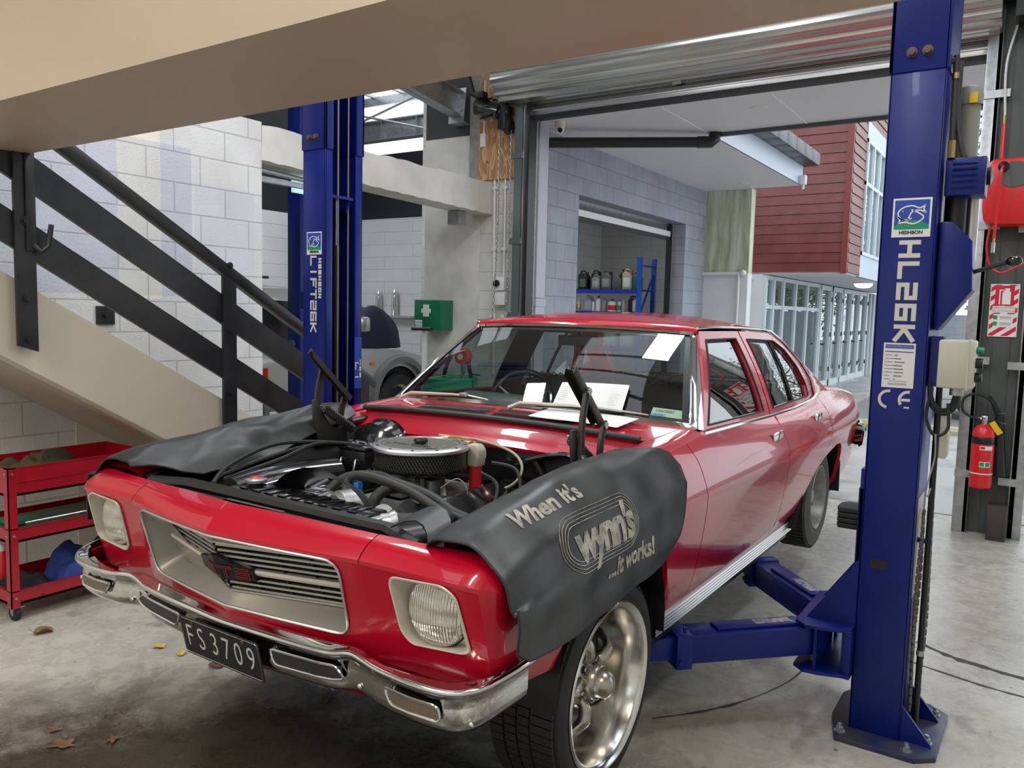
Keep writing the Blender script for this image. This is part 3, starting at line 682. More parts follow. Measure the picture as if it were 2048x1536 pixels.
chain('hoist_chain', [(-2.83, 5.46, 3.36), (-2.84, 5.47, 2.4), (-2.92, 5.49, 1.0)], .034, .0032, .010, M['galv'], 'left hanging steel chain loop below the door motor', 'chain', 'door hand chains')
chain('hoist_chain', [(-2.69, 5.46, 3.36), (-2.70, 5.47, 2.4), (-2.71, 5.49, 1.0)], .034, .0032, .010, M['galv'], 'right hanging steel chain loop below the door motor', 'chain', 'door hand chains')
m = MB(); m.tube([(-2.97, 5.575, 3.45), (-2.96, 5.58, 2.4), (-2.93, 5.575, 1.4), (-2.93, 5.575, .9)], .013, 8)
m.tube([(-2.90, 5.575, 3.02), (-2.85, 5.575, 3.0), (-2.83, 5.575, 2.93), (-2.82, 5.575, 1.9)], .011, 8)
for z in (2.83, 2.2, 1.5): m.box((-2.985, 5.565, z), (-2.93, 5.585, z+.03)); m.box((-2.85, 5.565, z), (-2.80, 5.585, z+.03))
one(m, 'electrical_conduit', M['whiteplastic'], 'pair of white cable conduits running down wall beside the chains', 'conduit')
t = thing('isolator_switch', 'white isolator box with black rotary knob below the chains', 'switch', (-2.85, 5.56, 1.7))
MB().box((-2.90, 5.50, 1.78), (-2.77, 5.60, 1.92), bev=.006).box((-2.90, 5.52, 1.63), (-2.77, 5.60, 1.775), bev=.006).build('switch_box', M['whiteplastic'], t)
MB().cyl((-2.855, 5.475, 1.855), (-2.855, 5.50, 1.855), .036, n=20).build('knob', M['black'], t)
t = thing('light_switch', 'small white switch on conduit at left edge of plywood', 'switch', (-3.10, 5.55, 3.35))
MB().box((-3.135, 5.535, 3.27), (-3.07, 5.575, 3.41), bev=.006).build('switch_box', M['whiteplastic'], t)
MB().tube([(-3.10, 5.56, 3.41), (-3.10, 5.56, 3.95)], .010, 8).build('conduit', M['whiteplastic'], t)
# first aid box
t = thing('first_aid_box', 'green first aid cabinet with white cross on the concrete column', 'first aid box', (-3.68, 5.6, 1.35))
MB().box((-3.87, 5.38, 1.345), (-3.50, 5.595, 1.67), bev=.004).build('cabinet', M['greenpaint'], t)
m = MB(); m.box((-3.74, 5.374, 1.49), (-3.66, 5.379, 1.62)); m.box((-3.765, 5.373, 1.53), (-3.635, 5.378, 1.575)); m.build('cross_emblem', M['paper'], t)
m = MB(); m.box((-3.855, 5.374, 1.36), (-3.755, 5.379, 1.45)); lb = m.build('notice', M['paper'], t)
text('FIRST AID', .026, frame((-3.805, 5.3725, 1.425), (1, 0, 0), (0, 0, 1)), M['sign_green'], 'lettering', lb)
text('BOX No.', .026, frame((-3.805, 5.3725, 1.39), (1, 0, 0), (0, 0, 1)), M['sign_green'], 'lettering', lb)
MB().cyl((-3.52, 5.372, 1.60), (-3.52, 5.38, 1.60), .008).build('lock', M['chrome'], t)
# lit exit box, door head rail in opening
t = thing('exit_light', 'lit pale blue exit light box under the rough lintel', 'exit light', (-3.3, 3.24, 2.65))
MB().box((-3.31, 3.16, 2.66), (-3.25, 3.45, 2.75)).build('housing', M['whiteplastic'], t)
MB().box((-3.30, 3.16, 2.50), (-3.26, 3.45, 2.66)).build('light_panel', M['exitpanel'], t)
one(MB().cyl((-3.12, 2.64, 2.60), (-3.12, 3.15, 2.58), .02).box((-3.2, 2.62, 2.52), (-3.15, 3.2, 2.56)), 'curtain_rail', M['galv'], 'grey steel rail fixed below the rough white lintel', 'rail')
# wall bracket
one(MB().box((-3.0, 1.345, 1.43), (-2.985, 1.46, 1.545)).cyl((-2.985, 1.40, 1.49), (-2.965, 1.40, 1.49), .016, n=6), 'wall_plate', M['rail'], 'small square grey bolted plate on the white block wall', 'wall plate')

# ------------------------------------------------------------ staircase
ST = thing('staircase', 'cream concrete stair flight descending along the white block wall', 'staircase', (-2.5, 1.2, 0))
def zt(y): return 1.363-.5823*(y-1)
def zb(y): return .957-.6*(y-1)
MB().prism([(-.4, zt(-.4)), (1.66, zt(1.66)), (1.66, zb(1.66)), (-.4, zb(-.4))], -2.24, -2.10, 0).build('stringer', M['cream'], ST)
m = MB(); poly = [(2.58, 0.0), (-.4, zb(-.4))]; y = -.4; top = []
nst = 12; zs0 = zb(-.4)+.16; rise = (zs0)/ (nst-1); run = 3.2/(nst)
y = -.4; z = zs0
while z > .02: top += [(y, z), (y+run, z)]; y += run; z -= rise
MB().prism(poly+top+[(y, 0)], -2.985, -2.24, 0).build('steps', M['beam'], ST)
def zw(y): return 1.624-.582*(y-1)
MB().prism([(1.2, zw(1.2)), (2.60, zw(2.60)), (2.60, 0), (1.2, 0)], -2.997, -2.986, 0).build('wall_skirting', M['cream'], ST)
SR = thing('stair_railing', 'charcoal steel handrail with two wide sloping boards on stair', 'railing', (-2.06, 1.2, .9))
m = MB()
def strip(m, y0, z0, y1, z1, h, x0, x1):
    m.prism([(y0, z0), (y1, z1), (y1, z1-h), (y0, z0-h)], x0, x1, 0)
sl = -.593
m = MB(); strip(m, .2, 2.25-sl*.34, 2.72, 2.25+sl*2.18, .172, -2.095, -2.07); m.build('upper_board', M['rail'], SR)
m = MB(); strip(m, .2, 1.93-sl*.34, 2.72, 1.93+sl*2.18, .168, -2.095, -2.07); m.build('lower_board', M['rail'], SR)
m = MB(); m.prism([(.45, 2.50), (2.84, 1.075), (2.86, 1.03), (2.84, 1.00), (.45, 2.42)], -2.11, -2.05, 0, bev=.006); m.build('handrail', M['rail'], SR)
bolts = []
for k, (y, z0, z1) in enumerate(((.50, 1.34, 2.46), (1.62, .82, 1.79), (2.74, .0, 1.08))):
    m = MB(); m.prism([(y-.045, z0+.02), (y+.045, z0-.01), (y+.045, z1-.02), (y-.045, z1)], -2.072, -2.052, 0)
    p = m.build('post', M['rail'], SR)
    for z in ((z0+.05, z0+.24, z0+.60, z0+.98) if k < 2 else (.3, .6)):
        MB().cyl((-2.053, y, z), (-2.038, y, z), .013, n=6).cyl((-2.053, y, z), (-2.047, y, z), .020, n=16).build('bolt', M['rail'], p)
m = MB(); m.box((-2.052, .50, 1.80), (-2.04, .545, 2.30), bev=.004); m.tube([(-2.045, .53, 1.83), (-2.03, .56, 1.80), (-2.02, .585, 1.83), (-2.015, .60, 1.93)], .012, 6); m.build('hook_bracket', M['rail'], SR)
# ============================================================ lettering strokes
GL = {'G': [[(1, 1), (0, 1), (0, 0), (1, 0), (1, .5), (.5, .5)]], 'H': [[(0, 0), (0, 1)], [(1, 0), (1, 1)], [(0, .5), (1, .5)]], 'L': [[(0, 1), (0, 0), (1, 0)]], 'I': [[(.5, 0), (.5, 1)]],
      'F': [[(0, 0), (0, 1), (1, 1)], [(0, .52), (.8, .52)]], 'T': [[(0, 1), (1, 1)], [(.5, 0), (.5, 1)]],
      '2': [[(0, 1), (1, 1), (1, .5), (0, .5), (0, 0), (1, 0)]], '6': [[(1, 1), (0, 1), (0, 0), (1, 0), (1, .5), (0, .5)]],
      'K': [[(0, 0), (0, 1)], [(1, 1), (.15, .5), (1, 0)]], 'E': [[(1, 1), (0, 1), (0, 0), (1, 0)], [(0, .5), (.85, .5)]],
      'S': [[(1, 1), (0, 1), (0, .5), (1, .5), (1, 0), (0, 0)]], 'B': [[(0, 0), (0, 1), (1, 1), (1, .5), (0, .5)], [(1, .5), (1, 0), (0, 0)]],
      'O': [[(0, 0), (0, 1), (1, 1), (1, 0), (0, 0)]], 'N': [[(0, 0), (0, 1), (1, 0), (1, 1)]]}
def letters(s, M_, h, w, t, gap, mt, name, parent, depth=.0008):
    """heavy square lettering: h height, w width, t stroke; x along reading direction"""
    m = MB(); tot = len(s)*w+(len(s)-1)*gap; x = -tot/2
    for ch in s:
        ww = w if ch != 'I' else w
        for pl in GL[ch]:
            for (a, b) in zip(pl, pl[1:]):
                A = V(x+t/2+a[0]*(ww-t), -h/2+t/2+a[1]*(h-t), 0); B = V(x+t/2+b[0]*(ww-t), -h/2+t/2+b[1]*(h-t), 0)
                d = (B-A).normalized(); n = V(-d.y, d.x, 0)*t/2; A = A-d*t/2; B = B+d*t/2
                P = [A+n, A-n, B-n, B+n]; kz = kz+1 if 'kz' in dir() else 0; z = V(0, 0, depth+kz*2e-5)
                m._add([M_ @ (p+z) for p in P], [(0, 1, 2, 3)])
        x += ww+gap
    return m.build(name, mt, parent, smooth=0)
def fish_logo(x0, x1, z0, z1, y, parent, word='HESHBON'):
    """square maker's badge on a face looking towards -Y"""
    w = x1-x0; h = z1-z0
    p = MB().box((x0, y-.0012, z0), (x1, y, z1)).build('maker_badge', M['paper'], parent)
    q = lambda u, v, d=.0016: V(x0+u*w, y-d, z0+v*h)
    m = MB(); m.poly([q(.05, .22), q(.95, .22), q(.95, .95), q(.05, .95)]); m.build('blue_field', M['sign_blue'], p)
    m = MB(); m.poly([q(.05, .20, .002)]+[q(.05+.9*i/12, .30+.13*math.sin(PI*i/12), .002) for i in range(13)]+[q(.95, .20, .002)]); m.build('green_hill', M['sign_green'], p)
    m = MB()
    def line(pts, t=.035):
        P = catmull([(a, b, 0) for a, b in pts], 8); A = []; B = []
        for i, c in enumerate(P):
            d = P[min(i+1, len(P)-1)]-P[max(i-1, 0)]; d.normalize(); n = V(-d.y, d.x, 0)*t/2
            A.append(q(c.x+n.x, c.y+n.y, .0026)); B.append(q(c.x-n.x, c.y-n.y, .0026))
        m.grid([A, B])
    line([(.84, .82), (.70, .74), (.50, .80), (.28, .76), (.14, .62), (.24, .46), (.40, .42)]); line([(.84, .82), (.80, .70), (.86, .62), (.70, .68), (.50, .64), (.40, .42)])
    line([(.16, .36), (.20, .44), (.14, .52), (.30, .44), (.50, .48)]); line([(.16, .36), (.34, .38), (.55, .34), (.74, .42), (.80, .52), (.66, .62), (.48, .70)])
    m.ball(q(.27, .66, .003), .018*w, 6)
    m.build('fish_emblem', M['paper'], p, smooth=0)
    text(word, .135*w, frame(q(.5, .115, .0018), (1, 0, 0), (0, 0, 1)), M['blackgloss'], 'lettering', p, bold=.0006 if w > .1 else .0004)
    return p
# ============================================================ two post lift
PLATE = [(-.255, -.06), (-.21, -.245), (.06, -.245), (.125, -.19), (.13, .19), (.06, .25), (-.21, .25), (-.255, .15)]
def lift_column(cx, s, label, big):
    """s=+1: web towards +X (right column); open side faces the car. cx: outer (web) face"""
    yc = 1.955; Y0, Y1 = 1.81, 2.10; xo = cx-s*.18
    t = thing('lift_column', label, 'lift column', (cx-s*.09, yc, 0), 'two post lift columns')
    def X(a): return cx-s*a
    m = MB()
    def chan(z0, z1, e):
        m.box((X(-e), Y0-e, z0), (X(.010), Y1+e, z1), bev=.004)
        for (a, b) in ((Y0-e, Y0+.010), (Y1-.010, Y1+e)): m.box((X(0), a, z0), (X(.18+e), b, z1), bev=.003)
        for (a, b) in ((Y0-e, Y0+.055), (Y1-.055, Y1+e)): m.box((X(.172), a, z0), (X(.18+e), b, z1), bev=.002)
    chan(.02, 2.46, 0); m.build('column_body', M['blue'], t)
    m = MB(); chan(2.45, 3.7, .006); m.build('extension_sleeve', M['blue'], t)
    for z in (2.515, 2.76):
        for dx in (.065, .115): MB().cyl((X(dx), Y0-.006, z), (X(dx), Y0-.024, z), .014, n=6).cyl((X(dx), Y0-.005, z), (X(dx), Y0-.010, z), .018, n=16).build('bolt', M['rust'], t)
        for dy in (.05, .12): MB().cyl((X(-.005), Y0+dy, z-.03), (X(-.024), Y0+dy, z-.03), .012, n=6).build('bolt', M['rust'], t)
    m = MB(); m.prism([(cx+s*p[0], yc+p[1]) for p in PLATE], 0, .02, 2, bev=.002); m.build('base_plate', M['blue_worn'], t)
    for y in (Y0+.012, Y1-.05):
        m = MB(); m.prism([(cx, .02), (cx+s*.105, .02), (cx+s*.10, .03), (cx, .15)], y, y+.012, 1); m.build('gusset', M['blue'], t)
    for (dx, dy) in ((-.20, -.20), (.03, -.205), (.085, -.10), (.085, .16), (-.2, .2)):
        m = MB(); c = (cx+s*dx, yc+dy); m.cyl((*c, .02), (*c, .024), .020, n=20); m.cyl((*c, .024), (*c, .038), .014, n=6); m.cyl((*c, .03), (*c, .052), .008, n=10)
        m.build('anchor_bolt', M['galv'], t)
    # carriage
    m = MB(); m.box((X(.06), Y0+.02, .24), (X(.20), Y1-.02, .95), bev=.006); m.build('carriage', M['blue'], t)
    b = MB(); xa = X(.18); xt = X(.40)
    outline = [(xa, Y0-.05), (X(.29), Y0-.085), (X(.34), Y0-.09), (X(.385), Y0-.05), (X(.385), Y1+.05), (X(.34), Y1+.09), (X(.29), Y1+.085), (xa, Y1+.05)]
    for (z0, z1) in ((.402, .416), (.226, .24)): b.prism(outline, z0, z1, 2, bev=.003)
    b.box((X(.18), Y0-.045, .22), (X(.215), Y1+.045, .42), bev=.004)
    for y in (Y0+.0, Y1-.012): b.prism([(X(.18), .41), (X(.36), .41), (X(.18), .68)], y, y+.012, 1)
    b.box((X(.30), Y0-.06, .24), (X(.312), Y0-.03, .402)); b.box((X(.30), Y1+.03, .24), (X(.312), Y1+.06, .402))
    b.build('arm_bracket', M['blue'], t)
    for y in (Y0+.03, Y1-.03):
        MB().cyl((X(.325), y, .20), (X(.325), y, .424), .022, n=20).build('pivot_pin', M['alu'], t)
    for (y, tx, ty) in ((Y0+.03, X(1.00), 1.14), (Y1-.03, X(1.00), 2.78)):
        a = V(X(.325), y, 0); d = (V(tx, ty, 0)-a); L_ = d.length; d.normalize()
        Mx = frame((a.x, a.y, 0), (d.x, d.y, 0), (-d.y, d.x, 0))
        m = MB(); m.box((-.02, -.06, .285), (L_*.60, .06, .395), Mx, bev=.006); m.box((L_*.08, -.035, .395), (L_*.45, .035, .408), Mx, bev=.004)
        m.box((L_*.57, -.075, .272), (L_*.635, .075, .402), Mx, bev=.004); m.cyl(Mx @ V(L_*.6, .06, .41), Mx @ V(L_*.6, .06, .43), .008, n=8)
        m.cyl(Mx @ V(L_*.62, s*.075, .30), Mx @ V(L_*.62, s*.085, .30), .01, n=8)
        arm = m.build('swing_arm', M['blue'], t)
        MB().box((L_*.55, -.046, .298), (L_*.98, .046, .384), Mx, bev=.005).build('arm_extension', M['blue'], arm)
        MB().box((L_*.12, -.022, .4085), (L_*.28, .022, .4095), Mx).build('worn_sticker', mat('worn_sticker', (.45, .40, .30), .6, 0, c2=(.03, .05, .25), vs=60) if 'wst' not in M else M['wst'], arm)
        e = Mx @ V(L_, 0, 0); MB().cyl((e.x, e.y, .30), (e.x, e.y, .42), .03, n=16).cyl((e.x, e.y, .42), (e.x, e.y, .46), .06, n=24).build('lifting_pad', M['rubber'], arm)
    if big:
        fish_logo(1.437, 1.562, 1.875, 2.012, Y0-.0005, t)
        F = frame((1.500, Y0-.0006, 1.683), (0, 0, -1), (1, 0, 0)); letters('HL26K', F, .070, .062, .0155, .013, M['letter'], 'lettering', t)
        n_ = MB().box((1.437, Y0-.0015, 1.335), (1.542, Y0, 1.497)).build('service_label', M['paper'], t)
        MB().box((1.443, Y0-.0022, 1.478), (1.536, Y0-.0015, 1.491)).box((1.443, Y0-.0022, 1.464), (1.536, Y0-.0015, 1.467)).build('blue_band', M['blueink'], n_)
        text('GARAGE EQUIPMENT SPECIALISTS', .0055, frame((1.4895, Y0-.0024, 1.4845), (1, 0, 0), (0, 0, 1)), M['paper'], 'lettering', n_, depth=.0001)
        m = MB()
        for i in range(8):
            z = 1.452-i*.0125; m.box((1.443, Y0-.002, z), (1.443+.018+.016*random.random(), Y0-.0015, z+.002)); m.box((1.475, Y0-.002, z-.001), (1.480+.05*random.random(), Y0-.0015, z+.0025))
        for z in (1.358, 1.350, 1.346): m.box((1.458, Y0-.002, z), (1.52, Y0-.0015, z+.0015))
        m.build('fine_print', M['ink'], n_)
        m = MB()
        def arc(cx_, cz, r, a0, a1, t_=.010):
            n = 18; A = []; B = []
            for i in range(n+1):
                a = lerp(a0, a1, i/n); A.append((cx_+math.cos(a)*(r+t_/2), Y0-.0008, cz+math.sin(a)*(r+t_/2))); B.append((cx_+math.cos(a)*(r-t_/2), Y0-.0008, cz+math.sin(a)*(r-t_/2)))
            m.grid([A, B])
        arc(1.463, 1.292, .030, math.radians(80), math.radians(262)); arc(1.530, 1.292, .030, math.radians(85), math.radians(215)); m.box((1.507, Y0-.0008, 1.287), (1.535, Y0-.0007, 1.297))
        m.box((1.516, Y0-.0008, 1.262), (1.534, Y0-.0007, 1.268)); m.build('ce_mark', M['letter'], t, smooth=0)
        MB().box((1.438, Y0-.0012, .655), (1.498, Y0, .69)).build('black_tape', M['black'], t)
        m = MB(); m.poly([(cx+.001, 1.83, .95), (cx+.001, 2.06, .95), (cx+.001, 2.06, 1.30), (cx+.001, 1.83, 1.30)]); m.build('warning_label', M['sign_blue'], t)
        m = MB(); m.poly([(cx+.001, 1.85, .55), (cx+.001, 2.02, .55), (cx+.001, 2.02, .93), (cx+.001, 1.85, .93)]); m.build('warning_label', M['paper'], t)
        m = MB()
        for i in range(4): m.prism([(1.29, 1.93), (1.30, 1.90), (1.39, 1.90), (1.39, 2.03), (1.31, 2.03), (1.29, 2.0)], .765+i*.021, .784+i*.021, 2, bev=.004)
        m.build('rubber_pad_stack', M['rubber'], t)
        MB().box((1.385, 1.83, .25), (1.40, 1.90, 1.02)).build('slide_block', M['blue'], t)
        # equipment on the outer (web) face
        m = MB(); m.box((1.59, 1.86, 2.02), (1.715, 1.99, 2.150), bev=.004); g = m.build('vented_box', M['blue'], t)
        m = MB()
        for i in range(5): m.prism([(1.853, 2.045+i*.021), (1.861, 2.045+i*.021), (1.861, 2.052+i*.021)], 1.612, 1.69, 0)
        m.build('vent_slots', M['blue'], g)['kind'] = 'stuff'
        MB().ring((1.715, 1.93, 2.09), (1, 0, 0), [(.03, 0), (.032, .012), (.0001, .02)], 20).build('black_dial', M['black'], g)
        m = MB(); m.cyl((1.635, 2.0, 2.12), (1.635, 2.0, 2.36), .040, n=24); m.ring((1.635, 2.0, 2.355), (0, 0, 1), [(.046, 0), (.046, .035), (.040, .06), (.018, .072), (.0001, .074)], 24)
        M['motorgrey'] = mat('grey_beige_motor_paint', (.26, .26, .23), .45); m.build('motor_cover', M['motorgrey'], t); MB().box((1.640, 1.950, 2.355), (1.665, 1.956, 2.39)).build('yellow_label', M['yellow'], t)
        m = MB(); m.cyl((1.622, 1.95, 1.80), (1.622, 1.95, 2.03), .036, n=20); m.build('oil_tank', M['black'], t)
        m = MB(); m.cyl((1.672, 2.0, 1.75), (1.672, 2.0, 2.03), .022, n=16); m.build('hydraulic_cylinder', M['alu'], t)
        m = MB(); m.tube([(1.600, 1.86, 2.50), (1.602, 1.86, 2.35), (1.604, 1.86, 2.17)], .010, 10); m.tube([(1.612, 1.87, 2.48), (1.612, 1.87, 2.30), (1.625, 1.87, 2.22), (1.645, 1.87, 2.15)], .010, 10)
        m.build('hydraulic_hose', M['hose'], t); MB().cyl((1.604, 1.86, 2.15), (1.604, 1.86, 2.21), .013, n=6).cyl((1.601, 1.86, 2.42), (1.601, 1.86, 2.44), .012).build('hose_fitting', M['brass'], t)
        m = MB(); m.prism([(1.585, 1.93), (1.625, 1.93), (1.69, 1.86), (1.70, 1.69), (1.60, 1.545), (1.585, 1.55)], 1.86, 2.0, 1, bev=.004)
        m.build('lock_guard', M['blue'], t)
        h = MB().tube([(1.69, 1.93, 1.755), (1.80, 1.92, 1.79)], .008, 10).build('release_lever', M['black'], t)
        MB().ball((1.815, 1.92, 1.793), .022, 10, (1.2, 1, .9)).build('lever_knob', M['blackgloss'], h)
        MB().box((1.585, 1.85, 1.345), (1.625, 1.93, 1.525)).build('mount_plate', M['blue'], t)
        cb = MB().box((1.615, 1.80, 1.345), (1.728, 1.93, 1.515), bev=.008).box((1.705, 1.797, 1.342), (1.711, 1.933, 1.518)).build('control_box', M['beigeplastic'], t)
        for z, r_, mt in ((1.48, .012, 'sign_green'), (1.435, .018, 'black'), (1.385, .018, 'black')):
            MB().cyl((1.727, 1.86, z), (1.750, 1.86, z), r_, n=16).build('push_button', M[mt], cb)
        MB().cyl((1.675, 1.86, 1.318), (1.675, 1.86, 1.345), .022, n=16).build('cable_gland', M['galv'], cb)
        m = MB()
        m.tube(catmull([(1.675, 1.86, 1.32), (1.66, 1.85, 1.27), (1.625, 1.84, 1.265), (1.60, 1.84, 1.30), (1.59, 1.85, 1.36)], 8), .009, 8)
        m.tube(catmull([(1.68, 1.86, 1.32), (1.675, 1.85, 1.275), (1.64, 1.84, 1.25), (1.60, 1.84, 1.28), (1.59, 1.85, 1.36)], 8), .007, 8)
        m.tube(catmull([(1.60, 1.84, 1.34), (1.59, 1.82, 1.24), (1.62, 1.81, 1.175), (1.66, 1.82, 1.20), (1.655, 1.83, 1.29)], 8), .0055, 8)
        m.build('power_cable', M['rubber'], t)
        MB().box((1.61, 1.90, 1.08), (1.655, 1.99, 1.25), bev=.006).build('junction_box', M['beigeplastic'], t)
        MB().tube(catmull([(1.625, 1.80, 1.18), (1.628, 1.80, 1.10), (1.615, 1.80, 1.02), (1.608, 1.80, .965), (1.615, 1.80, .955), (1.622, 1.80, .985)], 6), .003, 6).build('wire_hook', M['galv'], t)
        MB().cyl((1.618, 1.90, .05), (1.618, 1.90, 1.36), .011, n=12).build('hydraulic_pipe', M['black'], t)
        MB().box((1.58, 1.89, .76), (1.63, 1.91, .775)).build('pipe_clip', M['blue'], t)
        MB().cyl((1.618, 1.90, .33), (1.618, 1.90, .35), .014, n=12).build('pipe_fitting', M['galv'], t)
        for (yy, xx) in ((1.855, 1.596), (1.98, 1.612)):
            m = MB(); z = .12; k = 0; nr = 3 if yy < 1.9 else 5
            while z < .86:
                for j in range(nr):
                    y_ = yy+j*.020; o_ = .016 if j % 2 else 0; w_ = math.sin(z*9+j)*.004
                    m.box((xx+w_-.005, y_, z+o_), (xx+w_+.005, y_+.014, z+o_+.027), bev=.003)
                z += .033
            m.build('leaf_chain', mat('greasy_chain_steel', (.20, .19, .16), .5, .6, .4, 40) if yy < 1.9 else bpy.data.materials['greasy_chain_steel'], t, smooth=0)
    else:
        fish_logo(-1.612, -1.492, 1.868, 1.995, Y0-.0005, t)
        letters('LIFT26K', frame((-1.558, Y0-.0006, 1.645), (0, 0, -1), (1, 0, 0)), .052, .055, .0115, .008, M['letter'], 'lettering', t)
        letters('HESHBON', frame((-1.506, Y0-.0006, 1.735), (0, 0, -1), (1, 0, 0)), .026, .027, .0085, .006, M['letter'], 'lettering', t)
        m = MB(); m.cyl((-1.53, 1.955, .6), (-1.53, 1.955, 1.93), .020, n=16); m.build('hydraulic_cylinder', M['black'], t)
        m = MB(); m.cyl((-1.53, 1.955, 1.93), (-1.53, 1.955, 2.19), .014, n=16); m.build('chrome_rod', M['chrome'], t)
        MB().box((-1.62, 1.86, 2.19), (-1.47, 2.03, 2.205)).prism([(-1.50, 2.19), (-1.47, 2.19), (-1.50, 2.12)], 2.0, 2.01, 1).build('rod_plate', M['blue'], t)
        for (y, x) in ((1.925, -1.485), (2.02, -1.50)):
            MB().tube([(x, y, .9), (x, y, 3.6)], .0055, 6).build('lift_cable', mat('steel_cable', (.22, .20, .17), .5, .5) if 'cab' not in M else M['cab'], t)
        sb = MB().box((-1.442, 2.02, 1.10), (-1.438, 2.075, 1.40)).build('maker_badge', M['sign_blue'], t)
        letters('LI', frame((-1.4375, 2.035, 1.20), (0, 0, -1), (0, 1, 0)), .028, .045, .009, .02, M['letter'], 'lettering', sb)
        letters('HES', frame((-1.4375, 2.063, 1.215), (0, 0, -1), (0, 1, 0)), .014, .03, .005, .008, M['letter'], 'lettering', sb)
    return t
M['wst'] = mat('worn_sticker', (.45, .40, .30), .6, 0, c2=(.03, .05, .25), vs=60)
M['cab'] = mat('steel_cable', (.22, .20, .17), .5, .5)
lift_column(1.58, 1, 'tall blue lift column at right marked HL26K with control box', True)
lift_column(-1.645, -1, 'tall blue lift column behind the engine marked LIFT26K', False)
# blue column of a second lift standing in the next bay
t = thing('lift_column', 'dark blue lift column standing in the next bay behind the white lintel', 'lift column', (-3.84, 3.75, 0))
MB().box((-3.93, 3.66, 0.02), (-3.76, 3.95, 3.9), bev=.008).build('column_body', M['blue'], t)
MB().box((-4.0, 3.55, 0), (-3.62, 4.05, .02)).build('base_plate', M['blue_worn'], t)
m = MB(); m.box((-3.76, 3.68, 1.55), (-3.73, 3.72, 1.70), bev=.004); m.cyl((-3.86, 3.66, 1.22), (-3.86, 3.63, 1.22), .04, n=20); m.build('lock_cover', M['steelgrey'], t)
# second lift's arm end seen beside the concrete column
t = thing('strut_stand', 'upright white pole with a black padded cross handle by the column', 'stand', (-3.65, 5.25, 0))
MB().box((-3.67, 5.28, .2), (-3.63, 5.32, 1.37)).build('pole', M['whiteplastic'], t)
MB().tube([(-3.80, 5.27, 1.355), (-3.51, 5.25, 1.36)], .020, 12).build('handle', M['rubber'], t)
MB().box((-3.80, 5.15, 0), (-3.5, 5.42, .04)).box((-3.69, 5.26, .04), (-3.61, 5.34, .2)).build('base', M['black'], t)

# ============================================================ tool trolley
def cloth(name, c, rx, ry, h, seed, mt, label, cat, group=None, zmul=1, n=46, rag=.25, fold=7, parent=None):
    rng = random.Random(seed); ph = [rng.uniform(0, 6.28) for _ in range(12)]
    m = MB(); rows = []
    for i in range(n+1):
        row = []
        for j in range(n+1):
            u = i/n*2-1; v = j/n*2-1
            a = math.atan2(v, u); r = max(abs(u), abs(v))
            R = 1+rag*(.5*math.sin(3*a+ph[0])+.3*math.sin(5*a+ph[1])+.2*math.sin(9*a+ph[2]))
            k = r/max(1e-6, math.hypot(u, v))*R
            k = lerp(1, k, .8)
            x = u*k*rx; y = v*k*ry
            e = max(0, 1-r**2.2)
            w = (math.sin(fold*u+2.1*math.sin(3*v+ph[3])+ph[4])*.5+math.sin(fold*.8*v+2.4*math.sin(2.3*u+ph[5])+ph[6])*.5+.35*math.sin(fold*1.9*(u+v)+2*math.sin(4*u+ph[7])))
            z = h*(e**.55)*(.66+.22*w)+.004*abs(math.sin(14*a+ph[8]))*(r > .9)
            row.append((c[0]+x, c[1]+y, c[2]+max(.002, z)))
        rows.append(row)
    m.grid(rows)
    if parent: return m.build(name, mt, parent, smooth=80)
    return one(m, name, mt, label, cat, group, at=c, smooth=80, mods=[('SOLIDIFY', dict(thickness=.003, offset=1))])
X1, X0, Y0, Y1 = -2.17, -2.58, .44, 1.16
TR = thing('tool_trolley', 'red three tier steel tool trolley under the cream staircase', 'trolley', ((X0+X1)/2, (Y0+Y1)/2, 0))
for (z0, z1) in ((.625, .765), (.395, .465), (.085, .155)):
    m = MB(); m.box((X0, Y0, z0), (X1, Y1, z0+.012)); w = .004
    m.box((X1-w, Y0, z0), (X1, Y1, z1)); m.box((X0, Y0, z0), (X0+w, Y1, z1)); m.box((X0, Y0, z0), (X1, Y0+w, z1)); m.box((X0, Y1-w, z0), (X1, Y1, z1))
    m.box((X1-.012, Y0, z1-.005), (X1+.003, Y1, z1)); m.box((X0, Y0-.003, z1-.005), (X1, Y0+.012, z1))
    m.build('tray', M['trolley'], TR)
MB().box((X1-.001, Y0+.03, .69), (X1+.004, Y1-.03, .694)).build('trim_ridge', M['trolley'], TR)
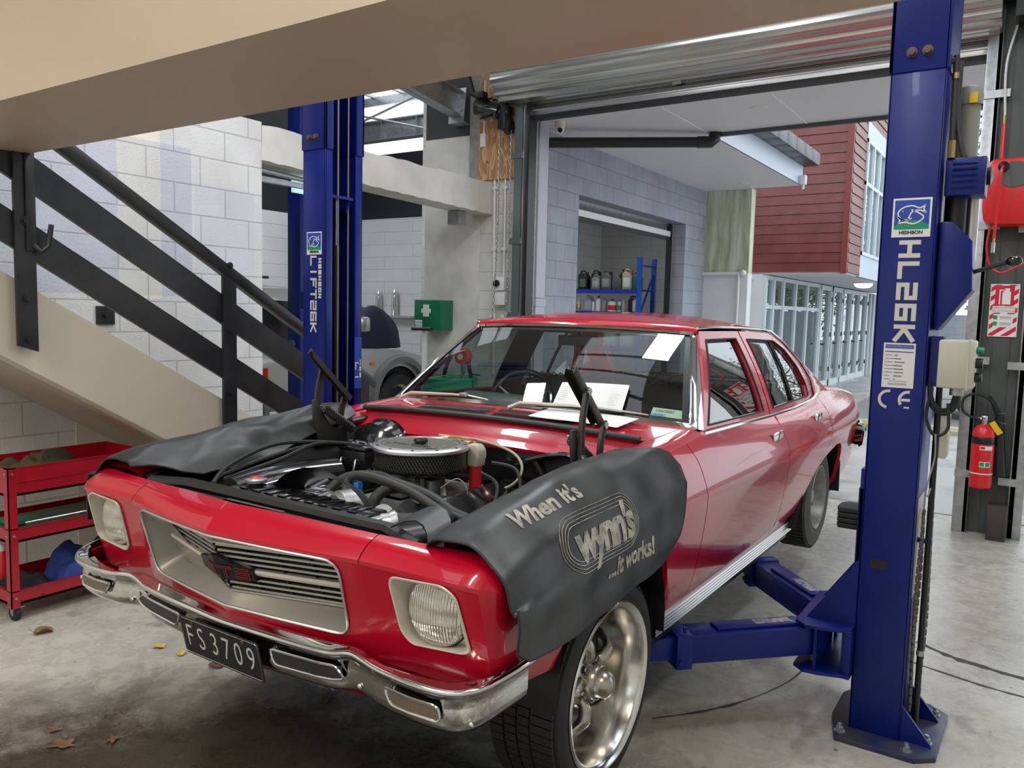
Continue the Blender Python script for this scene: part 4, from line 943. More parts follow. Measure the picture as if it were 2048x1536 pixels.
for (x, y) in ((X1, Y0), (X1, Y1), (X0, Y0), (X0, Y1)):
    sx = -1 if x == X1 else 1; sy = 1 if y == Y0 else -1
    m = MB(); m.box((x-sx*.003, y-sy*.003, .07), (x+sx*.002, y+sy*.038, .765)); m.box((x-sx*.003, y-sy*.003, .07), (x+sx*.038, y+sy*.002, .765))
    p = m.build('corner_post', M['trolley'], TR)
    for z in (.735, .43, .12):
        if sx < 0: MB().cyl((x+.002, y+sy*.018, z), (x+.009, y+sy*.018, z), .006, n=10).build('screw', M['galv'], p)
        MB().cyl((x+sx*.018, y-sy*.002, z), (x+sx*.018, y-sy*.008, z), .006, n=10).build('screw', M['galv'], p)
    m = MB(); cx, cy = x+sx*.03, y+sy*.03
    m.prism([(cx-.016, .07), (cx+.016, .07), (cx+.012, .03), (cx-.004, .03)], cy-.02, cy-.016, 1); m.prism([(cx-.016, .07), (cx+.016, .07), (cx+.012, .03), (cx-.004, .03)], cy+.016, cy+.02, 1); m.box((cx-.03, cy-.03, .068), (cx+.03, cy+.03, .073))
    cs = m.build('castor', M['galv'], TR)
    MB().ring((cx-.005, cy-.014, .037), (0, 1, 0), [(.0001, 0), (.036, 0), (.037, .004), (.037, .024), (.036, .028), (.0001, .028)], 24).build('wheel', M['rubber'], cs)
cloth('olive_cloth', (-2.42, .70, .64), .145, .24, .17, 3, M['cloth_olive'], 'olive green canvas cloth heaped in the top tray of the red trolley', 'cloth', fold=5)
cloth('blue_cloth', (-2.34, .90, .098), .15, .22, .24, 5, M['cloth_blue'], 'crumpled blue overalls on the bottom shelf of the red trolley', 'cloth', fold=4)
cloth('dark_cloth', (-2.32, .57, .098), .13, .11, .13, 8, M['cloth_black'], 'dark grey rag in the near corner of the trolley bottom shelf', 'cloth', fold=3)
t = thing('spray_bottle', 'small red and white bottle on bottom shelf of the trolley', 'bottle', (-2.5, .50, .097))
MB().ring((-2.50, .55, .097), (0, 0, 1), [(.0001, 0), (.03, 0), (.03, .15), (.015, .18)], 20).build('body', M['redplastic'], t)
MB().cyl((-2.50, .55, .27), (-2.50, .55, .31), .016).build('cap', M['whiteplastic'], t)
t = thing('torque_wrench', 'long chrome tool bar lying along the trolley middle shelf', 'wrench', (-2.2, .8, .46))
m = MB(); m.cyl((-2.195, .50, .478), (-2.195, 1.08, .478), .008, n=12); m.build('shaft', M['chrome'], t)
MB().cyl((-2.195, .45, .478), (-2.195, .52, .478), .012, n=12).build('handle', M['black'], t)
one(MB().box((-2.5, .5, .407), (-2.23, 1.1, .455), bev=.006), 'tool_case', M['greenpaint'], 'flat dark green case on the trolley middle shelf', 'case')

# ============================================================ fire extinguisher, signs, reel
EX = (1.60, 5.36)
t = thing('fire_extinguisher', 'red fire extinguisher hanging on the dark door column', 'fire extinguisher', (EX[0], EX[1], .37))
m = MB(); m.ring((*EX, .37), (0, 0, 1), [(.0001, 0), (.066, 0), (.074, .008), (.075, .03), (.075, .385), (.068, .425), (.045, .455), (.025, .468), (.0001, .47)], 32); c = m.build('cylinder', M['redplastic'], t)
MB().ring((*EX, .37), (0, 0, 1), [(.0752, .325), (.0758, .326), (.0758, .378), (.0752, .379)], 32).build('black_band', M['black'], c)
MB().ring((*EX, .37), (0, 0, 1), [(.0752, .105), (.0762, .107), (.0762, .112), (.0752, .114)], 32).build('white_strap', M['whiteplastic'], c)
def curved(m, z0, z1, a0, a1, r=.0763):
    n = 10; m.grid([[(EX[0]+r*math.sin(lerp(a0, a1, i/n)), EX[1]-r*math.cos(lerp(a0, a1, i/n)), z) for i in range(n+1)] for z in (z0, z1)])
m = MB(); curved(m, .655, .685, -.2, .95); l_ = m.build('maker_label', M['paper'], c)
m = MB(); curved(m, .662, .680, -.15, .25, .0768); m.build('red_mark', M['sign_red'], l_)
m = MB(); curved(m, .530, .570, -.15, .80); l_ = m.build('safety_label', M['paper'], c)
m = MB(); curved(m, .535, .565, -.12, .26, .0768); curved(m, .535, .565, .36, .74, .0768); m.build('green_mark', M['sign_green'], l_)
m = MB(); m.cyl((*EX, .835), (*EX, .90), .018, n=12); m.box((EX[0]-.02, EX[1]-.02, .865), (EX[0]+.02, EX[1]+.02, .90), bev=.004); m.build('valve', M['chrome'], t)
m = MB(); m.box((-.01, -.012, -.002), (.13, .012, .002), Matrix.Translation((EX[0], EX[1], .90)) @ Matrix.Rotation(math.radians(-14), 4, 'Y')); m.box((-.01, -.012, -.002), (.14, .012, .002), Matrix.Translation((EX[0], EX[1], .875)) @ Matrix.Rotation(math.radians(9), 4, 'Y')); m.build('lever', M['chrome'], t)
m = MB(); m.tube(catmull([(EX[0]-.02, EX[1], .875), (EX[0]-.075, EX[1]-.01, .88), (EX[0]-.145, EX[1]-.01, .93), (EX[0]-.14, EX[1]-.01, 1.02), (EX[0]-.06, EX[1]-.01, 1.055), (EX[0]+.02, EX[1], 1.02), (EX[0]+.06, EX[1]+.01, .97)], 8), .010, 10); m.build('hose', M['rubber'], t)
MB().cyl((EX[0]-.06, EX[1], .876), (EX[0]-.02, EX[1], .875), .012, n=8).build('hose_fitting', M['brass'], t)
m = MB(); m.cyl((EX[0]+.02, EX[1]+.02, 1.04), (EX[0]+.075, EX[1]+.05, .92), .012, .02, 12); m.cyl((EX[0]+.085, EX[1]+.06, .92), (EX[0]+.11, EX[1]+.06, .46), .025, .05, 20); m.build('horn', M['black'], t)
m = MB(); m.box((-.02, -.001, -.05), (.02, .001, .05), Matrix.Translation((EX[0]+.075, EX[1]-.04, .82)) @ Matrix.Rotation(math.radians(-35), 4, 'Y')); m.build('inspection_tag', M['yellow'], t)
t = thing('fire_sign', 'red and white striped carbon dioxide fire extinguisher sign', 'sign', (1.66, 5.49, 1.5))
sx0, sx1, sz0, sz1, sy = 1.565, 1.748, 1.475, 1.858, 5.488
MB().box((sx0, sy, sz0), (sx1, sy+.004, sz1)).build('sign_board', M['paper'], t)
m = MB(); W_, H_ = sx1-sx0, sz1-sz0
def clipstripe(o_):
    # diagonal stripe clipped to the sign's inner rectangle
    a, b, c_, d_ = .006, W_-.006, .006, H_-.006; pts = []
    lo = lambda x: o_+x*.75; hi = lambda x: o_+.034+x*.75
    P = [(x, lo(x)) for x in (a, b)]+[(x, hi(x)) for x in (b, a)]
    def clip(P, f, cr):
        out = []
        for i in range(len(P)):
            p, q = P[i-1], P[i]
            if f(q):
                if not f(p): out.append(cr(p, q))
                out.append(q)
            elif f(p): out.append(cr(p, q))
        return out
    def cz(zv): return lambda p, q: (p[0]+(q[0]-p[0])*(zv-p[1])/(q[1]-p[1]), zv)
    P = clip(P, lambda p: p[1] >= c_, cz(c_)); P = clip(P, lambda p: p[1] <= d_, cz(d_)) if P else P
    if len(P) > 2: m.poly([(sx0+p[0], sy-.0006, sz0+p[1]) for p in P])
for i in range(-3, 8): clipstripe(-.02+i*.068)
m.build('red_stripes', M['sign_red'], t, smooth=0)
m = MB(); m.box((sx0+.032, sy-.0014, sz0+.225), (sx1-.032, sy-.0008, sz1-.012)); m.build('pictogram_panel', M['sign_red'], t)
m = MB(); cx = (sx0+sx1)/2+.012; z = sz0+.235
m.box((cx-.026, sy-.0022, z), (cx+.026, sy-.0016, z+.085)); m.prism([(cx-.026, z+.085), (cx+.026, z+.085), (cx+.015, z+.105), (cx-.015, z+.105)], sy-.0022, sy-.0016, 1); m.box((cx-.012, sy-.0022, z+.105), (cx+.018, sy-.0016, z+.117))
m.box((cx-.046, sy-.0022, z), (cx-.038, sy-.0016, z+.10)); m.box((cx-.046, sy-.0022, z+.10), (cx-.01, sy-.0016, z+.108)); m.build('extinguisher_symbol', M['paper'], t)
m = MB(); m.box((sx0+.02, sy-.0016, sz0+.175), (sx1-.02, sy-.001, sz0+.222)); m.box((sx0+.03, sy-.0016, sz0+.07), (sx1-.03, sy-.001, sz0+.165)); m.build('text_panel', M['paper'], t)
text('CARBON DIOXIDE', .0175, frame(((sx0+sx1)/2, sy-.0018, sz0+.209), (1, 0, 0), (0, 0, 1)), M['black'], 'lettering', t, depth=.0002)
text('FIRE EXTINGUISHER', .0165, frame(((sx0+sx1)/2, sy-.0018, sz0+.187), (1, 0, 0), (0, 0, 1)), M['black'], 'lettering', t, depth=.0002)
m = MB(); m.box((sx0+.03, sy-.0022, sz0+.125), (sx0+.056, sy-.0017, sz0+.155)); m.box((sx0+.03, sy-.0022, sz0+.08), (sx0+.056, sy-.0017, sz0+.11)); m.build('green_mark', M['sign_green'], t)
m = MB()
for q in (.146, .138, .130, .100, .092, .084): m.box((sx0+.07, sy-.0022, sz0+q), (sx1-.04, sy-.0017, sz0+q+.003))
m.build('fine_print', M['ink'], t)
t = thing('hose_reel', 'red plastic air hose reel mounted on the dark column', 'hose reel', (1.68, 5.3, 2.5))
m = MB(); pr2 = [(1.485, 2.40), (1.49, 2.66), (1.53, 2.715), (1.80, 2.72), (1.86, 2.66), (1.88, 2.42), (1.85, 2.28), (1.78, 2.255), (1.58, 2.26), (1.50, 2.285)]
m.prism(pr2, 5.22, 5.42, 1, bev=.02); m.build('housing', M['redplastic'], t)
m = MB(); n = 28; m.prism([(1.665+.088*math.cos(2*PI*i/n)*(1+.25*(math.cos(2*PI*i/n) > 0)), 2.60+.088*math.sin(2*PI*i/n)) for i in range(n)], 5.212, 5.225, 1); m.build('drum_opening', M['steelgrey'], t)
MB().ring((1.60, 5.215, 2.655), (0, -1, 0), [(.034, 0), (.034, .02), (.012, .035)], 20).build('hose_guide', M['black'], t)
m = MB(); m.tube(catmull([(1.60, 5.17, 2.655), (1.592, 5.14, 2.60), (1.585, 5.15, 2.40), (1.578, 5.16, 2.16)], 6), .010, 10); m.tube(catmull([(1.545, 5.3, 2.27), (1.53, 5.3, 2.12), (1.56, 5.3, 1.98), (1.63, 5.3, 1.93), (1.72, 5.3, 1.97), (1.80, 5.3, 2.02)], 8), .008, 8)
m.tube([(1.575, 5.36, 2.72), (1.575, 5.38, 2.98)], .014, 10); m.build('air_hose', M['redplastic'], t)
MB().cyl((1.578, 5.16, 2.165), (1.577, 5.16, 2.13), .008, n=8).cyl((1.575, 5.38, 2.97), (1.575, 5.38, 3.04), .010, n=8).build('brass_fitting', M['brass'], t)
MB().cyl((1.577, 5.16, 2.13), (1.576, 5.16, 2.06), .013, n=12).build('coupler', M['chrome'], t)
m = MB(); m.tube(catmull([(1.575, 5.38, 3.04), (1.56, 5.40, 3.4), (1.62, 5.42, 3.75), (1.66, 5.43, 4.2)], 6), .008, 8); m.build('air_line', M['whiteplastic'], t)
one(MB().box((1.66, 5.30, 0), (1.785, 5.44, .255), bev=.006), 'foot_guard', mat('dark_brown_cover', (.055, .045, .040), .5, 0, .3, 12), 'dark brown metal cover box standing at the foot of the column', 'box')

# ============================================================ drum with pump
D = (-3.14, 5.1)
t = thing('oil_drum', 'bright green oil drum standing by the white block wall', 'drum', (D[0], D[1], 0))
m = MB(); m.ring((*D, 0), (0, 0, 1), [(.0001, 0), (.285, 0), (.29, .01), (.285, .02), (.285, .29), (.295, .30), (.285, .31), (.285, .58), (.295, .59), (.285, .60), (.285, .86), (.292, .875), (.285, .885), (.275, .87), (.0001, .868)], 40); m.build('barrel', M['greendrum'], t)
t = thing('drum_pump', 'red rotary hand pump with black hoses on the green drum', 'pump', (D[0]+.17, D[1], .87))
MB().cyl((D[0]+.17, D[1], .86), (D[0]+.17, D[1], 1.02), .022, n=12).build('stem', M['galv'], t)
MB().ring((D[0]+.17, D[1]-.05, 1.10), (0, 1, 0), [(.0001, 0), (.075, 0), (.085, .015), (.085, .085), (.075, .10), (.0001, .10)], 28).build('pump_body', M['redplastic'], t)
MB().ring((D[0]+.17, D[1]-.058, 1.10), (0, 1, 0), [(.0001, 0), (.03, 0), (.03, .01)], 20).build('dial', M['whiteplastic'], t)
m = MB(); m.tube(catmull([(D[0]+.22, D[1], 1.08), (D[0]+.25, D[1], .98), (D[0]+.28, D[1]+.02, .72), (D[0]+.30, D[1]+.02, .3)], 8), .02, 10); m.tube(catmull([(D[0], D[1], 1.08), (D[0]-.09, D[1]+.05, .98), (D[0]-.16, D[1]+.08, .80)], 8), .02, 10)
m.build('hose', M['rubber'], t); MB().cyl((D[0]+.27, D[1], .93), (D[0]+.38, D[1], .925), .008).build('crank', M['black'], t)

# ============================================================ unseen ceiling battens, added as sources for the room light
for i, (p, sx, sy, e, c) in enumerate(LAMPS+[((-6.5, 5.0, 4.2), .4, 1.5, 0, COOL), ((-4.4, 9.0, 3.5), .3, 1.2, 0, COOL)]):
    t = thing('unseen_batten', ['unseen white batten light added above the foreground beam', 'unseen white batten light added above the car bonnet', 'unseen white batten light added right of the lift column', 'warm ceiling batten light behind and right of the viewer', 'warm ceiling batten light behind and left of the viewer', 'unseen white batten light added beside the stair wall', 'unseen white batten light over the silver four wheel drive', 'unseen white batten light inside the parts store'][i], 'ceiling light', (p[0], p[1], p[2]))
    MB().box((p[0]-sx/2, p[1]-sy/2, p[2]), (p[0]+sx/2, p[1]+sy/2, p[2]+.05), bev=.006).build('housing', M['whiteplastic'], t)
    m = MB()
    for dx in (-.25, .25): m.cyl((p[0]+dx*sx, p[1]-sy/2+.03, p[2]-.02), (p[0]+dx*sx, p[1]+sy/2-.03, p[2]-.02), .016, n=10)
    m.build('tube', M['lamp'] if c is COOL else M['lampwarm'], t)

# ============================================================ silver four wheel drive in the next bay
def wheel_simple(t, cx, cy, cz, r, w, axis, tyre, rim, spokes=6, name='wheel'):
    m = MB(); m.ring((cx, cy, cz), axis, [(r*.60, 0), (r*.92, 0), (r, .12*w), (r, .88*w), (r*.92, w), (r*.60, w)], 40); a = V(*axis)
    for i in range(40):
        g = 2*PI*i/40; u = V(0, math.cos(g), math.sin(g))
        Mx = frame(V(cx, cy, cz)+u*r, a, V(0, -math.sin(g), math.cos(g)))
        m.box((.02*w, -r*.045, -.012), (.42*w, r*.045, .006), Mx); m.box((.55*w, -r*.045, -.012), (.98*w, r*.045, .006), Mx)
    wh = m.build(name, tyre, t)
    m = MB(); m.ring((cx, cy, cz), axis, [(r*.60, w*.98), (r*.55, w*.9), (r*.50, w*.45), (r*.12, w*.5), (r*.1, w*.7), (.0001, w*.7)], 40); m.build('rim', rim, wh)
    m = MB()
    for i in range(8):
        g = 2*PI*i/8; m.ring((cx, cy+math.cos(g)*r*.34, cz+math.sin(g)*r*.34), axis, [(.0001, w*.52), (r*.07, w*.52), (r*.07, w*.46)], 12)
    m.build('rim_hole', M['black'], wh)
    return wh
def arcpts(cy, cz, r, n=14): return [(cy-r*math.cos(PI*i/n), cz+r*math.sin(PI*i/n)) for i in range(n+1)]
SU = thing('four_wheel_drive', 'silver four wheel drive with bonnet area covered parked in the next bay', 'car', (-5.85, 5.1, 0))
yr, yf = 3.75, 6.42
low = [(2.85, .45), (2.80, .95), (2.95, 1.06)]+[(4.0, 1.08), (5.55, 1.08), (6.4, 1.04), (6.9, .98), (7.1, .85), (7.12, .5), (6.95, .42)]+[(p[0], p[1]) for p in reversed(arcpts(yf, .42, .46))]+[(5.9, .42), (4.3, .42)]+[p for p in reversed(arcpts(yr, .42, .46))]+[(3.2, .45)]
MB().prism(low, -6.75, -5.0, 0, bev=.05).build('body', M['silvercar'], SU)
MB().prism([(2.9, 1.05), (3.0, 1.72), (3.3, 1.80), (4.7, 1.78), (4.95, 1.70), (5.55, 1.06)], -6.62, -5.13, 0, bev=.04).build('cabin', M['silvercar'], SU)
m = MB(); m.prism([(3.12, 1.14), (3.18, 1.62), (4.0, 1.64), (4.0, 1.14)], -5.135, -5.105, 0); m.prism([(4.08, 1.14), (4.08, 1.64), (4.68, 1.62), (5.28, 1.14)], -5.135, -5.105, 0); m.build('side_window', M['blackgloss'], SU)
m = MB(); m.box((-6.2, 3.0, 1.84), (-5.25, 3.06, 1.88)); m.box((-6.45, 4.20, 1.83), (-5.2, 4.27, 1.88), bev=.01); m.box((-5.30, 4.15, 1.76), (-5.18, 4.34, 1.85), bev=.01); m.box((-5.28, 4.30, 1.86), (-5.2, 4.5, 1.89), bev=.01); m.build('roof_rack', M['black'], SU)
for (cy, r_) in ((yf, .46), (yr, .46)):
    m = MB(); rows = []
    for i in range(17):
        a = PI*(-.12+1.24*i/16); c_, s_ = -math.cos(a), math.sin(a)
        rows.append([(-5.03, cy+c_*r_, .42+s_*r_), (-4.93, cy+c_*r_, .42+s_*r_), (-4.94, cy+c_*(r_+.075), .42+s_*(r_+.075)), (-5.0, cy+c_*(r_+.10), .42+s_*(r_+.10))])
    m.grid(rows); m.build('wheel_arch_flare', M['greyclad'], SU)
    wheel_simple(SU, -5.24, cy, .37, .37, .25, (1, 0, 0), M['tyre'], M['silverlight'])
    MB().box((-6.6, cy-.44, .42), (-5.06, cy+.44, .86)).build('wheel_well', M['blackwall'], SU)
m = MB(); m.box((-5.03, 4.28, .42), (-4.98, 5.9, .52), bev=.02); m.build('side_step', M['greyclad'], SU)
m = MB(); m.box((-5.02, 5.62, 1.28), (-4.84, 5.72, 1.46), bev=.03); m.build('wing_mirror', M['silvercar'], SU)
MB().box((-5.0, 5.88, .86), (-4.985, 5.95, .90), bev=.006).build('side_indicator', M['orange'], SU)
MB().box((-5.0, 4.2, .78), (-4.985, 4.30, .90)).build('red_reflector', M['redlens'], SU)
MB().box((-5.0, 4.2, .45), (-4.985, 4.30, .56)).build('red_reflector', M['redlens'], SU)
m = MB(); m.box((-5.002, 5.44, .48), (-4.997, 5.446, 1.06)); m.box((-5.002, 4.06, .48), (-4.997, 4.066, 1.06)); m.build('door_gap', M['black'], SU)
cloth('navy_cover', (-5.72, 6.10, 1.05), .62, .80, .92, 21, M['cloth_navy'], 'dark navy cover draped over the front of the silver four wheel drive', 'cover', fold=1.3, rag=.1)
t = thing('wall_shelf', 'narrow wall shelf holding chrome bottles on the far bay wall', 'shelf', (-7.2, 8.4, 1.4))
MB().box((-7.5, 8.32, 1.42), (-6.45, 8.5, 1.45)).build('board', M['galv'], t)
for k, (x, h) in enumerate(((-7.25, .40), (-6.9, .42))):
    one(MB().ring((x, 8.42, 1.451), (0, 0, 1), [(.0001, 0), (.055, 0), (.05, h*.7), (.045, h*.85), (.02, h), (.0001, h)], 20), 'canister', M['chrome'], ['slim chrome canister on far wall shelf nearer the blue lift column', 'slim chrome canister on far wall shelf nearer the first aid box'][k], 'canister', 'chrome canisters on the far wall')
# ============================================================ parts store shelving
SH = thing('store_rack', 'blue steel shelving rack inside the parts store', 'shelving', (-4.3, 10.45, 0))
for (x, y) in ((-3.43, 10.2), (-3.43, 10.75), (-5.1, 10.2), (-5.1, 10.75)):
    MB().box((x-.035, y, 0), (x+.035, y+.05, 2.46)).build('upright', mat('rack_blue', (.01, .09, .50), .35) if 'rb' not in M else M['rb'], SH); M['rb'] = bpy.data.materials['rack_blue']
for z in (.45, 1.04, 1.60, 1.955): MB().box((-5.1, 10.18, z-.07), (-3.46, 10.21, z)).box((-5.1, 10.2, z-.02), (-3.46, 10.78, z)).build('shelf_board', mat('rack_beam_blue', (.01, .03, .32), .4) if 'rbb' not in M else M['rbb'], SH); M['rbb'] = bpy.data.materials['rack_beam_blue']
m = MB(); m.tube([(-3.43, 10.25, 1.5), (-3.43, 10.75, 2.2)], .018, 6); m.tube([(-3.43, 10.25, 2.33), (-3.43, 10.75, 2.33)], .015, 6); m.tube([(-3.43, 10.25, 1.0), (-3.43, 10.75, 1.5)], .018, 6); m.build('brace', M['rb'], SH)
def jug(x, z, w, h, d, col, capc, label, y=10.30, grp='oil jugs on the upper shelf', lab=None, handle=True):
    nm = 'oil_jug'; t = thing(nm, label, 'jug', (x, y+d/2, z), grp)
    k = 'c_%d_%d_%d' % tuple(int(q*255) for q in col)
    if k not in M: M[k] = mat('plastic_'+k, col, .35)
    k2 = 'c_%d_%d_%d' % tuple(int(q*255) for q in capc)
    if k2 not in M: M[k2] = mat('plastic_'+k2, capc, .35)
    m = MB(); m.prism([(x-w/2, z), (x+w/2, z), (x+w/2, z+h*.70), (x+w*.22, z+h*.86), (x-w*.10, z+h*.92), (x-w/2, z+h*.84)], y, y+d, 1, bev=.012)
    m.build('body', M[k], t)
    if handle: MB().tube(catmull([(x-w*.38, y+d/2, z+h*.84), (x-w*.36, y+d/2, z+h*1.0), (x, y+d/2, z+h*1.02), (x+w*.30, y+d/2, z+h*.83)], 5), .014, 8).build('handle', M[k], t)
    MB().cyl((x+w*.25, y+d/2, z+h*.80), (x+w*.30, y+d/2, z+h*.98), .026, n=14).build('cap', M[k2], t)
    if lab: MB().box((x-w*.34, y-.002, z+h*.12), (x+w*.30, y+.001, z+h*.60), bev=.0005).build('label', M[lab], t)
    return t
zz = 1.955
jug(-4.48, zz, .17, .29, .14, (.012, .012, .014), (.01, .01, .01), 'black oil jug with yellow green stripe, leftmost on upper shelf', lab='foliage')
jug(-4.31, zz, .16, .30, .14, (.02, .02, .022), (.01, .01, .01), 'black oil jug standing second from left on the upper shelf', y=10.42)
jug(-4.24, zz, .15, .22, .12, (.25, .26, .27), (.2, .2, .2), 'small grey oil jug in front of black jugs on upper shelf', lab='alu')
jug(-4.05, zz, .19, .29, .14, (.10, .105, .11), (.01, .01, .01), 'dark grey oil jug with pale swoosh label on upper shelf', lab='greyplastic')
jug(-3.86, zz, .16, .24, .13, (.085, .10, .11), (.01, .01, .01), 'slate grey flat can beside the green labelled oil jug', handle=False)
jug(-3.79, zz, .16, .32, .14, (.02, .02, .02), (.30, .02, .02), 'black jug standing behind the slate grey can', y=10.44)
jug(-3.68, zz, .17, .31, .14, (.45, .43, .27), (.55, .05, .05), 'cream oil jug with white and green label on upper shelf', lab='paper')
jug(-3.52, zz, .13, .26, .13, (.01, .13, .11), (.01, .10, .08), 'dark teal oil jug beside the rack upright')
zz = 1.60; G2 = 'bottles on the lower shelf'
def bottle(x, w, h, col, capc, label, lab=None, y=10.28):
    t = thing('bottle', label, 'bottle', (x, y, zz), G2)
    for c in (col, capc):
        k = 'c_%d_%d_%d' % tuple(int(q*255) for q in c)
        if k not in M: M[k] = mat('plastic_'+k, c, .35)
    K = lambda c: M['c_%d_%d_%d' % tuple(int(q*255) for q in c)]
    MB().ring((x, y, zz), (0, 0, 1), [(.0001, 0), (w/2, 0), (w/2, h*.72), (w*.18, h*.84), (w*.16, h*.86)], 20).build('body', K(col), t)
    MB().ring((x, y, zz), (0, 0, 1), [(w*.2, h*.84), (w*.2, h*.96), (w*.12, h), (.0001, h)], 16).build('cap', K(capc), t)
    if lab: MB().ring((x, y, zz), (0, 0, 1), [(w/2, h*.12), (w/2+.001, h*.13), (w/2+.001, h*.5), (w/2, h*.51)], 20).build('label', M[lab], t)
bottle(-4.53, .07, .20, (.55, .45, .25), (.6, .6, .55), 'amber bottle with white nozzle, leftmost on the lower shelf', 'brass')
jug(-4.37, zz, .14, .25, .12, (.50, .52, .53), (.5, .5, .5), 'translucent white jug with moulded handle on the lower shelf', grp=G2)
bottle(-4.25, .055, .19, (.72, .72, .72), (.55, .05, .12), 'slim white bottle with dark pink cap on the lower shelf')
bottle(-4.16, .085, .25, (.72, .72, .72), (.05, .01, .01), 'white bottle with tall black and red trigger top')
bottle(-4.05, .08, .22, (.28, .28, .28), (.60, .03, .03), 'grey bottle with red spout on the lower shelf')
bottle(-3.91, .14, .20, (.66, .64, .62), (.03, .02, .02), 'wide white tin with pink red lower label', 'sign_red')
bottle(-3.78, .06, .20, (.60, .64, .62), (.03, .15, .12), 'slim white and green spray can on the lower shelf', 'sign_green')
bottle(-3.71, .055, .22, (.35, .36, .38), (.02, .35, .62), 'grey spray can with bright blue cap')
jug(-3.59, zz, .15, .24, .14, (.035, .04, .045), (.02, .02, .02), 'black square jug beside the white jerry can', grp=G2, y=10.34)
jug(-3.50, zz, .10, .21, .14, (.62, .62, .60), (.6, .6, .6), 'white jerry can next to the rack upright', grp=G2, y=10.26)
zz = 1.04
jug(-3.95, zz, .22, .34, .2, (.66, .66, .64), (.6, .1, .1), 'large white jerry can with red and black label, left of two', grp='large cans on the third shelf', lab='paper')
jug(-3.66, zz, .22, .34, .2, (.68, .70, .68), (.2, .3, .3), 'large white jerry can with red and black label, right of two', grp='large cans on the third shelf', lab='paper')
# ============================================================ outside: white car and trees
t = thing('parked_car', 'white car parked in the street beyond the yellow kerb', 'car', (2.5, 14.2, 0))
low = [(.25, .30), (.25, .75), (.6, .86)]+[(3.8, .9), (4.2, .8), (4.3, .45), (4.2, .28)]+[p for p in reversed(arcpts(3.5, .30, .34))]+[(1.7, .25)]+[p for p in reversed(arcpts(1.1, .30, .34))]+[(.35, .28)]
MB().prism(low, 13.4, 15.1, 1, bev=.05).build('body', M['white'], t)
MB().prism([(.8, .85), (1.4, 1.35), (2.8, 1.38), (3.6, .88)], 13.5, 15.0, 1, bev=.05).build('cabin', M['blackgloss'], t)
for x in (1.1, 3.5):
    m = MB(); m.ring((x, 13.42, .27), (0, 1, 0), [(.0001, 0), (.19, 0), (.30, 0), (.31, .03), (.31, .2)], 32); m.build('wheel', M['tyre'], t)
def tree(x, y, h, r, seed, label, n=2600, th=2.2):
    rng = random.Random(seed); t = thing('tree', label, 'tree', (x, y, 0), 'trees beyond the boundary wall')
    m = MB(); m.tube(catmull([(x, y, 0), (x+.1, y, th*.5), (x-.1, y+.1, th), (x+.2, y, h*.75)], 5), [.16]*6+[.12]*5+[.05]*5, 8)
    tips = []
    for i in range(14):
        a = rng.uniform(0, 6.28); z0 = rng.uniform(th*.7, h*.7); q = (x+math.cos(a)*r*.8, y+math.sin(a)*r*.8, z0+rng.uniform(.3, 1.4)); tips.append(V(*q))
        m.tube(catmull([(x, y, z0), (x+math.cos(a)*r*.4, y+math.sin(a)*r*.4, z0+.25), q], 4), [.06, .055, .05, .045, .04, .035, .03, .02, .015], 5)
    m.build('trunk', M['bark'], t)
    m = MB(); clumps = [(V(x, y, 0)+V(rng.gauss(0, .5)*r, rng.gauss(0, .5)*r, rng.uniform(th, h))) for _ in range(34)]+tips
    for i in range(n):
        c = rng.choice(clumps); p = c+V(rng.gauss(0, .28), rng.gauss(0, .28), rng.gauss(0, .24))*r*.8
        u = V(rng.gauss(0, 1), rng.gauss(0, 1), rng.gauss(0, 1)).normalized(); w = u.orthogonal().normalized(); s_ = rng.uniform(.05, .12)
        m._add([p-u*s_, p+w*s_*.5, p+u*s_, p-w*s_*.5], [(0, 1, 2, 3)])
    m.build('foliage', M['foliage'], t, smooth=0)
tree(.9, 27, 9.5, 2.2, 4, 'grey green tree rising beyond the wall, between lift column and door rail', 7000)
tree(7.0, 30, 8, 2.0, 9, 'leafy tree further right beyond the street', 3000)
tree(2.2, 34, 5, 1.5, 12, 'low light green tree behind the boundary wall', 3000, 1.2)
# ============================================================ dry leaves on the floor
def leaf(x, y, s, rot, mt, label, curl=.25, lobes=0, stem=True):
    m = MB(); n = 20; pts = []
    for i in range(n):
        a = 2*PI*i/n; r = s*(1-.25*math.cos(a))*(1+(.35*math.cos(lobes*a) if lobes else 0))
        px = r*math.cos(a)*1.15; py = r*math.sin(a)*.8; pts.append((px, py, curl*(py*py)/s+.15*curl*s*math.sin(3*a)+.004))
    R = Matrix.Rotation(rot, 3, 'Z')
    C_ = V(x, y, .003); vs = [C_+R @ V(*p) for p in pts]
    m._add([C_+V(0, 0, curl*.02*s)]+vs, [(0, i+1, (i+1) % n+1) for i in range(n)])
    t = thing('fallen_leaf', label, 'leaf', (x, y, 0), 'fallen leaves on the concrete floor'); m.build('blade', M[mt], t, mods=[('SOLIDIFY', dict(thickness=.0006))])
    if stem: MB().tube([tuple(C_+R @ V(-s*.9, 0, .005)), tuple(C_+R @ V(-s*1.5, .1*s, .012)), tuple(C_+R @ V(-s*2.0, .3*s, .03))], .0012, 5).build('stem', M[mt], t)

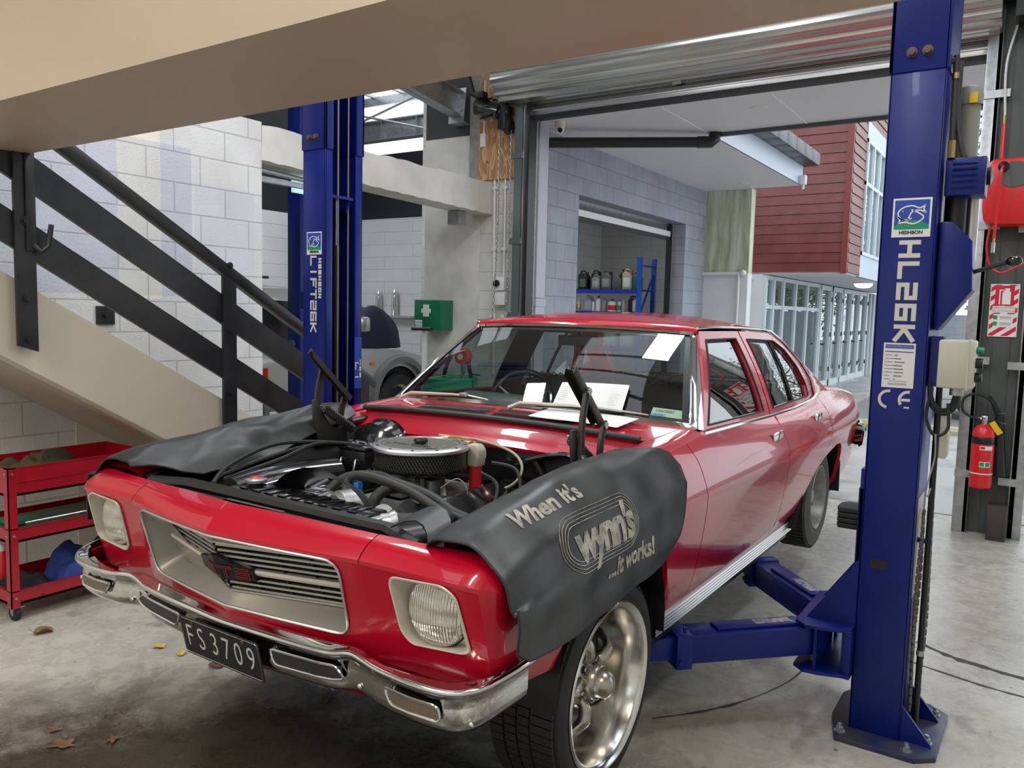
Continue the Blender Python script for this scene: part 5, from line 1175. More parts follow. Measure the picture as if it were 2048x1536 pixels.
leaf(-1.93, .48, .036, 1.2, 'leaf_brown', 'curled brown leaf nearest the red trolley castor', .9)
leaf(-1.35, .70, .024, .4, 'leaf_yellow', 'ragged yellow leaf, left of the two near the number plate', .3, 5)
leaf(-1.22, .72, .024, 2.4, 'leaf_yellow', 'smooth yellow leaf, right of the two near the number plate', .5)
leaf(-.98, .73, .030, 0.2, 'leaf_brown', 'dark brown leaf on the oily floor just below the number plate', .3)
leaf(-.995, .055, .017, 1.0, 'leaf_brown', 'smallest brown leaf at the lower left of the floor', .2, 3)
leaf(-.87, .02, .036, .5, 'leaf_brown', 'large lobed brown leaf at the lower left of the floor', .2, 5)
leaf(-.77, .146, .022, 2.0, 'leaf_brown', 'lobed brown leaf right of the large one at lower left', .2, 5)
leaf(-.38, .80, .022, 2.0, 'leaf_brown', 'brown leaf lying in shadow beneath the front bumper', .3, 5)
# ============================================================ the red saloon car
# built in its own frame: x to its left side, y from nose to tail, z up from its normal ride height; raised 0.2 m on the lift
CARO = (0, 2.3, .2)
def car_thing(name, label, cat, group=None):
    t = thing(name, label, cat, CARO, group); OFF[t.name] = V(0, 2.3, 0); return t
CAR = car_thing('saloon_car', 'red vintage four door saloon with its bonnet removed, raised on the lift', 'car')
PLANX = ([.10, .14, .30, .60, 1.0, 1.6, 2.6, 3.6, 4.1, 4.5, 4.66], [.885, .897, .905, .918, .925, .930, .932, .930, .915, .89, .87])
PROF = ([.24, .30, .36, .50, .62, .70, .715, .76, .84, .90, .97], [.115, .085, .055, .024, .007, .0, .0, .012, .045, .095, .14])
TOPZ = ([.15, .20, .5, 1.0, 1.5, 1.7, 2.1, 2.64, 3.0, 3.4, 3.8, 4.1, 4.4, 4.66], [.714, .783, .825, .868, .902, .912, .905, .892, .892, .905, .925, .915, .885, .84])
ZC_ = ([.14, .20, .5, 1.0, 1.5, 1.7], [.765, .785, .825, .868, .902, .912])
def ZTC(y): return sinterp(*ZC_, y)
def XS(y, z): return sinterp(*PLANX, y)-sinterp(*PROF, z)
def ZT(y): return sinterp(*TOPZ, y)
FW, RW, HF, HR = .825, 3.652, .355, .33
def arch(y, c, zc, r, lo): return max(lo, zc+math.sqrt(max(0, r*r-(y-c)**2))) if abs(y-c) < r else lo
def side_panel(s, ys, zlo, zhi=ZT, lip=.02, nlo=9, nhi=6, name='p', mt='red', parent=None, ztop_extra=None, yb=None):
    """outer skin between stations ys; zlo/zhi functions of y; optional yb(z, end) bends the end edges"""
    m = MB(); rows = []
    for k, y in enumerate(ys):
        a, b = zlo(y), zhi(y); cz = max(.715, a+.001) if a < .715 else a
        zz = [lerp(a, min(cz, b), i/nlo) for i in range(nlo)]+[lerp(min(cz, b), b, i/nhi) for i in range(nhi+1)]
        r = [(s*(XS(y, a)-lip), y, a+.002)]+[(s*XS(y, z), (yb(z, y) if yb else y), z) for z in zz]+[(s*(XS(y, b)-lip), y, b-.001)]
        rows.append(r)
    f = [(x-s*lip, y, z) for x, y, z in rows[0]]; l = [(x-s*lip, y, z) for x, y, z in rows[-1]]
    m.grid([f]+rows+[l]); return m.build(name, M[mt], parent, smooth=50)
def frange(a, b, n): return [lerp(a, b, i/n) for i in range(n+1)]
def lowF(y): return arch(y, FW, .33, .375, .285 if y > FW else sinterp([.14, .3, .45], [.44, .425, .41], y))
ARY = ([2.87, 2.98, 3.03, 3.1, 3.2, 3.3, 3.4, 3.55, 3.7, 3.82, 3.89, 3.93, 3.95, 3.965, 4.3, 4.66], [.285, .335, .385, .445, .508, .553, .580, .606, .623, .617, .590, .540, .46, .31, .34, .42])
def lowR(y): return interp(*ARY, y)
for s in (1, -1):
    ys = frange(.145, .44, 8)+frange(.451, 1.199, 40)+frange(1.21, 1.455, 8)
    def zl(y): return lowF(y)
    side_panel(s, ys, zl, name='front_fender', parent=CAR, yb=lambda z, y: max(y, .150+max(0, .713-z)*.27) if y < .3 else y)
    # fender crown: from the side edge inwards to the bonnet opening
    m = MB(); rows = []
    for y in frange(.203, 1.64, 40):
        z = ZT(y); x = XS(y, z); xi = interp([.14, .25, 1.0, 1.64], [.66, .70, .705, .715], y); cr = interp([.2, .4], [.003, .018], y)
        rows.append([(s*x, y, z), (s*(x-.012), y, z+.010), (s*(x-.035), y, z+cr), (s*lerp(x-.035, xi, .5), y, z+cr+.004), (s*xi, y, z+cr-.004), (s*(xi-.004), y, z-.03)])
    m.grid(rows); m.build('fender_crown', M['red'], CAR, smooth=50)
    side_panel(s, frange(1.461, 2.588, 24), lambda y: .285, name='front_door_skin', parent=CAR)
    # rear door with its edge following the wheel arch
    def rear_edge(z): return interp([.285, .36, .40, .45, .49, .55, .60, .64, .715, .80, .93], [2.86, 2.90, 2.94, 3.03, 3.12, 3.24, 3.37, 3.47, 3.54, 3.56, 3.56], z)
    m = MB(); rows = []
    zz = frange(.285, .715, 10)+[lerp(.715, 1, 0)]*0
    for i in range(25):
        u = i/24; col = []
        for z in frange(.285, .715, 12)+['t1', 't2', 't3', 't4', 't5']:
            if isinstance(z, str):
                k = int(z[1])/5; ye = lerp(2.594, rear_edge(.715+k*.18), u); z = lerp(.715, ZT(ye), k)
            y = lerp(2.594, rear_edge(z)-.004, u); col.append((s*XS(y, z), y, z))
        rows.append([(col[0][0]-s*.02, col[0][1], col[0][2])]+col+[(col[-1][0]-s*.02, col[-1][1], col[-1][2])])
    inn = lambda R_: [(x-s*.02, y, z) for x, y, z in R_]
    m.grid([inn(rows[0])]+rows+[inn(rows[-1])]); m.build('rear_door_skin', M['red'], CAR, smooth=50)
    m = MB(); rows = []
    ysr = frange(2.865, 3.85, 60)+frange(3.86, 4.0, 24)+frange(4.03, 4.66, 20)
    for i, y in enumerate(ysr):
        a = lowR(y); col = []
        b = ZT(y)
        for k in range(18):
            z = lerp(a, .715, k/12) if k <= 12 else lerp(.715, b, (k-12)/5)
            yy = max(y, rear_edge(z)+.003) if y < 3.6 else y
            col.append((s*XS(yy, z), yy, z))
        rows.append([(col[0][0]-s*.02, col[0][1], col[0][2])]+col)
    m.grid(rows); m.build('rear_quarter_panel', M['red'], CAR, smooth=50)
    # haunch top from the side edge in to the boot lid
    m = MB(); rows = []
    for y in frange(3.55, 4.66, 24):
        z = ZT(y); x = XS(y, z); rows.append([(s*x, y, z), (s*(x-.015), y, z+.012), (s*(x-.05), y, z+.024), (s*.66, y, z+.03)])
    m.grid(rows); m.build('quarter_crown', M['red'], CAR, smooth=50)
    # dark sill body behind the skins and mouldings
    m = MB()
    m.grid([[(s*(XS(y, z)-.03), y, z) for z in (.30, .45, .6, .75, ZT(y)-.015)] for y in frange(1.3, 2.86, 12)]); m.build('door_shell', M['black'], CAR)
    m = MB(); n = 40; rows = []
    for y in frange(1.215, 3.02, 30):
        rows.append([(s*(XS(y, .285)+.004), y, .292)]+[(s*(XS(y, .285)+.010+(.0025 if k % 2 else 0)), y, .290-k*.0062) for k in range(10)]+[(s*(XS(y, .285)-.02), y, .222)])
    m.grid(rows); m.build('sill_moulding', M['alu'], CAR, smooth=0)
    MB().box((s*.60, 1.2, .20), (s*.835, 2.98, .275)).build('sill_underside', M['black'], CAR)
    # door handles, lock
    for (y, z, nm) in ((2.455, .822, 'door_handle'), (3.285, .832, 'door_handle')):
        x = XS(y, z); m = MB(); m.box((s*(x+.002), y-.075, z-.022), (s*(x+.014), y+.075, z+.018), bev=.005); h = m.build(nm, M['chrome'], CAR)
        MB().box((s*(x-.004), y-.06, z-.048), (s*(x+.002), y+.062, z-.012), bev=.003).build('handle_recess', M['dark_chrome'], h)
        if y < 3: MB().cyl((s*(x-.006), y+.07, z-.075), (s*(x+.008), y+.07, z-.075), .012, n=16).build('lock_barrel', M['chrome'], h)
# ---------------- greenhouse
def GX(z): t = (z-.90)/.40; return .815-.195*t+.015*math.sin(PI*min(1, max(0, t)))
def ringpatch(m, outer, inner, f, n=1):
    """bridge two closed outlines with the same count; f maps 2D to 3D"""
    k = len(outer)
    m.grid([[f(lerp(o[0], i[0], r/n), lerp(o[1], i[1], r/n)) for o, i in zip(outer+outer[:1], inner+inner[:1])] for r in range(n+1)])
def resample(P, n, rad=None):
    """closed polygon resampled by arclength; keeps the corner start"""
    L = []; s = 0; Q = P+P[:1]
    for a, b in zip(Q, Q[1:]): L.append(s); s += math.hypot(b[0]-a[0], b[1]-a[1])
    L.append(s); out = []
    for i in range(n):
        t = s*i/n; j = max(k for k in range(len(P)) if L[k] <= t+1e-9); u = (t-L[j])/(L[j+1]-L[j]); out.append((lerp(Q[j][0], Q[j+1][0], u), lerp(Q[j][1], Q[j+1][1], u)))
    return out
def roundpoly(P, r, n=5):
    out = []; k = len(P)
    for i in range(k):
        a, b, c = P[i-1], P[i], P[(i+1) % k]; rr = r[i] if isinstance(r, list) else r
        u = V(a[0]-b[0], a[1]-b[1], 0); w = V(c[0]-b[0], c[1]-b[1], 0); d = min(rr, u.length*.45, w.length*.45); u.normalize(); w.normalize()
        p0 = V(b[0], b[1], 0)+u*d; p1 = V(b[0], b[1], 0)+w*d; bb = V(b[0], b[1], 0)
        for j in range(n+1):
            t = j/n; q = p0*(1-t)**2+bb*2*t*(1-t)+p1*t*t; out.append((q.x, q.y))
    return out
fo = [(2.115, 1.307), (2.655, 1.303), (2.618, .900), (1.690, .912)]
fi = [(2.150, 1.268), (2.565, 1.268), (2.535, .922), (1.775, .932)]
ro = [(2.672, 1.303), (3.20, 1.286), (3.345, 1.226), (3.49, 1.115), (3.555, 1.00), (3.52, .905), (2.632, .900)]
ri = [(2.735, 1.262), (3.175, 1.246), (3.30, 1.195), (3.40, 1.095), (3.445, .99), (3.42, .932), (2.70, .922)]
for s in (1, -1):
    f = lambda y, z, d=0: (s*(GX(z)+d), y, z)
    for nm, O_, I_ in (('front_door_frame', fo, fi), ('rear_door_frame', ro, ri)):
        m = MB(); n = 60
        Oo = []; Ii = []
        for j in range(len(O_)):
            a, b = O_[j], O_[(j+1) % len(O_)]; c, d = I_[j], I_[(j+1) % len(O_)]
            for k in range(8): Oo.append((lerp(a[0], b[0], k/8), lerp(a[1], b[1], k/8))); Ii.append((lerp(c[0], d[0], k/8), lerp(c[1], d[1], k/8)))
        ringpatch(m, Oo, Ii, lambda y, z: f(y, z), 2)
        m.grid([[f(y, z) for y, z in Ii+Ii[:1]], [f(y, z, -.022) for y, z in Ii+Ii[:1]]])
        m.grid([[f(y, z) for y, z in Oo+Oo[:1]], [f(y, z, -.02) for y, z in Oo+Oo[:1]]])
        fr = m.build(nm, M['red'], CAR, smooth=40)
        m = MB(); m.tube([f(y, z, .001) for y, z in Ii], .0045, 6, closed=True); m.build('window_seal', M['rubber'], fr)
        m = MB(); m.grid([[f(y, lerp(zl_, zh_, k/6), -.016) for k in range(7)] for y, zl_, zh_ in ([(lerp(fi[3][0], fi[0][0], i/6), .925, lerp(.932, 1.268, i/6)) for i in range(7)]+[(lerp(2.15, 2.565, i/5), .92, 1.268) for i in range(1, 6)])]) if nm[0] == 'f' else None
        if nm[0] != 'f':
            m.grid([[f(y, lerp(.92, zh_, k/6), -.016) for k in range(7)] for y, zh_ in [(2.70, 1.0), (2.735, 1.262), (3.10, 1.248)]])
            q = MB(); q.grid([[f(y, lerp(.925, zh_, k/6), -.016) for k in range(7)] for y, zh_ in [(3.12, 1.247), (3.175, 1.246), (3.30, 1.195), (3.40, 1.095), (3.445, .99)]])
            g2 = q.build('quarter_glass', M['tint'], CAR, smooth=60)
            MB().tube([f(3.105, .92, -.008), f(3.12, 1.10, -.008), f(3.125, 1.248, -.008)], .010, 8).build('divider_bar', M['black'], g2)
        g = m.build('side_glass', M['tint'], CAR, smooth=60)
    # small gap between the two doors' frames filled by the body pillar
    m = MB(); m.grid([[f(y, z, -.028) for z in frange(.88, 1.31, 6)] for y in (2.50, 2.80)]); m.build('centre_pillar', M['black'], CAR)
    # chrome trims: drip rail, belt line
    m = MB(); pts = [f(1.672, .905, .008)]+[f(y, z, .006) for y, z in [(2.105, 1.322), (2.30, 1.325), (2.70, 1.320), (3.0, 1.310), (3.21, 1.300), (3.36, 1.24), (3.505, 1.125), (3.60, 1.04), (3.75, .965), (3.90, .905)]][0:0]
    m.tube([f(y, z, .006) for y, z in [(2.10, 1.320), (2.30, 1.325), (2.70, 1.320), (3.0, 1.310), (3.21, 1.298), (3.355, 1.236), (3.505, 1.120), (3.575, 1.02), (3.545, .915)]], .007, 8)
    m.build('drip_rail', M['chrome'], CAR)
    m = MB(); m.tube([(s*(GX(.91)+.014), 1.665, .912), (s*(GX(.905)+.014), 2.1, .903), (s*(GX(.895)+.014), 2.62, .893), (s*(GX(.895)+.014), 3.0, .893), (s*(GX(.90)+.012), 3.42, .905), (s*(GX(.91)+.008), 3.56, .93)], .010, 8); m.build('belt_moulding', M['chrome'], CAR)
    # side edge strip between skin top and greenhouse
    m = MB(); m.grid([[(s*XS(y, ZT(y)), y, ZT(y)), (s*(XS(y, ZT(y))-.012), y, ZT(y)+.008), (s*(GX(.92)-.01), y, ZT(y)+.008)] for y in frange(1.64, 3.6, 20)]); m.build('belt_ledge', M['red'], CAR)
    # rear sail panel
    m = MB(); rows = []
    for i in range(11):
        t = i/10; a = (lerp(3.20, 3.92, t), interp([0, .2, .4, .6, .8, 1], [1.30, 1.245, 1.15, 1.07, .985, .915], t)); 
        b_y = interp([0, .2, .4, .6, .8, 1], [3.33, 3.42, 3.56, 3.70, 3.85, 4.0], t); b_z = interp([0, .2, .4, .6, .8, 1], [1.335, 1.28, 1.19, 1.10, 1.01, .945], t)
        rows.append([f(min(a[0], 3.60), min(a[1], 1.30)), f(a[0], a[1], .004), (s*(GX(b_z)-.07), b_y, b_z+.01)])
    m.grid(rows); m.build('sail_panel', M['red'], CAR, smooth=60)
# roof
def RZ(x, y): 
    rail = interp([2.05, 2.3, 2.8, 3.2, 3.4], [1.318, 1.328, 1.325, 1.305, 1.27], y); c = interp([2.05, 2.25, 2.7, 3.1, 3.4], [.020, .048, .062, .055, .03], y)
    return rail+c*(1-(abs(x)/.62)**2.2)
m = MB(); rows = []
for j in range(25):
    y_ = lerp(0, 1, j/24); row = []
    for i in range(25):
        u = i/24*2-1; x = u*.618; yf_ = 2.062+.048*u*u; yb_ = 3.40-.07*u*u; y = lerp(yf_, yb_, y_); row.append((x, y, RZ(x, max(y, 2.06))))
    rows.append(row)
fl_ = [(x*.995, y-.012, z-.020) for x, y, z in rows[0]]
m.grid([fl_]+rows); m.build('roof', M['red'], CAR, smooth=60)
m = MB(); m.grid([[(x*.97, y, z-.03) for x, y, z in r] for r in rows]); m.build('headliner', M['seat'], CAR, smooth=60)
# windscreen
def WS(u, v, d=0):
    x = lerp(u*.80, u*.607, v); y = lerp(1.60+.06*u*u, 2.068+.045*u*u, v); z = lerp(.948-.023*u*u, 1.318-.016*u*u, v); b = math.sin(PI*v)*.02*(1-u*u*.5)
    return (x, y-b*.6-d*.6, z+b*.8+d*.8)
m = MB(); m.grid([[WS(-.97+1.94*i/30, .03+.94*j/14) for i in range(31)] for j in range(15)]); WSG = m.build('windscreen', M['glass'], CAR, smooth=80)
edge = [WS(-1+2*i/20, 0, .004) for i in range(21)]+[WS(1, j/10, .004) for j in range(1, 11)]+[WS(1-2*i/20, 1, .004) for i in range(1, 21)]+[WS(-1, 1-j/10, .004) for j in range(1, 10)]
inner = [(-.965+1.93*i/20, .035) for i in range(21)]+[(.965, .035+.93*j/10) for j in range(1, 11)]+[(.965-1.93*i/20, .965) for i in range(1, 21)]+[(-.965, .965-.93*j/10) for j in range(1, 10)]
m = MB(); mid = [WS(a*1.012, (b-.5)*1.02+.5, .012) for a, b in inner]; inn_ = [WS(a*.992, (b-.5)*.985+.5, .003) for a, b in inner]
m.grid([edge+edge[:1], mid+mid[:1], inn_+inn_[:1]]); m.build('windscreen_trim', M['chrome'], CAR, smooth=60)
m = MB(); i2 = [WS(a*.955, (b-.5)*.90+.5, -.004) for a, b in inner]; m.grid([[WS(a, b, -.004) for a, b in inner+inner[:1]], i2+i2[:1]]); m.build('windscreen_seal', M['black'], WSG)
for s in (1, -1):
    m = MB(); m.grid([[WS(s, v, .004), (s*(abs(WS(1, v)[0])+.012), WS(1, v)[1]+.035, WS(1, v)[2]-.004), (s*GX(WS(1, v)[2]), WS(1, v)[1]+.06, WS(1, v)[2]-.012)] for v in frange(0, 1, 10)]); m.build('windscreen_pillar', M['chrome'], CAR, smooth=60)
# backlight, boot
m = MB(); m.grid([[(lerp(-1, 1, i/12)*lerp(.56, .68, j/6), lerp(3.42, 3.98, j/6)-.05*(lerp(-1, 1, i/12))**2, lerp(1.285, .955, j/6)-.012*(lerp(-1, 1, i/12))**2) for i in range(13)] for j in range(7)]); m.build('rear_window', M['tint'], CAR, smooth=60)
m = MB(); m.grid([[(x, y, lerp(.957, .872, (y-3.98)/.68)+.01*(1-(x/.7)**2)) for x in frange(-.70, .70, 10)] for y in frange(3.97, 4.66, 8)]); m.build('boot_lid', M['red'], CAR, smooth=60)
m = MB(); rows = []
for x in frange(-.872, .872, 24):
    a = abs(x); k_ = max(0, a-.75)*.6; rows.append([(x*.94, 4.655, .868-.03*max(0, a-.7)*5), (x*.96, 4.69-k_, .80), (x*.995, 4.69-k_, .70), (x*.955, 4.66-k_, .47), (x*.945, 4.60, .44)])
m.grid(rows); m.build('tail_panel', M['red'], CAR, smooth=50)
m = MB(); 
for s in (1, -1): m = MB(); m.box((s*.60, 4.665, .60), (s*.84, 4.71, .76), bev=.01); m.build('tail_lamp', M['redlens'], CAR)
m = MB(); rows = []
for (x, y) in [(-.925, 4.50), (-.92, 4.62), (-.88, 4.72), (-.5, 4.76), (0, 4.77), (.5, 4.76), (.88, 4.72), (.92, 4.62), (.925, 4.50)]:
    n_ = V(x*.35 if abs(x) > .85 else 0, 1 if abs(x) < .9 else .3, 0).normalized()
    rows.append([(x+n_.x*d, y+n_.y*d, z) for d, z in ((-.04, .665), (0, .650), (.015, .60), (.005, .52), (-.04, .49))])
m.grid(rows); m.build('rear_bumper', M['chrome'], CAR, smooth=60)


# ---------------- nose
LIPX = [0, .25, .446, .508, .60, .80, .86, .90]
def lipy(x): return sinterp(LIPX, [-.008, .026, .060, .073, .080, .088, .105, .150], abs(x))
def lipz(x): return sinterp(LIPX, [.745, .741, .738, .737, .736, .734, .728, .713], abs(x))
def bky(x): return sinterp([0, .25, .523, .70, .80, .90], [.082, .118, .150, .168, .185, .20], abs(x))
def bkz(x): return sinterp([0, .25, .523, .70, .80, .90], [.805, .797, .788, .786, .784, .770], abs(x))
def FY(x, z): return lipy(x)+(lipz(x)-z)*.27
def FP(x, z, d=0): return (x, FY(x, z)-d, z)
def crown(xs, name):
    m = MB(); rows = []
    for x in xs:
        a = V(x, lipy(x), lipz(x)); b = V(x, bky(x), bkz(x)); r = []
        r.append((x, lipy(x)+.002, lipz(x)-.012))
        for k in range(7):
            t = k/6; q = a.lerp(b, t); r.append((q.x, q.y, q.z+.010*math.sin(PI*t**.8)))
        r += [(x, b.y+.008, b.z-.006), (x, b.y+.010, b.z-.04)]
        rows.append(r)
    m.grid(rows); return m.build(name, M['red'], CAR, smooth=38)
crown(frange(-.5065, 0, 16)+frange(0, .5065, 16)[1:], 'header_panel')
for s in (1, -1):
    m = MB(); rows = []
    xs = frange(.5095, .86, 14)
    for x in xs:
        a = V(x, lipy(x), lipz(x)); b = V(x, bky(x), bkz(x)); r = [(s*x, a.y+.002, a.z-.012)]
        for k in range(7):
            t = k/6; q = a.lerp(b, t); r.append((s*x, q.y, q.z+.010*math.sin(PI*t**.8)))
        rows.append(r+[(s*x, b.y+.008, b.z-.004)])
    # round the corner into the side
    for t in frange(0, 1, 6)[1:]:
        x = lerp(.86, .898, t); a = V(x, lerp(.105, .150, t**1.2), lerp(.728, .713, t)); b = V(lerp(.86, XS(.2, ZT(.2)), t), .20, lerp(.779, ZT(.2), t)); r = [(s*a.x, a.y+.002, a.z-.012)]
        for k in range(7):
            q = a.lerp(b, k/6); r.append((s*q.x, q.y, q.z+.008*math.sin(PI*k/6)))
        rows.append(r+[(s*b.x, b.y+.008, b.z)])
    m.grid(rows); m.build('fender_nose', M['red'], CAR, smooth=38)
    # fender crown start patch
    # seam line between header and fender nose
# front face with openings
def cellpatch(name, hole, rect, mt, n=96, rows=7, mirror=1):
    cx = sum(p[0] for p in hole)/len(hole); cz = sum(p[1] for p in hole)/len(hole)
    H = resample(hole, n); O = []
    x0, x1, z0, z1 = rect
    for (x, z) in H:
        dx, dz = x-cx, z-cz; t = min([(x1-cx)/dx if dx > 1e-9 else 1e9, (x0-cx)/dx if dx < -1e-9 else 1e9, ((z1 if dz > 0 else z0)-cz)/dz if abs(dz) > 1e-9 else 1e9]); O.append((cx+dx*t, cz+dz*t))
    # snap nearest outer points to the rectangle corners
    for c in ((x0, z0), (x0, z1), (x1, z0), (x1, z1)):
        k = min(range(n), key=lambda i: (O[i][0]-c[0])**2+(O[i][1]-c[1])**2); O[k] = c
    m = MB(); rr = []
    for r in range(rows+1):
        row = []
        for o, h in zip(O+O[:1], H+H[:1]):
            t = r/rows; x, z = lerp(o[0], h[0], t), lerp(o[1], h[1], t)
            zz = z
            if z > .725: zz = min(z, lipz(x)-.0)
            row.append((mirror*x, FY(x, zz)+.001, zz))
        rr.append(row)
    m.grid(rr); return m.build(name, mt, CAR, smooth=30)
GRL = roundpoly([(-.446, .724), (0, .729), (.446, .724), (.436, .506), (0, .508), (-.436, .506)], [.045, .001, .045, .04, .001, .04])
cellpatch('front_panel', GRL, (-.5085, .5085, .44, .7365), M['red'], 120)
BZ = roundpoly([(.600, .712), (.770, .722), (.806, .700), (.822, .556), (.800, .545), (.640, .530), (.612, .560)], [.03, .03, .03, .03, .02, .03, .05])
for s in (1, -1): cellpatch('headlamp_panel', BZ, (.5085, .862, .44, .7365), M['red'], 96, mirror=s)
for s in (1, -1):   # corner pieces joining face to side
    m = MB(); rows = []
    for z in frange(.40, .728, 12):
        z2 = min(z, .713+.015*(z > .70)); yo = max(0, .713-z)*.27; xe = XS(.15, z2); rows.append([(s*.8615, FY(.862, z), z), (s*lerp(.8615, xe, .55), lerp(FY(.862, z), .149+yo, .38), min(z, .7225)), (s*lerp(.8615, xe, .88), lerp(FY(.862, z), .149+yo, .72), min(z, .716)), (s*xe, .151+yo, min(z, .7135)), (s*XS(.18, z2), .18+yo, min(z, .7135))])
    m.grid(rows); m.build('fender_corner', M['red'], CAR, smooth=50)
m = MB(); m.grid([[(x, FY(x, .44)+dy, .44-(.44-z)*(1-.75*max(0, (abs(x)-.6)/.28))) for dy, z in ((.001, .44), (.02, .42), (.03, .36), (.06, .30), (.12, .285))] for x in frange(-.88, .88, 24)]); m.build('lower_valance', M['red'], CAR, smooth=50)
# headlamps
for s in (1, -1):
    hl = MB(); n = 96; H = resample(BZ, n); C0 = (.709, .627)
    ring0 = [FP(x, z, .001) for x, z in H]; sc_ = lambda k, d: [FP(C0[0]+(x-C0[0])*k, C0[1]+(z-C0[1])*k, d) for x, z in H]
    lamp_r = []
    for x, z in H:
        a = math.atan2(z-C0[1], x-C0[0]); lamp_r.append((C0[0]+math.cos(a)*.094, .158, C0[1]+math.sin(a)*.094))
    mid = [tuple(V(*a).lerp(V(*b), .30)+V(0, .018, 0)) for a, b in zip(sc_(.95, -.01), lamp_r)]
    rws = [ring0, sc_(1.03, .004), sc_(1.01, .008), sc_(.965, .007), sc_(.95, -.004), mid, lamp_r]
    hl.grid([[(s*x, y, z) for x, y, z in r+r[:1]] for r in rws]); b = hl.build('headlamp_bezel', M['bezel'] if 'bezel' in M else M.setdefault('bezel', mat('pale_bezel_paint', (.60, .56, .48), .38, .15)), CAR, smooth=40)
    cL = (s*.709, 0, .627)
    m = MB(); m.ring((s*.709, .165, .627), (0, -1, .0), [(.096, 0), (.0915, .008), (.0895, .012)], 40); m.build('lamp_ring', M['dark_chrome'], b)
    m = MB(); m.ring((s*.709, .150, .627), (0, -1, .0), [(.090, 0), (.088, .010), (.078, .020), (.055, .029), (.028, .034), (.0001, .0355)], 40); m.build('lens', M['headglass'], b, smooth=80)
    MB().ring((s*.709, .168, .627), (0, -1, 0), [(.0001, 0), (.1, 0)], 30).build('lamp_back', M['black'], b)
# grille
def PY(x, z): return .012+(.707-z)*.40+.27*abs(x)
G_ = car_thing  # alias kept short
m = MB(); n = 120; H = resample(GRL, n)
def inn2(x, z): return (max(-.405, min(.405, x*.915)), lerp(.548, .706, min(1, max(0, (z-.508)/.218))))
m.grid([[FP(x, z, .002) for x, z in H+H[:1]], [FP(x*.99, .6165+(z-.6165)*.965, -.004) for x, z in H+H[:1]], [(inn2(x, z)[0], PY(*inn2(x, z))+.004, inn2(x, z)[1]) for x, z in H+H[:1]]])
gs = m.build('grille_surround', M['silverpaint'], CAR, smooth=30)
MB().tube([FP(x, z, .004) for x, z in H], .0042, 8, closed=True).build('grille_rim', M['alu'], gs)
gi = MB(); gi.grid([[(x, PY(x, z)+.035, z) for z in (.54, .71)] for x in (-.41, 0, .41)]); gi = gi.build('grille_insert', M['black'], CAR)
for i in range(9):
    z = .560+i*.0175
    if 3 <= i <= 4: continue
    for s in (1, -1):
        m = MB(); P = [(s*.006, PY(0, z), z), (s*.40, PY(.40, z), z)]
        rows = [[(x, y+dy, z_+dz) for x, y, z_ in P] for dy, dz in ((0, -.0032), (0, .0032), (.016, .0026), (.016, -.0026))]
        m.grid([list(q) for q in zip(*rows)], closed=True); m.build('grille_slat', M['grsl'] if 'grsl' in M else M.setdefault('grsl', mat('grille_slat_metal', (.36, .355, .33), .32, .8)), gi, smooth=0)
for s in (1, -1):
    m = MB(); z0, z1 = .614, .632
    rows = [[(x, PY(abs(x), z)-.008+dy, z) for dy, z in ((0, z0), (-.004, (z0+z1)/2), (0, z1), (.02, z1), (.02, z0))] for x in (s*.004, s*.40)]
    m.grid(rows, closed=True); m.build('centre_bar', M['silverlight'], gi, smooth=0)
    for x in (.10, .20, .30, .385):
        m = MB(); m.grid([[(s*x+dx, PY(x, z)+dy, z) for dx, dy in ((-.002, .001), (-.002, .014), (.002, .014), (.002, .001))] for z in (.556, .702)], closed=True); m.build('grille_post', M['black'], gi, smooth=0)
    # slim edge beads
    m = MB(); m.tube([(0, PY(0, .708), .708), (s*.402, PY(.402, .703), .703), (s*.405, PY(.405, .553), .553), (0, PY(0, .549), .549)], .004, 6); m.build('insert_bead', M['alu'], gi)
m = MB(); m.poly([(-.402, PY(.402, .548)-.004, .548), (-.006, PY(.006, .548)-.004, .548), (-.402, PY(.402, .690)-.004, .690)]); m.build('grille_blank', M['silverpaint'], gi, smooth=0)
for s in (1, -1):   # badge on the prow
    m = MB(); pts = [(.0, .588), (.0, .668), (.018, .668), (.048, .650), (.112, .640), (.118, .60), (.03, .592)]
    m.grid([[(s*x, PY(abs(x), z)-.020, z) for x, z in pts+pts[:1]], [(s*x, PY(abs(x), z)-.004, z) for x, z in pts+pts[:1]]]); m.poly([(s*x, PY(abs(x), z)-.020, z) for x, z in pts])
    bd = m.build('badge', M['black'], gi, smooth=0)
    d = V(s*1, .27, 0).normalized() if s > 0 else V(1, -.27, 0).normalized()
    up = V(0, -.40, 1)
    for (ch, cx_) in ((('T', .027), ('S', .083)) if s > 0 else (('G', -.035),)):
        Mx = frame((cx_, PY(abs(cx_), .620)-.0215, .620), d, up)
        if 'badge_red' not in M: M['badge_red'] = mat('badge_red', (.42, .03, .05), .4)
        letters(ch, Mx, .040, .048, .0105, 0, M['badge_red'], 'lettering', bd, depth=.0012)
        Mx2 = frame((cx_, PY(abs(cx_), .620)-.0230, .620), d, up)
        letters(ch, Mx2, .0355, .0435, .0055, 0, M['black'], 'letter_inlay', bd, depth=.0012)
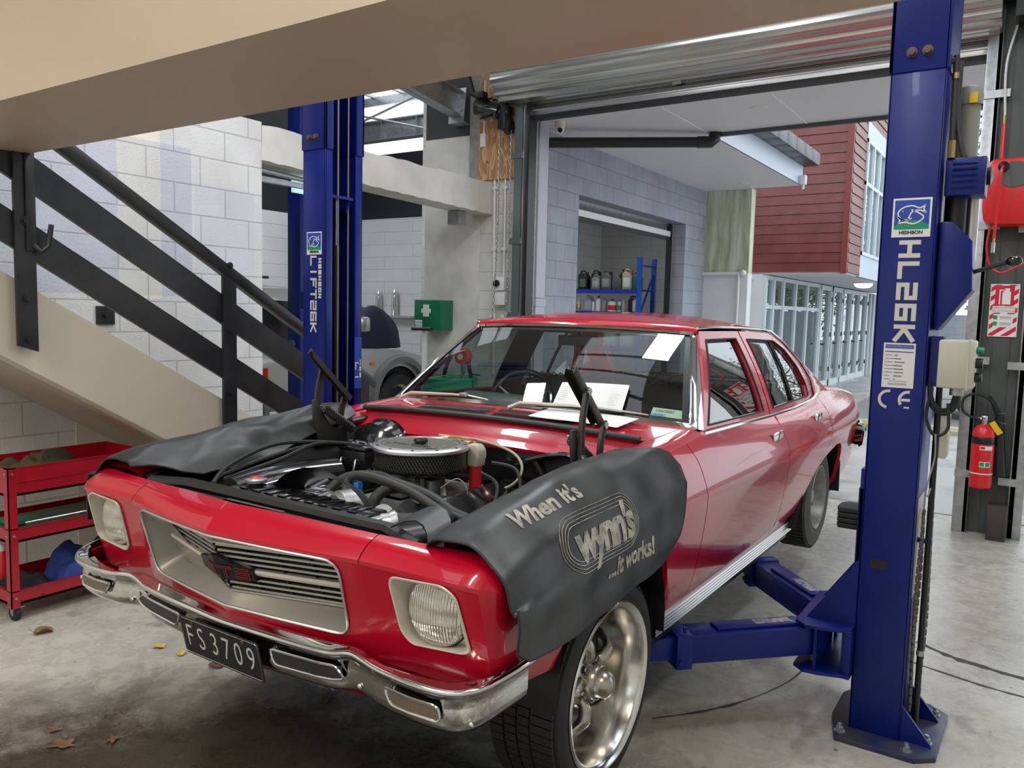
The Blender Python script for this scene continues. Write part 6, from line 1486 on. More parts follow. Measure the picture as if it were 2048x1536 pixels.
# ---------------- bumper
BX = [(0, .020, .472), (.12, .024, .473), (.25, .031, .474), (.38, .042, .475), (.43, .050, .477), (.47, .056, .485), (.50, .056, .489), (.54, .050, .487), (.60, .044, .480), (.70, .041, .477), (.78, .045, .478), (.83, .055, .481), (.865, .075, .487), (.89, .105, .493), (.905, .15, .500), (.912, .21, .504), (.914, .29, .506)]
def bumper_sec(i, pts):
    a = V(*pts[max(i-1, 0)]); b = V(*pts[min(i+1, len(pts)-1)]); d = (b-a); d.z = 0; d.normalize(); n = V(d.y, -d.x, 0)   # outward
    p = V(*pts[i]); wide = interp([0, .43, .52, .70, .84, .895, .912], [.055, .055, .035, .048, .062, .040, .022], abs(p.x)); up = interp([0, .43, .52, .86], [.012, .012, .002, .010], abs(p.x))
    S_ = [(-wide, up-.004), (-wide*.6, up), (-.018, .004), (-.007, .0085), (-.001, .005), (0, -.002), (-.004, -.009), (-.014, -.016), (-.021, -.026), (-.022, -.05), (-.022, -.08), (-.026, -.100), (-.036, -.112), (-.06, -.113)]
    return [tuple(p+n*q+V(0, 0, r)) for q, r in S_]
full = [(-x, y, z) for x, y, z in reversed(BX[1:])]+BX
full2 = [tuple(q) for q in catmull(full, 4)]
m = MB(); m.grid([bumper_sec(i, full2) for i in range(len(full2))]); BMP = m.build('front_bumper', M['chrome'], CAR, smooth=60, mods=[('SOLIDIFY', dict(thickness=.003))])
def by(x): 
    P = [(abs(p[0]), p[1], p[2]) for p in BX]; return interp([p[0] for p in P], [p[1] for p in P], abs(x))+.0165, interp([p[0] for p in P], [p[2] for p in P], abs(x))
for s in (1, -1):
    m = MB(); pts = roundpoly([(.205, -.038), (.435, -.036), (.468, -.073), (.225, -.078)], .012); m.grid([[(s*x, by(x)[0]-.0045, by(x)[1]+z) for z in (-.037, -.077)] for x in frange(.215, .460, 14)]); sl_ = m.build('bumper_slot', M['black'], BMP, smooth=0)
    MB().tube([(s*x, by(x)[0]-.004, by(x)[1]+z) for x, z in resample(pts, 60)], .0035, 6, closed=True).build('slot_rim', M['chrome'], sl_)
    m = MB(); pts = roundpoly([(.615, -.040), (.785, -.040), (.792, -.078), (.640, -.078)], .012); m.grid([[(s*x, by(x)[0]-.0045, by(x)[1]+z) for z in (-.041, -.077)] for x in frange(.632, .785, 8)]); il = m.build('indicator_lens', mat('dim_amber_lens', (.17, .13, .10), .25, .3) if 'dam' not in M else M['dam'], BMP, smooth=0); M['dam'] = bpy.data.materials['dim_amber_lens']
    MB().tube([(s*x, by(x)[0]-.004, by(x)[1]+z) for x, z in resample(pts, 60)], .004, 6, closed=True).build('indicator_rim', M['chrome'], il)
    for x in (.515, .86): MB().ball((s*x, by(x)[0]+.003, by(x)[1]-.085), .008, 8, (1, .5, 1)).build('bumper_bolt', M['chrome'], BMP)
# number plate
NP = MB(); Mx = frame((0, .0345, .3865), (1, 0, 0), (0, -.027, .125))
pp = roundpoly([(-.18, -.0635), (.18, -.0635), (.18, .0635), (-.18, .0635)], .012)
NP.prism(pp, -.0015, .0015, 2, Mx); NPo = NP.build('number_plate', M['plate'], CAR, smooth=0)
m = MB(); m.tube([tuple(Mx @ V(x, z, .0015)) for x, z in roundpoly([(-.175, -.0585), (.175, -.0585), (.175, .0585), (-.175, .0585)], .010)], .0014, 6, closed=True); m.build('plate_border', M['dark_chrome'], NPo)
def ptext(s_, x, w):
    o = text(s_, .105, Mx @ Matrix.Translation((x, 0, .0018)) @ Matrix.Diagonal((w, 1, 1, 1)), M['plate_white'], 'lettering', NPo, depth=.0004, bold=-.001)
for ch, x in (('F', -.142), ('S', -.088), ('3', -.026), ('7', .028), ('0', .082), ('9', .138)): ptext(ch, x, .72)
for x in (-.115, .115): MB().cyl(Mx @ V(x, .052, .001), Mx @ V(x, .052, .006), .006, n=6).build('plate_screw', M['rust'], NPo)

# ---------------- wheels
def mag_wheel(s):
    hx = s*.86; cy, cz, R = .825, .212, .333; ax = (s, 0, 0)
    m = MB(); m.ring((s*.63, cy, cz), ax, [(.262, .0), (.300, -.004), (.322, .006), (.332, .030), (.333, .115), (.332, .205), (.322, .229), (.300, .238), (.268, .236), (.258, .230)], 96)
    wh = m.build('front_tyre', M['tyre'], CAR, smooth=40)
    m = MB(); nb = 78
    for i in range(nb):
        g = 2*PI*i/nb; Mx_ = frame((s*.63, cy+R*math.cos(g), cz+R*math.sin(g)), ax, (0, -math.sin(g), math.cos(g)))
        for (a, b, o) in ((.010, .055, 0), (.062, .100, .5), (.107, .145, .1), (.152, .222, .6)):
            Mo = frame((s*.63, cy+R*math.cos(g+o*2*PI/nb), cz+R*math.sin(g+o*2*PI/nb)), ax, (0, -math.sin(g+o*2*PI/nb), math.cos(g+o*2*PI/nb)))
            m.box((a, -.0118, -.006), (b, .0118, .0022), Mo)
    m.build('tread', M['tyre'], wh, smooth=0)['kind'] = 'stuff'
    m = MB(); m.ring((s*.63, cy, cz), ax, [(.258, .228), (.266, .238), (.262, .243), (.252, .240), (.240, .225), (.236, .15), (.222, .10), (.215, .03), (.25, .0)], 96); rim = m.build('rim', M['polished'], wh, smooth=50)
    MB().ring((s*.63, cy, cz), ax, [(.0001, .075), (.21, .075), (.214, .06)], 40).build('brake_disc', M['black'], rim)
    m = MB(); m.ring((s*.63, cy, cz), ax, [(.095, .08), (.095, .140), (.080, .158), (.050, .168), (.0001, .170)], 40); hub = m.build('hub', M['spoke'], rim, smooth=50)
    MB().ring((s*.63, cy, cz), ax, [(.056, .165), (.056, .196), (.050, .200), (.048, .196), (.045, .214), (.036, .232), (.020, .242), (.0001, .245)], 40).build('centre_cap', M['spoke'], hub, smooth=60)
    for k in range(5):
        g = math.radians(90+72*k+6); e = V(0, math.cos(g), math.sin(g)); t_ = V(0, -math.sin(g), math.cos(g)); A = V(s, 0, 0); O_ = V(s*.63, cy, cz)
        m = MB(); rows = []
        for j in range(15):
            u = j/14; r_ = lerp(.050, .222, u); w_ = interp([0, .25, .6, 1], [.036, .023, .023, .044], u); tw_ = .020*math.sin(PI*u*.9); h0 = interp([0, .2, .45, .7, .88, 1], [.160, .186, .190, .160, .110, .075], u); th = interp([0, .5, 1], [.05, .04, .06], u)
            row = []
            for q in range(12):
                a = 2*PI*q/12; cx_, sx_ = math.cos(a), math.sin(a); row.append(tuple(O_+e*r_+t_*(cx_*w_+tw_)+A*(h0-th/2+sx_*th/2*(1 if sx_ > 0 else .8))))
            rows.append(row)
        m.grid(rows, closed=True); m.build('spoke', M['polished'] if False else M['spoke'], rim, smooth=70)
        q = O_+V(0, math.cos(g+.63), math.sin(g+.63))*.062
        m = MB(); m.cyl(tuple(q+A*.165), tuple(q+A*.178), .012, n=6); m.cyl(tuple(q+A*.155), tuple(q+A*.171), .017, n=16); m.build('wheel_nut', M['dark_chrome'], hub)
    return wh
M['spoke'] = mat('smoked_cast_alloy', (.50, .47, .41), .27, 1, .1, 20)
for s in (1, -1):
    mag_wheel(s)
    ax = (s, 0, 0); cy, cz = 3.652, .296
    m = MB(); m.ring((s*.66, cy, cz), ax, [(.185, 0), (.25, -.004), (.295, .008), (.308, .03), (.309, .09), (.308, .155), (.297, .178), (.25, .192), (.200, .186), (.187, .178)], 72); wh = m.build('rear_tyre', M['tyre_dusty'], CAR, smooth=40)
    m = MB()
    for r_ in (.06, .10, .14): pass
    nb = 64
    for i in range(nb):
        g = 2*PI*i/nb; Mo = frame((s*.66, cy+.309*math.cos(g), cz+.309*math.sin(g)), ax, (0, -math.sin(g), math.cos(g)))
        for (a, b) in ((.012, .045), (.05, .085), (.09, .125), (.13, .168)): m.box((a, -.011, -.004), (b, .011, .003), Mo)
    m.build('tread', M['tyre'], wh, smooth=0)['kind'] = 'stuff'
    m = MB(); m.ring((s*.66, cy, cz), ax, [(.187, .178), (.193, .186), (.188, .188), (.178, .172), (.172, .12), (.165, .10), (.13, .10), (.12, .118), (.075, .135), (.055, .12), (.04, .12), (.038, .15), (.0001, .152)], 60); rim = m.build('steel_rim', M['steelrim'] if 'steelrim' in M else M.setdefault('steelrim', mat('dusty_steel_wheel', (.36, .35, .33), .45, .5, .25, 20)), wh, smooth=40)
    for k in range(5):
        g = 2*PI*k/5+.4; MB().cyl((s*(.66+.118), cy+math.cos(g)*.06, cz+math.sin(g)*.06), (s*(.66+.148), cy+math.cos(g)*.06, cz+math.sin(g)*.06), .010, n=6).build('wheel_nut', M['chrome'], rim)
    for k in range(10):
        g = 2*PI*k/10; MB().ring((s*(.66+.1025), cy+math.cos(g)*.147, cz+math.sin(g)*.147), ax, [(.0001, 0), (.014, 0), (.015, -.004)], 12).build('rim_slot', M['black'], rim)
    # wheel wells and suspension
    for (c, zc, r_, w0) in ((FW, .33, .372, .50), (RW, .33, .342, .52)):
        m = MB()
        P = [(c-math.cos(PI*(-.05+1.1*i/16))*r_, zc+math.sin(PI*(-.05+1.1*i/16))*r_) for i in range(17)] if c < 2 else [(2.93, .26), (3.0, .37), (3.08, .455), (3.2, .53), (3.3, .575), (3.4, .605), (3.55, .63), (3.7, .645), (3.83, .64), (3.91, .61), (3.955, .55), (3.975, .46), (3.985, .28)]
        m.grid([[(s*w0, y, z), (s*.895 if c > 2 else s*.885, y, z)] for y, z in P]); m.poly([(s*w0, y, z) for y, z in P]); m.build('wheel_housing', M['black'], CAR)
m = MB(); m.cyl((-.7, .825, .21), (.7, .825, .21), .03); m.cyl((-.7, 3.652, .29), (.7, 3.652, .29), .045); m.ball((0, 3.652, .28), .13, 10)
m.build('axles', M['black'], CAR)['kind'] = 'stuff'
MB().box((-.60, .35, .20), (.60, 1.3, .26)).box((-.78, 1.25, .21), (.78, 4.4, .26)).build('floor_pan', M['black'], CAR)

# ---------------- cowl and engine bay
m = MB(); rows = []
def cowl_z(x, y): return interp([1.30, 1.36, 1.66], [.908, .914, .942], y)-.024*(abs(x)/.8)**2
for x in frange(-.80, .80, 28):
    ye = 1.598+.062*(x/.80)**2; y0 = 1.345 if abs(x) < .70 else 1.40
    rows.append([(x*interp([0, 1], [1, 1], 0), y, cowl_z(x, y)+.012) for y in (y0, y0+.02, lerp(y0, ye, .5), ye-.01, ye+.01)])
m.grid(rows); CW = m.build('cowl_panel', M['red'], CAR, smooth=50)
m = MB(); rows = []
for x in frange(-.69, .69, 24): rows.append([(x, 1.350, .922-.02*(x/.8)**2), (x, 1.335, .905-.02*(x/.8)**2), (x, 1.325, .888-.02*(x/.8)**2), (x, 1.27, .868-.022*(x/.7)**2-.02*max(0, abs(x)-.45)), (x, 1.245, .842-.022*(x/.7)**2-.02*max(0, abs(x)-.45)), (x, 1.25, .825)])
m.grid(rows); m.build('plenum_panel', M['red'], CAR, smooth=50)
MB().tube([(x, 1.340, .932-.022*(x/.8)**2) for x in frange(-.70, .70, 16)], .012, 10).build('bonnet_seal', M['hose'], CAR)
for sx in (1, -1):
    for i in range(26):
        x = sx*(.03+i*.0145)-.06
        m = MB(); zc = cowl_z(x, 1.48)+.013
        m.box((-.0040, -.068, 0), (.0040, .068, .0006), Matrix.Translation((x, 1.475, zc+.001)) @ Matrix.Rotation(-.09, 4, 'X') @ Matrix.Rotation(sx*0-.25, 4, 'Z')); m.build('vent_slat', M['red'], CW, smooth=0)
    m = MB(); x0, x1 = sorted((sx*.015-.06, sx*.41-.06)); m.grid([[(x+(.018 if y < 1.47 else -.018), y, cowl_z(x, y)+.0130) for y in (1.408, 1.542)] for x in frange(x0, x1, 6)]); m.build('vent_opening', M['black'], CW)
# wipers
for (x0, y0, x1, y1, zz, k) in ((-.69, 1.60, -.14, 1.60, .955, 0), (-.02, 1.55, .60, 1.60, .965, 1)):
    m = MB(); m.tube([(x0, y0-.015, zz-.012), (x0+.05, y0+.0, zz+.012), (x0+.30, y0+.015, zz+.022), ((x0+x1)/2+.10, y0+.02, zz+.020)], [.010, .009, .006, .004], 8); wa = m.build('wiper_arm', M['silverlight'], CAR)
    m = MB(); m.tube([(x0+.12, y0+.022, zz+.012), ((x0+x1)/2+.08, y0+.03, zz+.024), (x1, y1+.035, zz+.004)], [.003, .005, .003], 6); m.build('wiper_blade', M['silverlight'], wa)
    m = MB(); m.tube([(x0+.12, y0+.026, zz+.004), ((x0+x1)/2+.08, y0+.034, zz+.014), (x1, y1+.040, zz-.004)], .004, 6); m.build('blade_rubber', M['rubber'], wa)
    MB().box(((x0+x1)/2+.06, y0+.012, zz+.018), ((x0+x1)/2+.10, y0+.036, zz+.034), bev=.003).build('wiper_clip', M['galv'], wa)
# bay walls
for s in (1, -1):
    m = MB(); m.grid([[(s*.70, y, ZT(y)-.02), (s*.66, y, ZT(y)-.05), (s*.60, y, .62+.05*math.sin((y-.2)*2.6)), (s*.50, y, .40)] for y in frange(.22, 1.30, 16)])
    m.grid([[(s*(.69-.012*k), y, ZT(y)-.012) for k in (0, 1, 2)]+[(s*.655, y, ZT(y)-.02)] for y in frange(.22, 1.32, 10)])
    m.build('inner_fender', M['black'], CAR)
for s in (1, -1): MB().grid([[(s*.712, y, ZT(y)+.008), (s*.672, y, ZT(y)-.022), (s*.655, y, ZT(y)-.03)] for y in frange(.95, 1.36, 8)]).build('gutter_strip', M['red_dull'], CAR)
m = MB(); m.grid([[(x, 1.262, z) for z in (.30, .84)] for x in frange(-.66, .66, 2)]); m.box((-.10, 1.20, .45), (.10, 1.262, .70)); 
FWL = m.build('firewall', M['black'], CAR)
m = MB(); m.tube([(.18, 1.25, .80), (.30, 1.245, .81), (.34, 1.245, .74), (.30, 1.245, .66), (.36, 1.245, .60)], .02, 8); m.box((.16, 1.19, .56), (.58, 1.25, .72), bev=.03); m.tube(catmull([(.22, 1.235, .78), (.34, 1.23, .82), (.46, 1.23, .84), (.56, 1.23, .80), (.62, 1.23, .72)], 5), .012, 8); m.build('heater_box', M['blackgloss'], FWL)
MB().ring((.50, 1.262, .775), (0, -1, 0), [(.0001, .012), (.05, .014), (.055, 0)], 28).build('blanking_plate', M['blackgloss'], FWL)
# radiator support and radiator
m = MB(); m.box((-.58, .165, .74), (.58, .215, .765), bev=.008); m.box((-.60, .17, .40), (-.50, .20, .75)); m.box((.50, .17, .40), (.60, .20, .75)); m.tube([(-.60, .20, .765), (-.45, .25, .768), (.45, .25, .768), (.60, .20, .755)], .022, 8); m.build('radiator_support', M['black'], CAR, smooth=40)
MB().box((-.14, .150, .745), (.12, .156, .782)).box((-.14, .150, .778), (.12, .17, .782)).build('catch_bracket', M['rust'], CAR)
for x in (-.11, .09): MB().cyl((x, .142, .765), (x, .152, .765), .009, n=6).build('bracket_bolt', M['brass'], CAR)
RAD = MB().box((-.30, .31, .34), (.30, .37, .73)).build('radiator_core', M['black'], CAR)
m = MB(); m.box((-.315, .295, .725), (.315, .40, .775), bev=.012); tk = m.build('radiator_tank', M['blackgloss'], RAD)
for i in range(9): MB().box((-.26+i*.062, .300, .773), (-.225+i*.062, .385, .779), bev=.002).build('tank_rib', M['blackgloss'], tk)
m = MB(); m.box((.27, .31, .70), (.34, .40, .765), bev=.01); m.cyl((.32, .36, .735), (.355, .395, .74), .034, n=20); m.build('radiator_outlet', M['galv'], tk)
m = MB(); m.cyl((-.235, .35, .775), (-.235, .35, .790), .024, n=20); m.build('filler_neck', M['black'], tk)
m = MB(); m.cyl((-.235, .35, .790), (-.235, .35, .799), .036, n=14); m.ring((-.235, .35, .799), (0, 0, 1), [(.034, 0), (.02, .006), (.0001, .008)], 20); rc = m.build('radiator_cap', M['galv'], tk)
MB().ring((-.235, .35, .8045), (0, 0, 1), [(.022, 0), (.018, .003), (.0001, .004)], 20).build('cap_label', M['redplastic'], rc)
# fan shroud, engine
m = MB(); m.ring((0, .40, .56), (0, 1, 0), [(.30, 0), (.26, .05), (.25, .09)], 32); m.build('fan_shroud', M['black'], CAR)
ENG = MB()
ENG.box((-.20, .58, .30), (.20, 1.14, .64), bev=.03); ENG.prism([(-.20, .50), (.20, .50), (.10, .70), (-.10, .70)], .62, 1.12, 1); ENG.box((-.30, .60, .50), (-.14, 1.12, .60), Matrix.Rotation(0, 4, 'Y'), .02); ENG.box((.14, .60, .50), (.30, 1.12, .60), bev=.02)
ENG = ENG.build('engine_block', M['cast'], CAR)
for s in (1, -1):
    m = MB(); Mx = Matrix.Translation((s*.26, .86, .665)) @ Matrix.Rotation(s*math.radians(38), 4, 'Y')
    m.box((-.075, -.26, -.035), (.075, .26, .035), Mx, bev=.02); vc = m.build('rocker_cover', M['blackgloss'] if s < 0 else M['blackgloss'], ENG)
m = MB(); m.box((-.075, .72, .66), (.075, .98, .70), bev=.01); m.box((-.07, .80, .70), (.07, .97, .775), bev=.012); m.cyl((-.05, .79, .74), (.09, .79, .74), .02); m.cyl((.02, .76, .70), (.02, .80, .70), .03); m.box((.07, .84, .70), (.12, .90, .76), bev=.01); m.cyl((.12, .90, .735), (.16, .86, .70), .012)
for (a, b, c) in ((.09, .82, .77), (-.08, .84, .76), (.05, .99, .76), (-.04, .77, .72), (.10, .95, .72)): m.cyl((a, b, c-.06), (a, b, c), .009, n=8)
m.build('carburettor', M['cast'], ENG)
m = MB(); m.tube(catmull([(-.16, .70, .66), (-.06, .66, .66), (.06, .66, .66), (.20, .70, .65)], 5), .030, 10); m.cyl((.06, .50, .62), (.06, .62, .62), .055); m.cyl((.10, .62, .64), (.14, .56, .70), .035); m.build('inlet_manifold', M['cast'], ENG)
AFY = .918
# air filter
m = MB(); n = 90; m.ring((0, AFY, .775), (0, 0, 1), [(.0001, 0), (.178, 0), (.181, .004), (.181, .012), (.172, .014)], 64); AF = m.build('air_filter', M['blackgloss'], ENG)
M['mesh'] = mat('filter_mesh_metal', (.24, .23, .20), .4, .8)
m = MB(); m.ring((0, AFY, .788), (0, 0, 1), [(.169, 0), (.169, .062)], 64); m.build('filter_element', M['black'], AF)
m = MB(); nd = 88
for i in range(nd):
    for sg in (1, -1):
        rows = []
        for k in range(7):
            a = 2*PI*(i+sg*k*.5)/nd; rows.append((math.cos(a)*.172, AFY+math.sin(a)*.172, .789+k*.0102))
        m.tube(rows, .0012, 3, cap=False)
m.build('mesh_band', M['mesh'], AF, smooth=0)['kind'] = 'stuff'
m = MB(); m.ring((0, AFY, .848), (0, 0, 1), [(.181, 0), (.185, .004), (.184, .013), (.176, .019), (.150, .021), (.147, .014), (.0001, .014)], 64); lid = m.build('filter_lid', M['alu'], AF, smooth=40)
M['pleat'] = mat('pleated_filter_top', (.30, .29, .26), .5, .5)
m = MB()
for i in range(38):
    x = -.142+i*.0077; h = math.sqrt(max(0, .146**2-x*x)); m.box((x-.0018, AFY-h, .862), (x+.0018, AFY+h, .866), Matrix.Translation((0, AFY, 0)) @ Matrix.Rotation(.5, 4, 'Z') @ Matrix.Translation((0, -AFY, 0)))
m.build('lid_pleats', M['pleat'], lid, smooth=0)['kind'] = 'stuff'
M['goldtxt'] = mat('filter_script', (.05, .05, .048), .4)
m = MB()
for q in ((-.11, -.11, -.07), (-.095, -.03, -.055), (-.02, -.02, -.03), (.0, .03, -.06), (.03, .06, -.04), (.06, .11, -.065)):
    m.box((q[0], AFY+q[2], .8664), (q[1]+.012, AFY+q[2]+.012, .8674))
m.build('worn_script', M['goldtxt'], lid)['kind'] = 'stuff'
m = MB(); m.cyl((0, AFY, .862), (0, AFY, .876), .018, n=16); m.ring((0, AFY, .876), (0, 0, 1), [(.026, -.004), (.028, .002), (.024, .010), (.0001, .012)], 10); m.build('wing_nut', M['black'], lid)
for k in range(12):
    g = 2*PI*k/12; MB().cyl((math.cos(g)*.168, AFY+math.sin(g)*.168, .866), (math.cos(g)*.168, AFY+math.sin(g)*.168, .8695), .005, n=8).build('lid_screw', M['black'], lid)
AF.parent = CAR
for o_ in [AF]+list(AF.children_recursive):
    for v_ in o_.data.vertices: v_.co.z += .008
# hoses, wires
m = MB(); m.tube(catmull([(.345, .385, .738), (.40, .44, .735), (.41, .54, .73), (.33, .60, .715), (.22, .62, .68), (.14, .60, .66)], 8), .034, 14); m.build('radiator_hose', M['hose'], ENG, smooth=60)
for k, P in enumerate(([(-.02, .56, .70), (-.06, .60, .78), (.02, .62, .80), (.20, .62, .775), (.36, .60, .735), (.50, .62, .715), (.58, .72, .735), (.61, .86, .79), (.63, .95, .82)],
                       [(-.18, .58, .69), (-.14, .66, .765), (-.02, .70, .785), (.10, .66, .785), (.26, .66, .76), (.40, .64, .72), (.53, .68, .705), (.60, .80, .75), (.64, .92, .80)],
                       [(.10, .60, .66), (.08, .58, .72), (.10, .62, .765), (.16, .68, .77)])):
    MB().tube(catmull(P, 8), .0165 if k < 2 else .02, 12).build('heater_hose', M['hose'], ENG, smooth=60)
for p in ((.61, .86, .79), (.345, .385, .738)): MB().cyl(p, (p[0]+.012, p[1]+.012, p[2]+.006), .022 if p[0] > .5 else .038, n=18).build('hose_clamp', M['galv'], ENG)
M['cream_cable'] = mat('cream_cable', (.48, .46, .36), .5)
m = MB(); m.tube(catmull([(.15, 1.02, .735), (.20, 1.08, .705), (.24, 1.14, .70), (.28, 1.17, .74), (.27, 1.20, .79), (.20, 1.22, .83), (.05, 1.22, .855), (-.14, 1.20, .858)], 9), .0055, 8); m.build('throttle_cable', M['cream_cable'], ENG)
m = MB(); m.tube(catmull([(.16, .84, .74), (.22, .86, .78), (.25, .88, .74), (.22, .90, .69), (.20, .92, .66)], 6), .0022, 5); m.build('ignition_lead', M['cream_cable'], ENG)
M['grey_cable'] = M['hose']
for P in ([(.20, 1.1, .80), (.30, 1.12, .78), (.34, 1.08, .68), (.30, 1.0, .62)], [(.22, 1.0, .78), (.28, 1.02, .74), (.30, .96, .66), (.26, .9, .62)], [(-.40, .92, .70), (-.30, .78, .68), (-.22, .70, .66)], [(-.34, 1.0, .72), (-.26, .88, .72), (-.24, .8, .70)]):
    MB().tube(catmull(P, 6), .007, 7).build('rubber_lead', M['hose'], ENG)
for P, c in (([(-.52, .40, .755), (-.50, .60, .80), (-.50, .85, .82), (-.46, 1.05, .80)], 'rubber'), ([(-.50, .42, .75), (-.44, .62, .80), (-.47, .85, .83), (-.44, 1.1, .79)], 'rubber'), ([(-.40, .30, .768), (-.50, .45, .80), (-.54, .70, .84), (-.46, .95, .82), (-.38, 1.02, .80)], 'rubber')):
    MB().tube(catmull(P, 6), .008, 7).build('wiring_loom', M[c], CAR)
MB().box((-.035, .60, .735), (-.012, .625, .775), bev=.003).build('blue_connector', M['sign_blue'] if False else mat('bright_blue_plastic', (.02, .22, .62), .4), ENG)
m = MB(); m.tube([(-.02, .55, .73), (-.08, .58, .72), (-.16, .60, .70)], .003, 5); m.build('red_wire', M['redplastic'], ENG)
# alternator and brackets in front
m = MB(); m.ring((-.02, .50, .70), (.3, 1, 0), [(.0001, 0), (.05, 0), (.062, .015), (.062, .085), (.05, .10), (.0001, .10)], 28); m.cyl((-.04, .455, .70), (-.02, .50, .70), .035, n=20); m.build('alternator', M['cast'], ENG)
m = MB(); m.box((-.26, .47, .735), (-.06, .50, .755), Matrix.Rotation(.05, 4, 'Z'), .004); m.box((-.12, .46, .68), (-.06, .54, .75), bev=.006); m.box((-.22, .50, .70), (-.14, .60, .735), bev=.008); m.cyl((-.14, .45, .72), (-.14, .45, .65), .012); m.build('alternator_bracket', M['polished'], ENG)
MB().tube([(-.02+.05*math.cos(a), .458, .70+.05*math.sin(a)) for a in frange(0, 2*PI, 24)], .006, 6).build('drive_belt', M['rubber'], ENG)
m = MB(); m.cyl((-.28, .60, .68), (-.28, .68, .70), .07, .07, 24); m.build('ignition_coil', M['blackgloss'], ENG)
# distributor cap in red and grey behind the filter
m = MB(); m.cyl((.175, 1.03, .70), (.175, 1.03, .80), .024, n=14); m.build('red_canister', M['redplastic'], ENG)
MB().prism([(.152, .795), (.200, .795), (.206, .835), (.206, .858), (.190, .878), (.150, .878)], 1.005, 1.055, 1, bev=.006).build('canister_cap', M['beigeplastic'], ENG)
# brake booster, master cylinder, big duct at the right
m = MB(); m.ring((-.47, 1.25, .755), (0, -1, 0), [(.0001, 0), (.135, 0), (.14, .03), (.13, .05), (.125, .10), (.08, .13), (.03, .14), (.0001, .14)], 40); BB = m.build('brake_booster', M['blackgloss'], CAR)
m = MB(); m.box((-.48, .96, .69), (-.33, 1.11, .795), bev=.01); m.build('master_cylinder', M['black'], BB); m = MB(); m.box((-.485, .955, .795), (-.325, 1.115, .812), bev=.008); m.ball((-.445, 1.03, .812), .026, 8, (1, 1.3, .5)); m.ball((-.37, 1.03, .812), .026, 8, (1, 1.3, .5)); m.build('reservoir_lid', M['blackgloss'], BB)
MB().tube([(-.49, 1.035, .818), (-.32, 1.035, .818)], .003, 6).build('lid_wire', M['galv'], BB)
for x in (-.44, -.36): MB().tube(catmull([(x, .97, .75), (x+.01, .93, .765), (x+.03, .90, .74), (x+.02, .88, .66)], 5), .004, 6).build('brake_line', M['galv'], BB)
m = MB(); m.tube(catmull([(-.44, .42, .68), (-.42, .55, .70), (-.40, .70, .705), (-.38, .84, .70)], 6), [.085]*19, 20); m.build('washer_tank', M['blackgloss'], CAR, smooth=60)
m = MB(); m.tube(catmull([(-.12, 1.16, .85), (-.06, 1.18, .86), (.02, 1.17, .86), (.08, 1.16, .85)], 5), .009, 8); m.box((-.02, 1.13, .83), (.07, 1.19, .865), bev=.008); m.build('wiper_motor', M['brass'], CAR)
MB().cyl((.40, .30, .70), (.43, .40, .70), .05, .05).build('horn', M['black'], CAR)
MB().box((.34, .225, .60), (.38, .32, .74)).build('red_brace', M['red_dull'], CAR)
# inner wing details on the left
m = MB(); m.tube(catmull([(.66, .95, .83), (.60, 1.0, .83), (.56, 1.08, .78), (.52, 1.18, .76)], 5), .03, 10); m.box((.45, .95, .60), (.62, 1.2, .66), bev=.02); m.build('wing_bracket', M['black'], CAR)

# ---------------- bonnet hinges
def flat(m, a, b, w, th, ends=True, n=(1, 0, 0)):
    """flat link bar from a to b; n = thin direction"""
    a, b = V(*a), V(*b); d = (b-a); L_ = d.length; Mx = frame(a, d, V(*n).cross(d))
    m.box((-.5*w if ends else 0, -w/2, -th/2), (L_+(.5*w if ends else 0), w/2, th/2), Mx, bev=min(w*.25, .006)); return Mx
def ribbon(m, pts, w, th):
    P = [V(*p) for p in pts]; rows = []
    for i, p in enumerate(P):
        d = P[min(i+1, len(P)-1)]-P[max(i-1, 0)]; d.normalize(); n = V(0, -d.z, d.y); a = V(1, 0, 0)
        rows.append([p+n*w/2-a*th/2, p+n*w/2+a*th/2, p+n*w*.28+a*th/2, p+n*w*.22+a*th*.2, p-n*w*.22+a*th*.2, p-n*w*.28+a*th/2, p-n*w/2+a*th/2, p-n*w/2-a*th/2])
    m.grid(rows, closed=True); m.poly(rows[0]); m.poly(rows[-1])
    for q in (P[0], P[-1]): m.cyl(q-V(th/2, 0, 0), q+V(th/2, 0, 0), w/2*1.05, n=16)
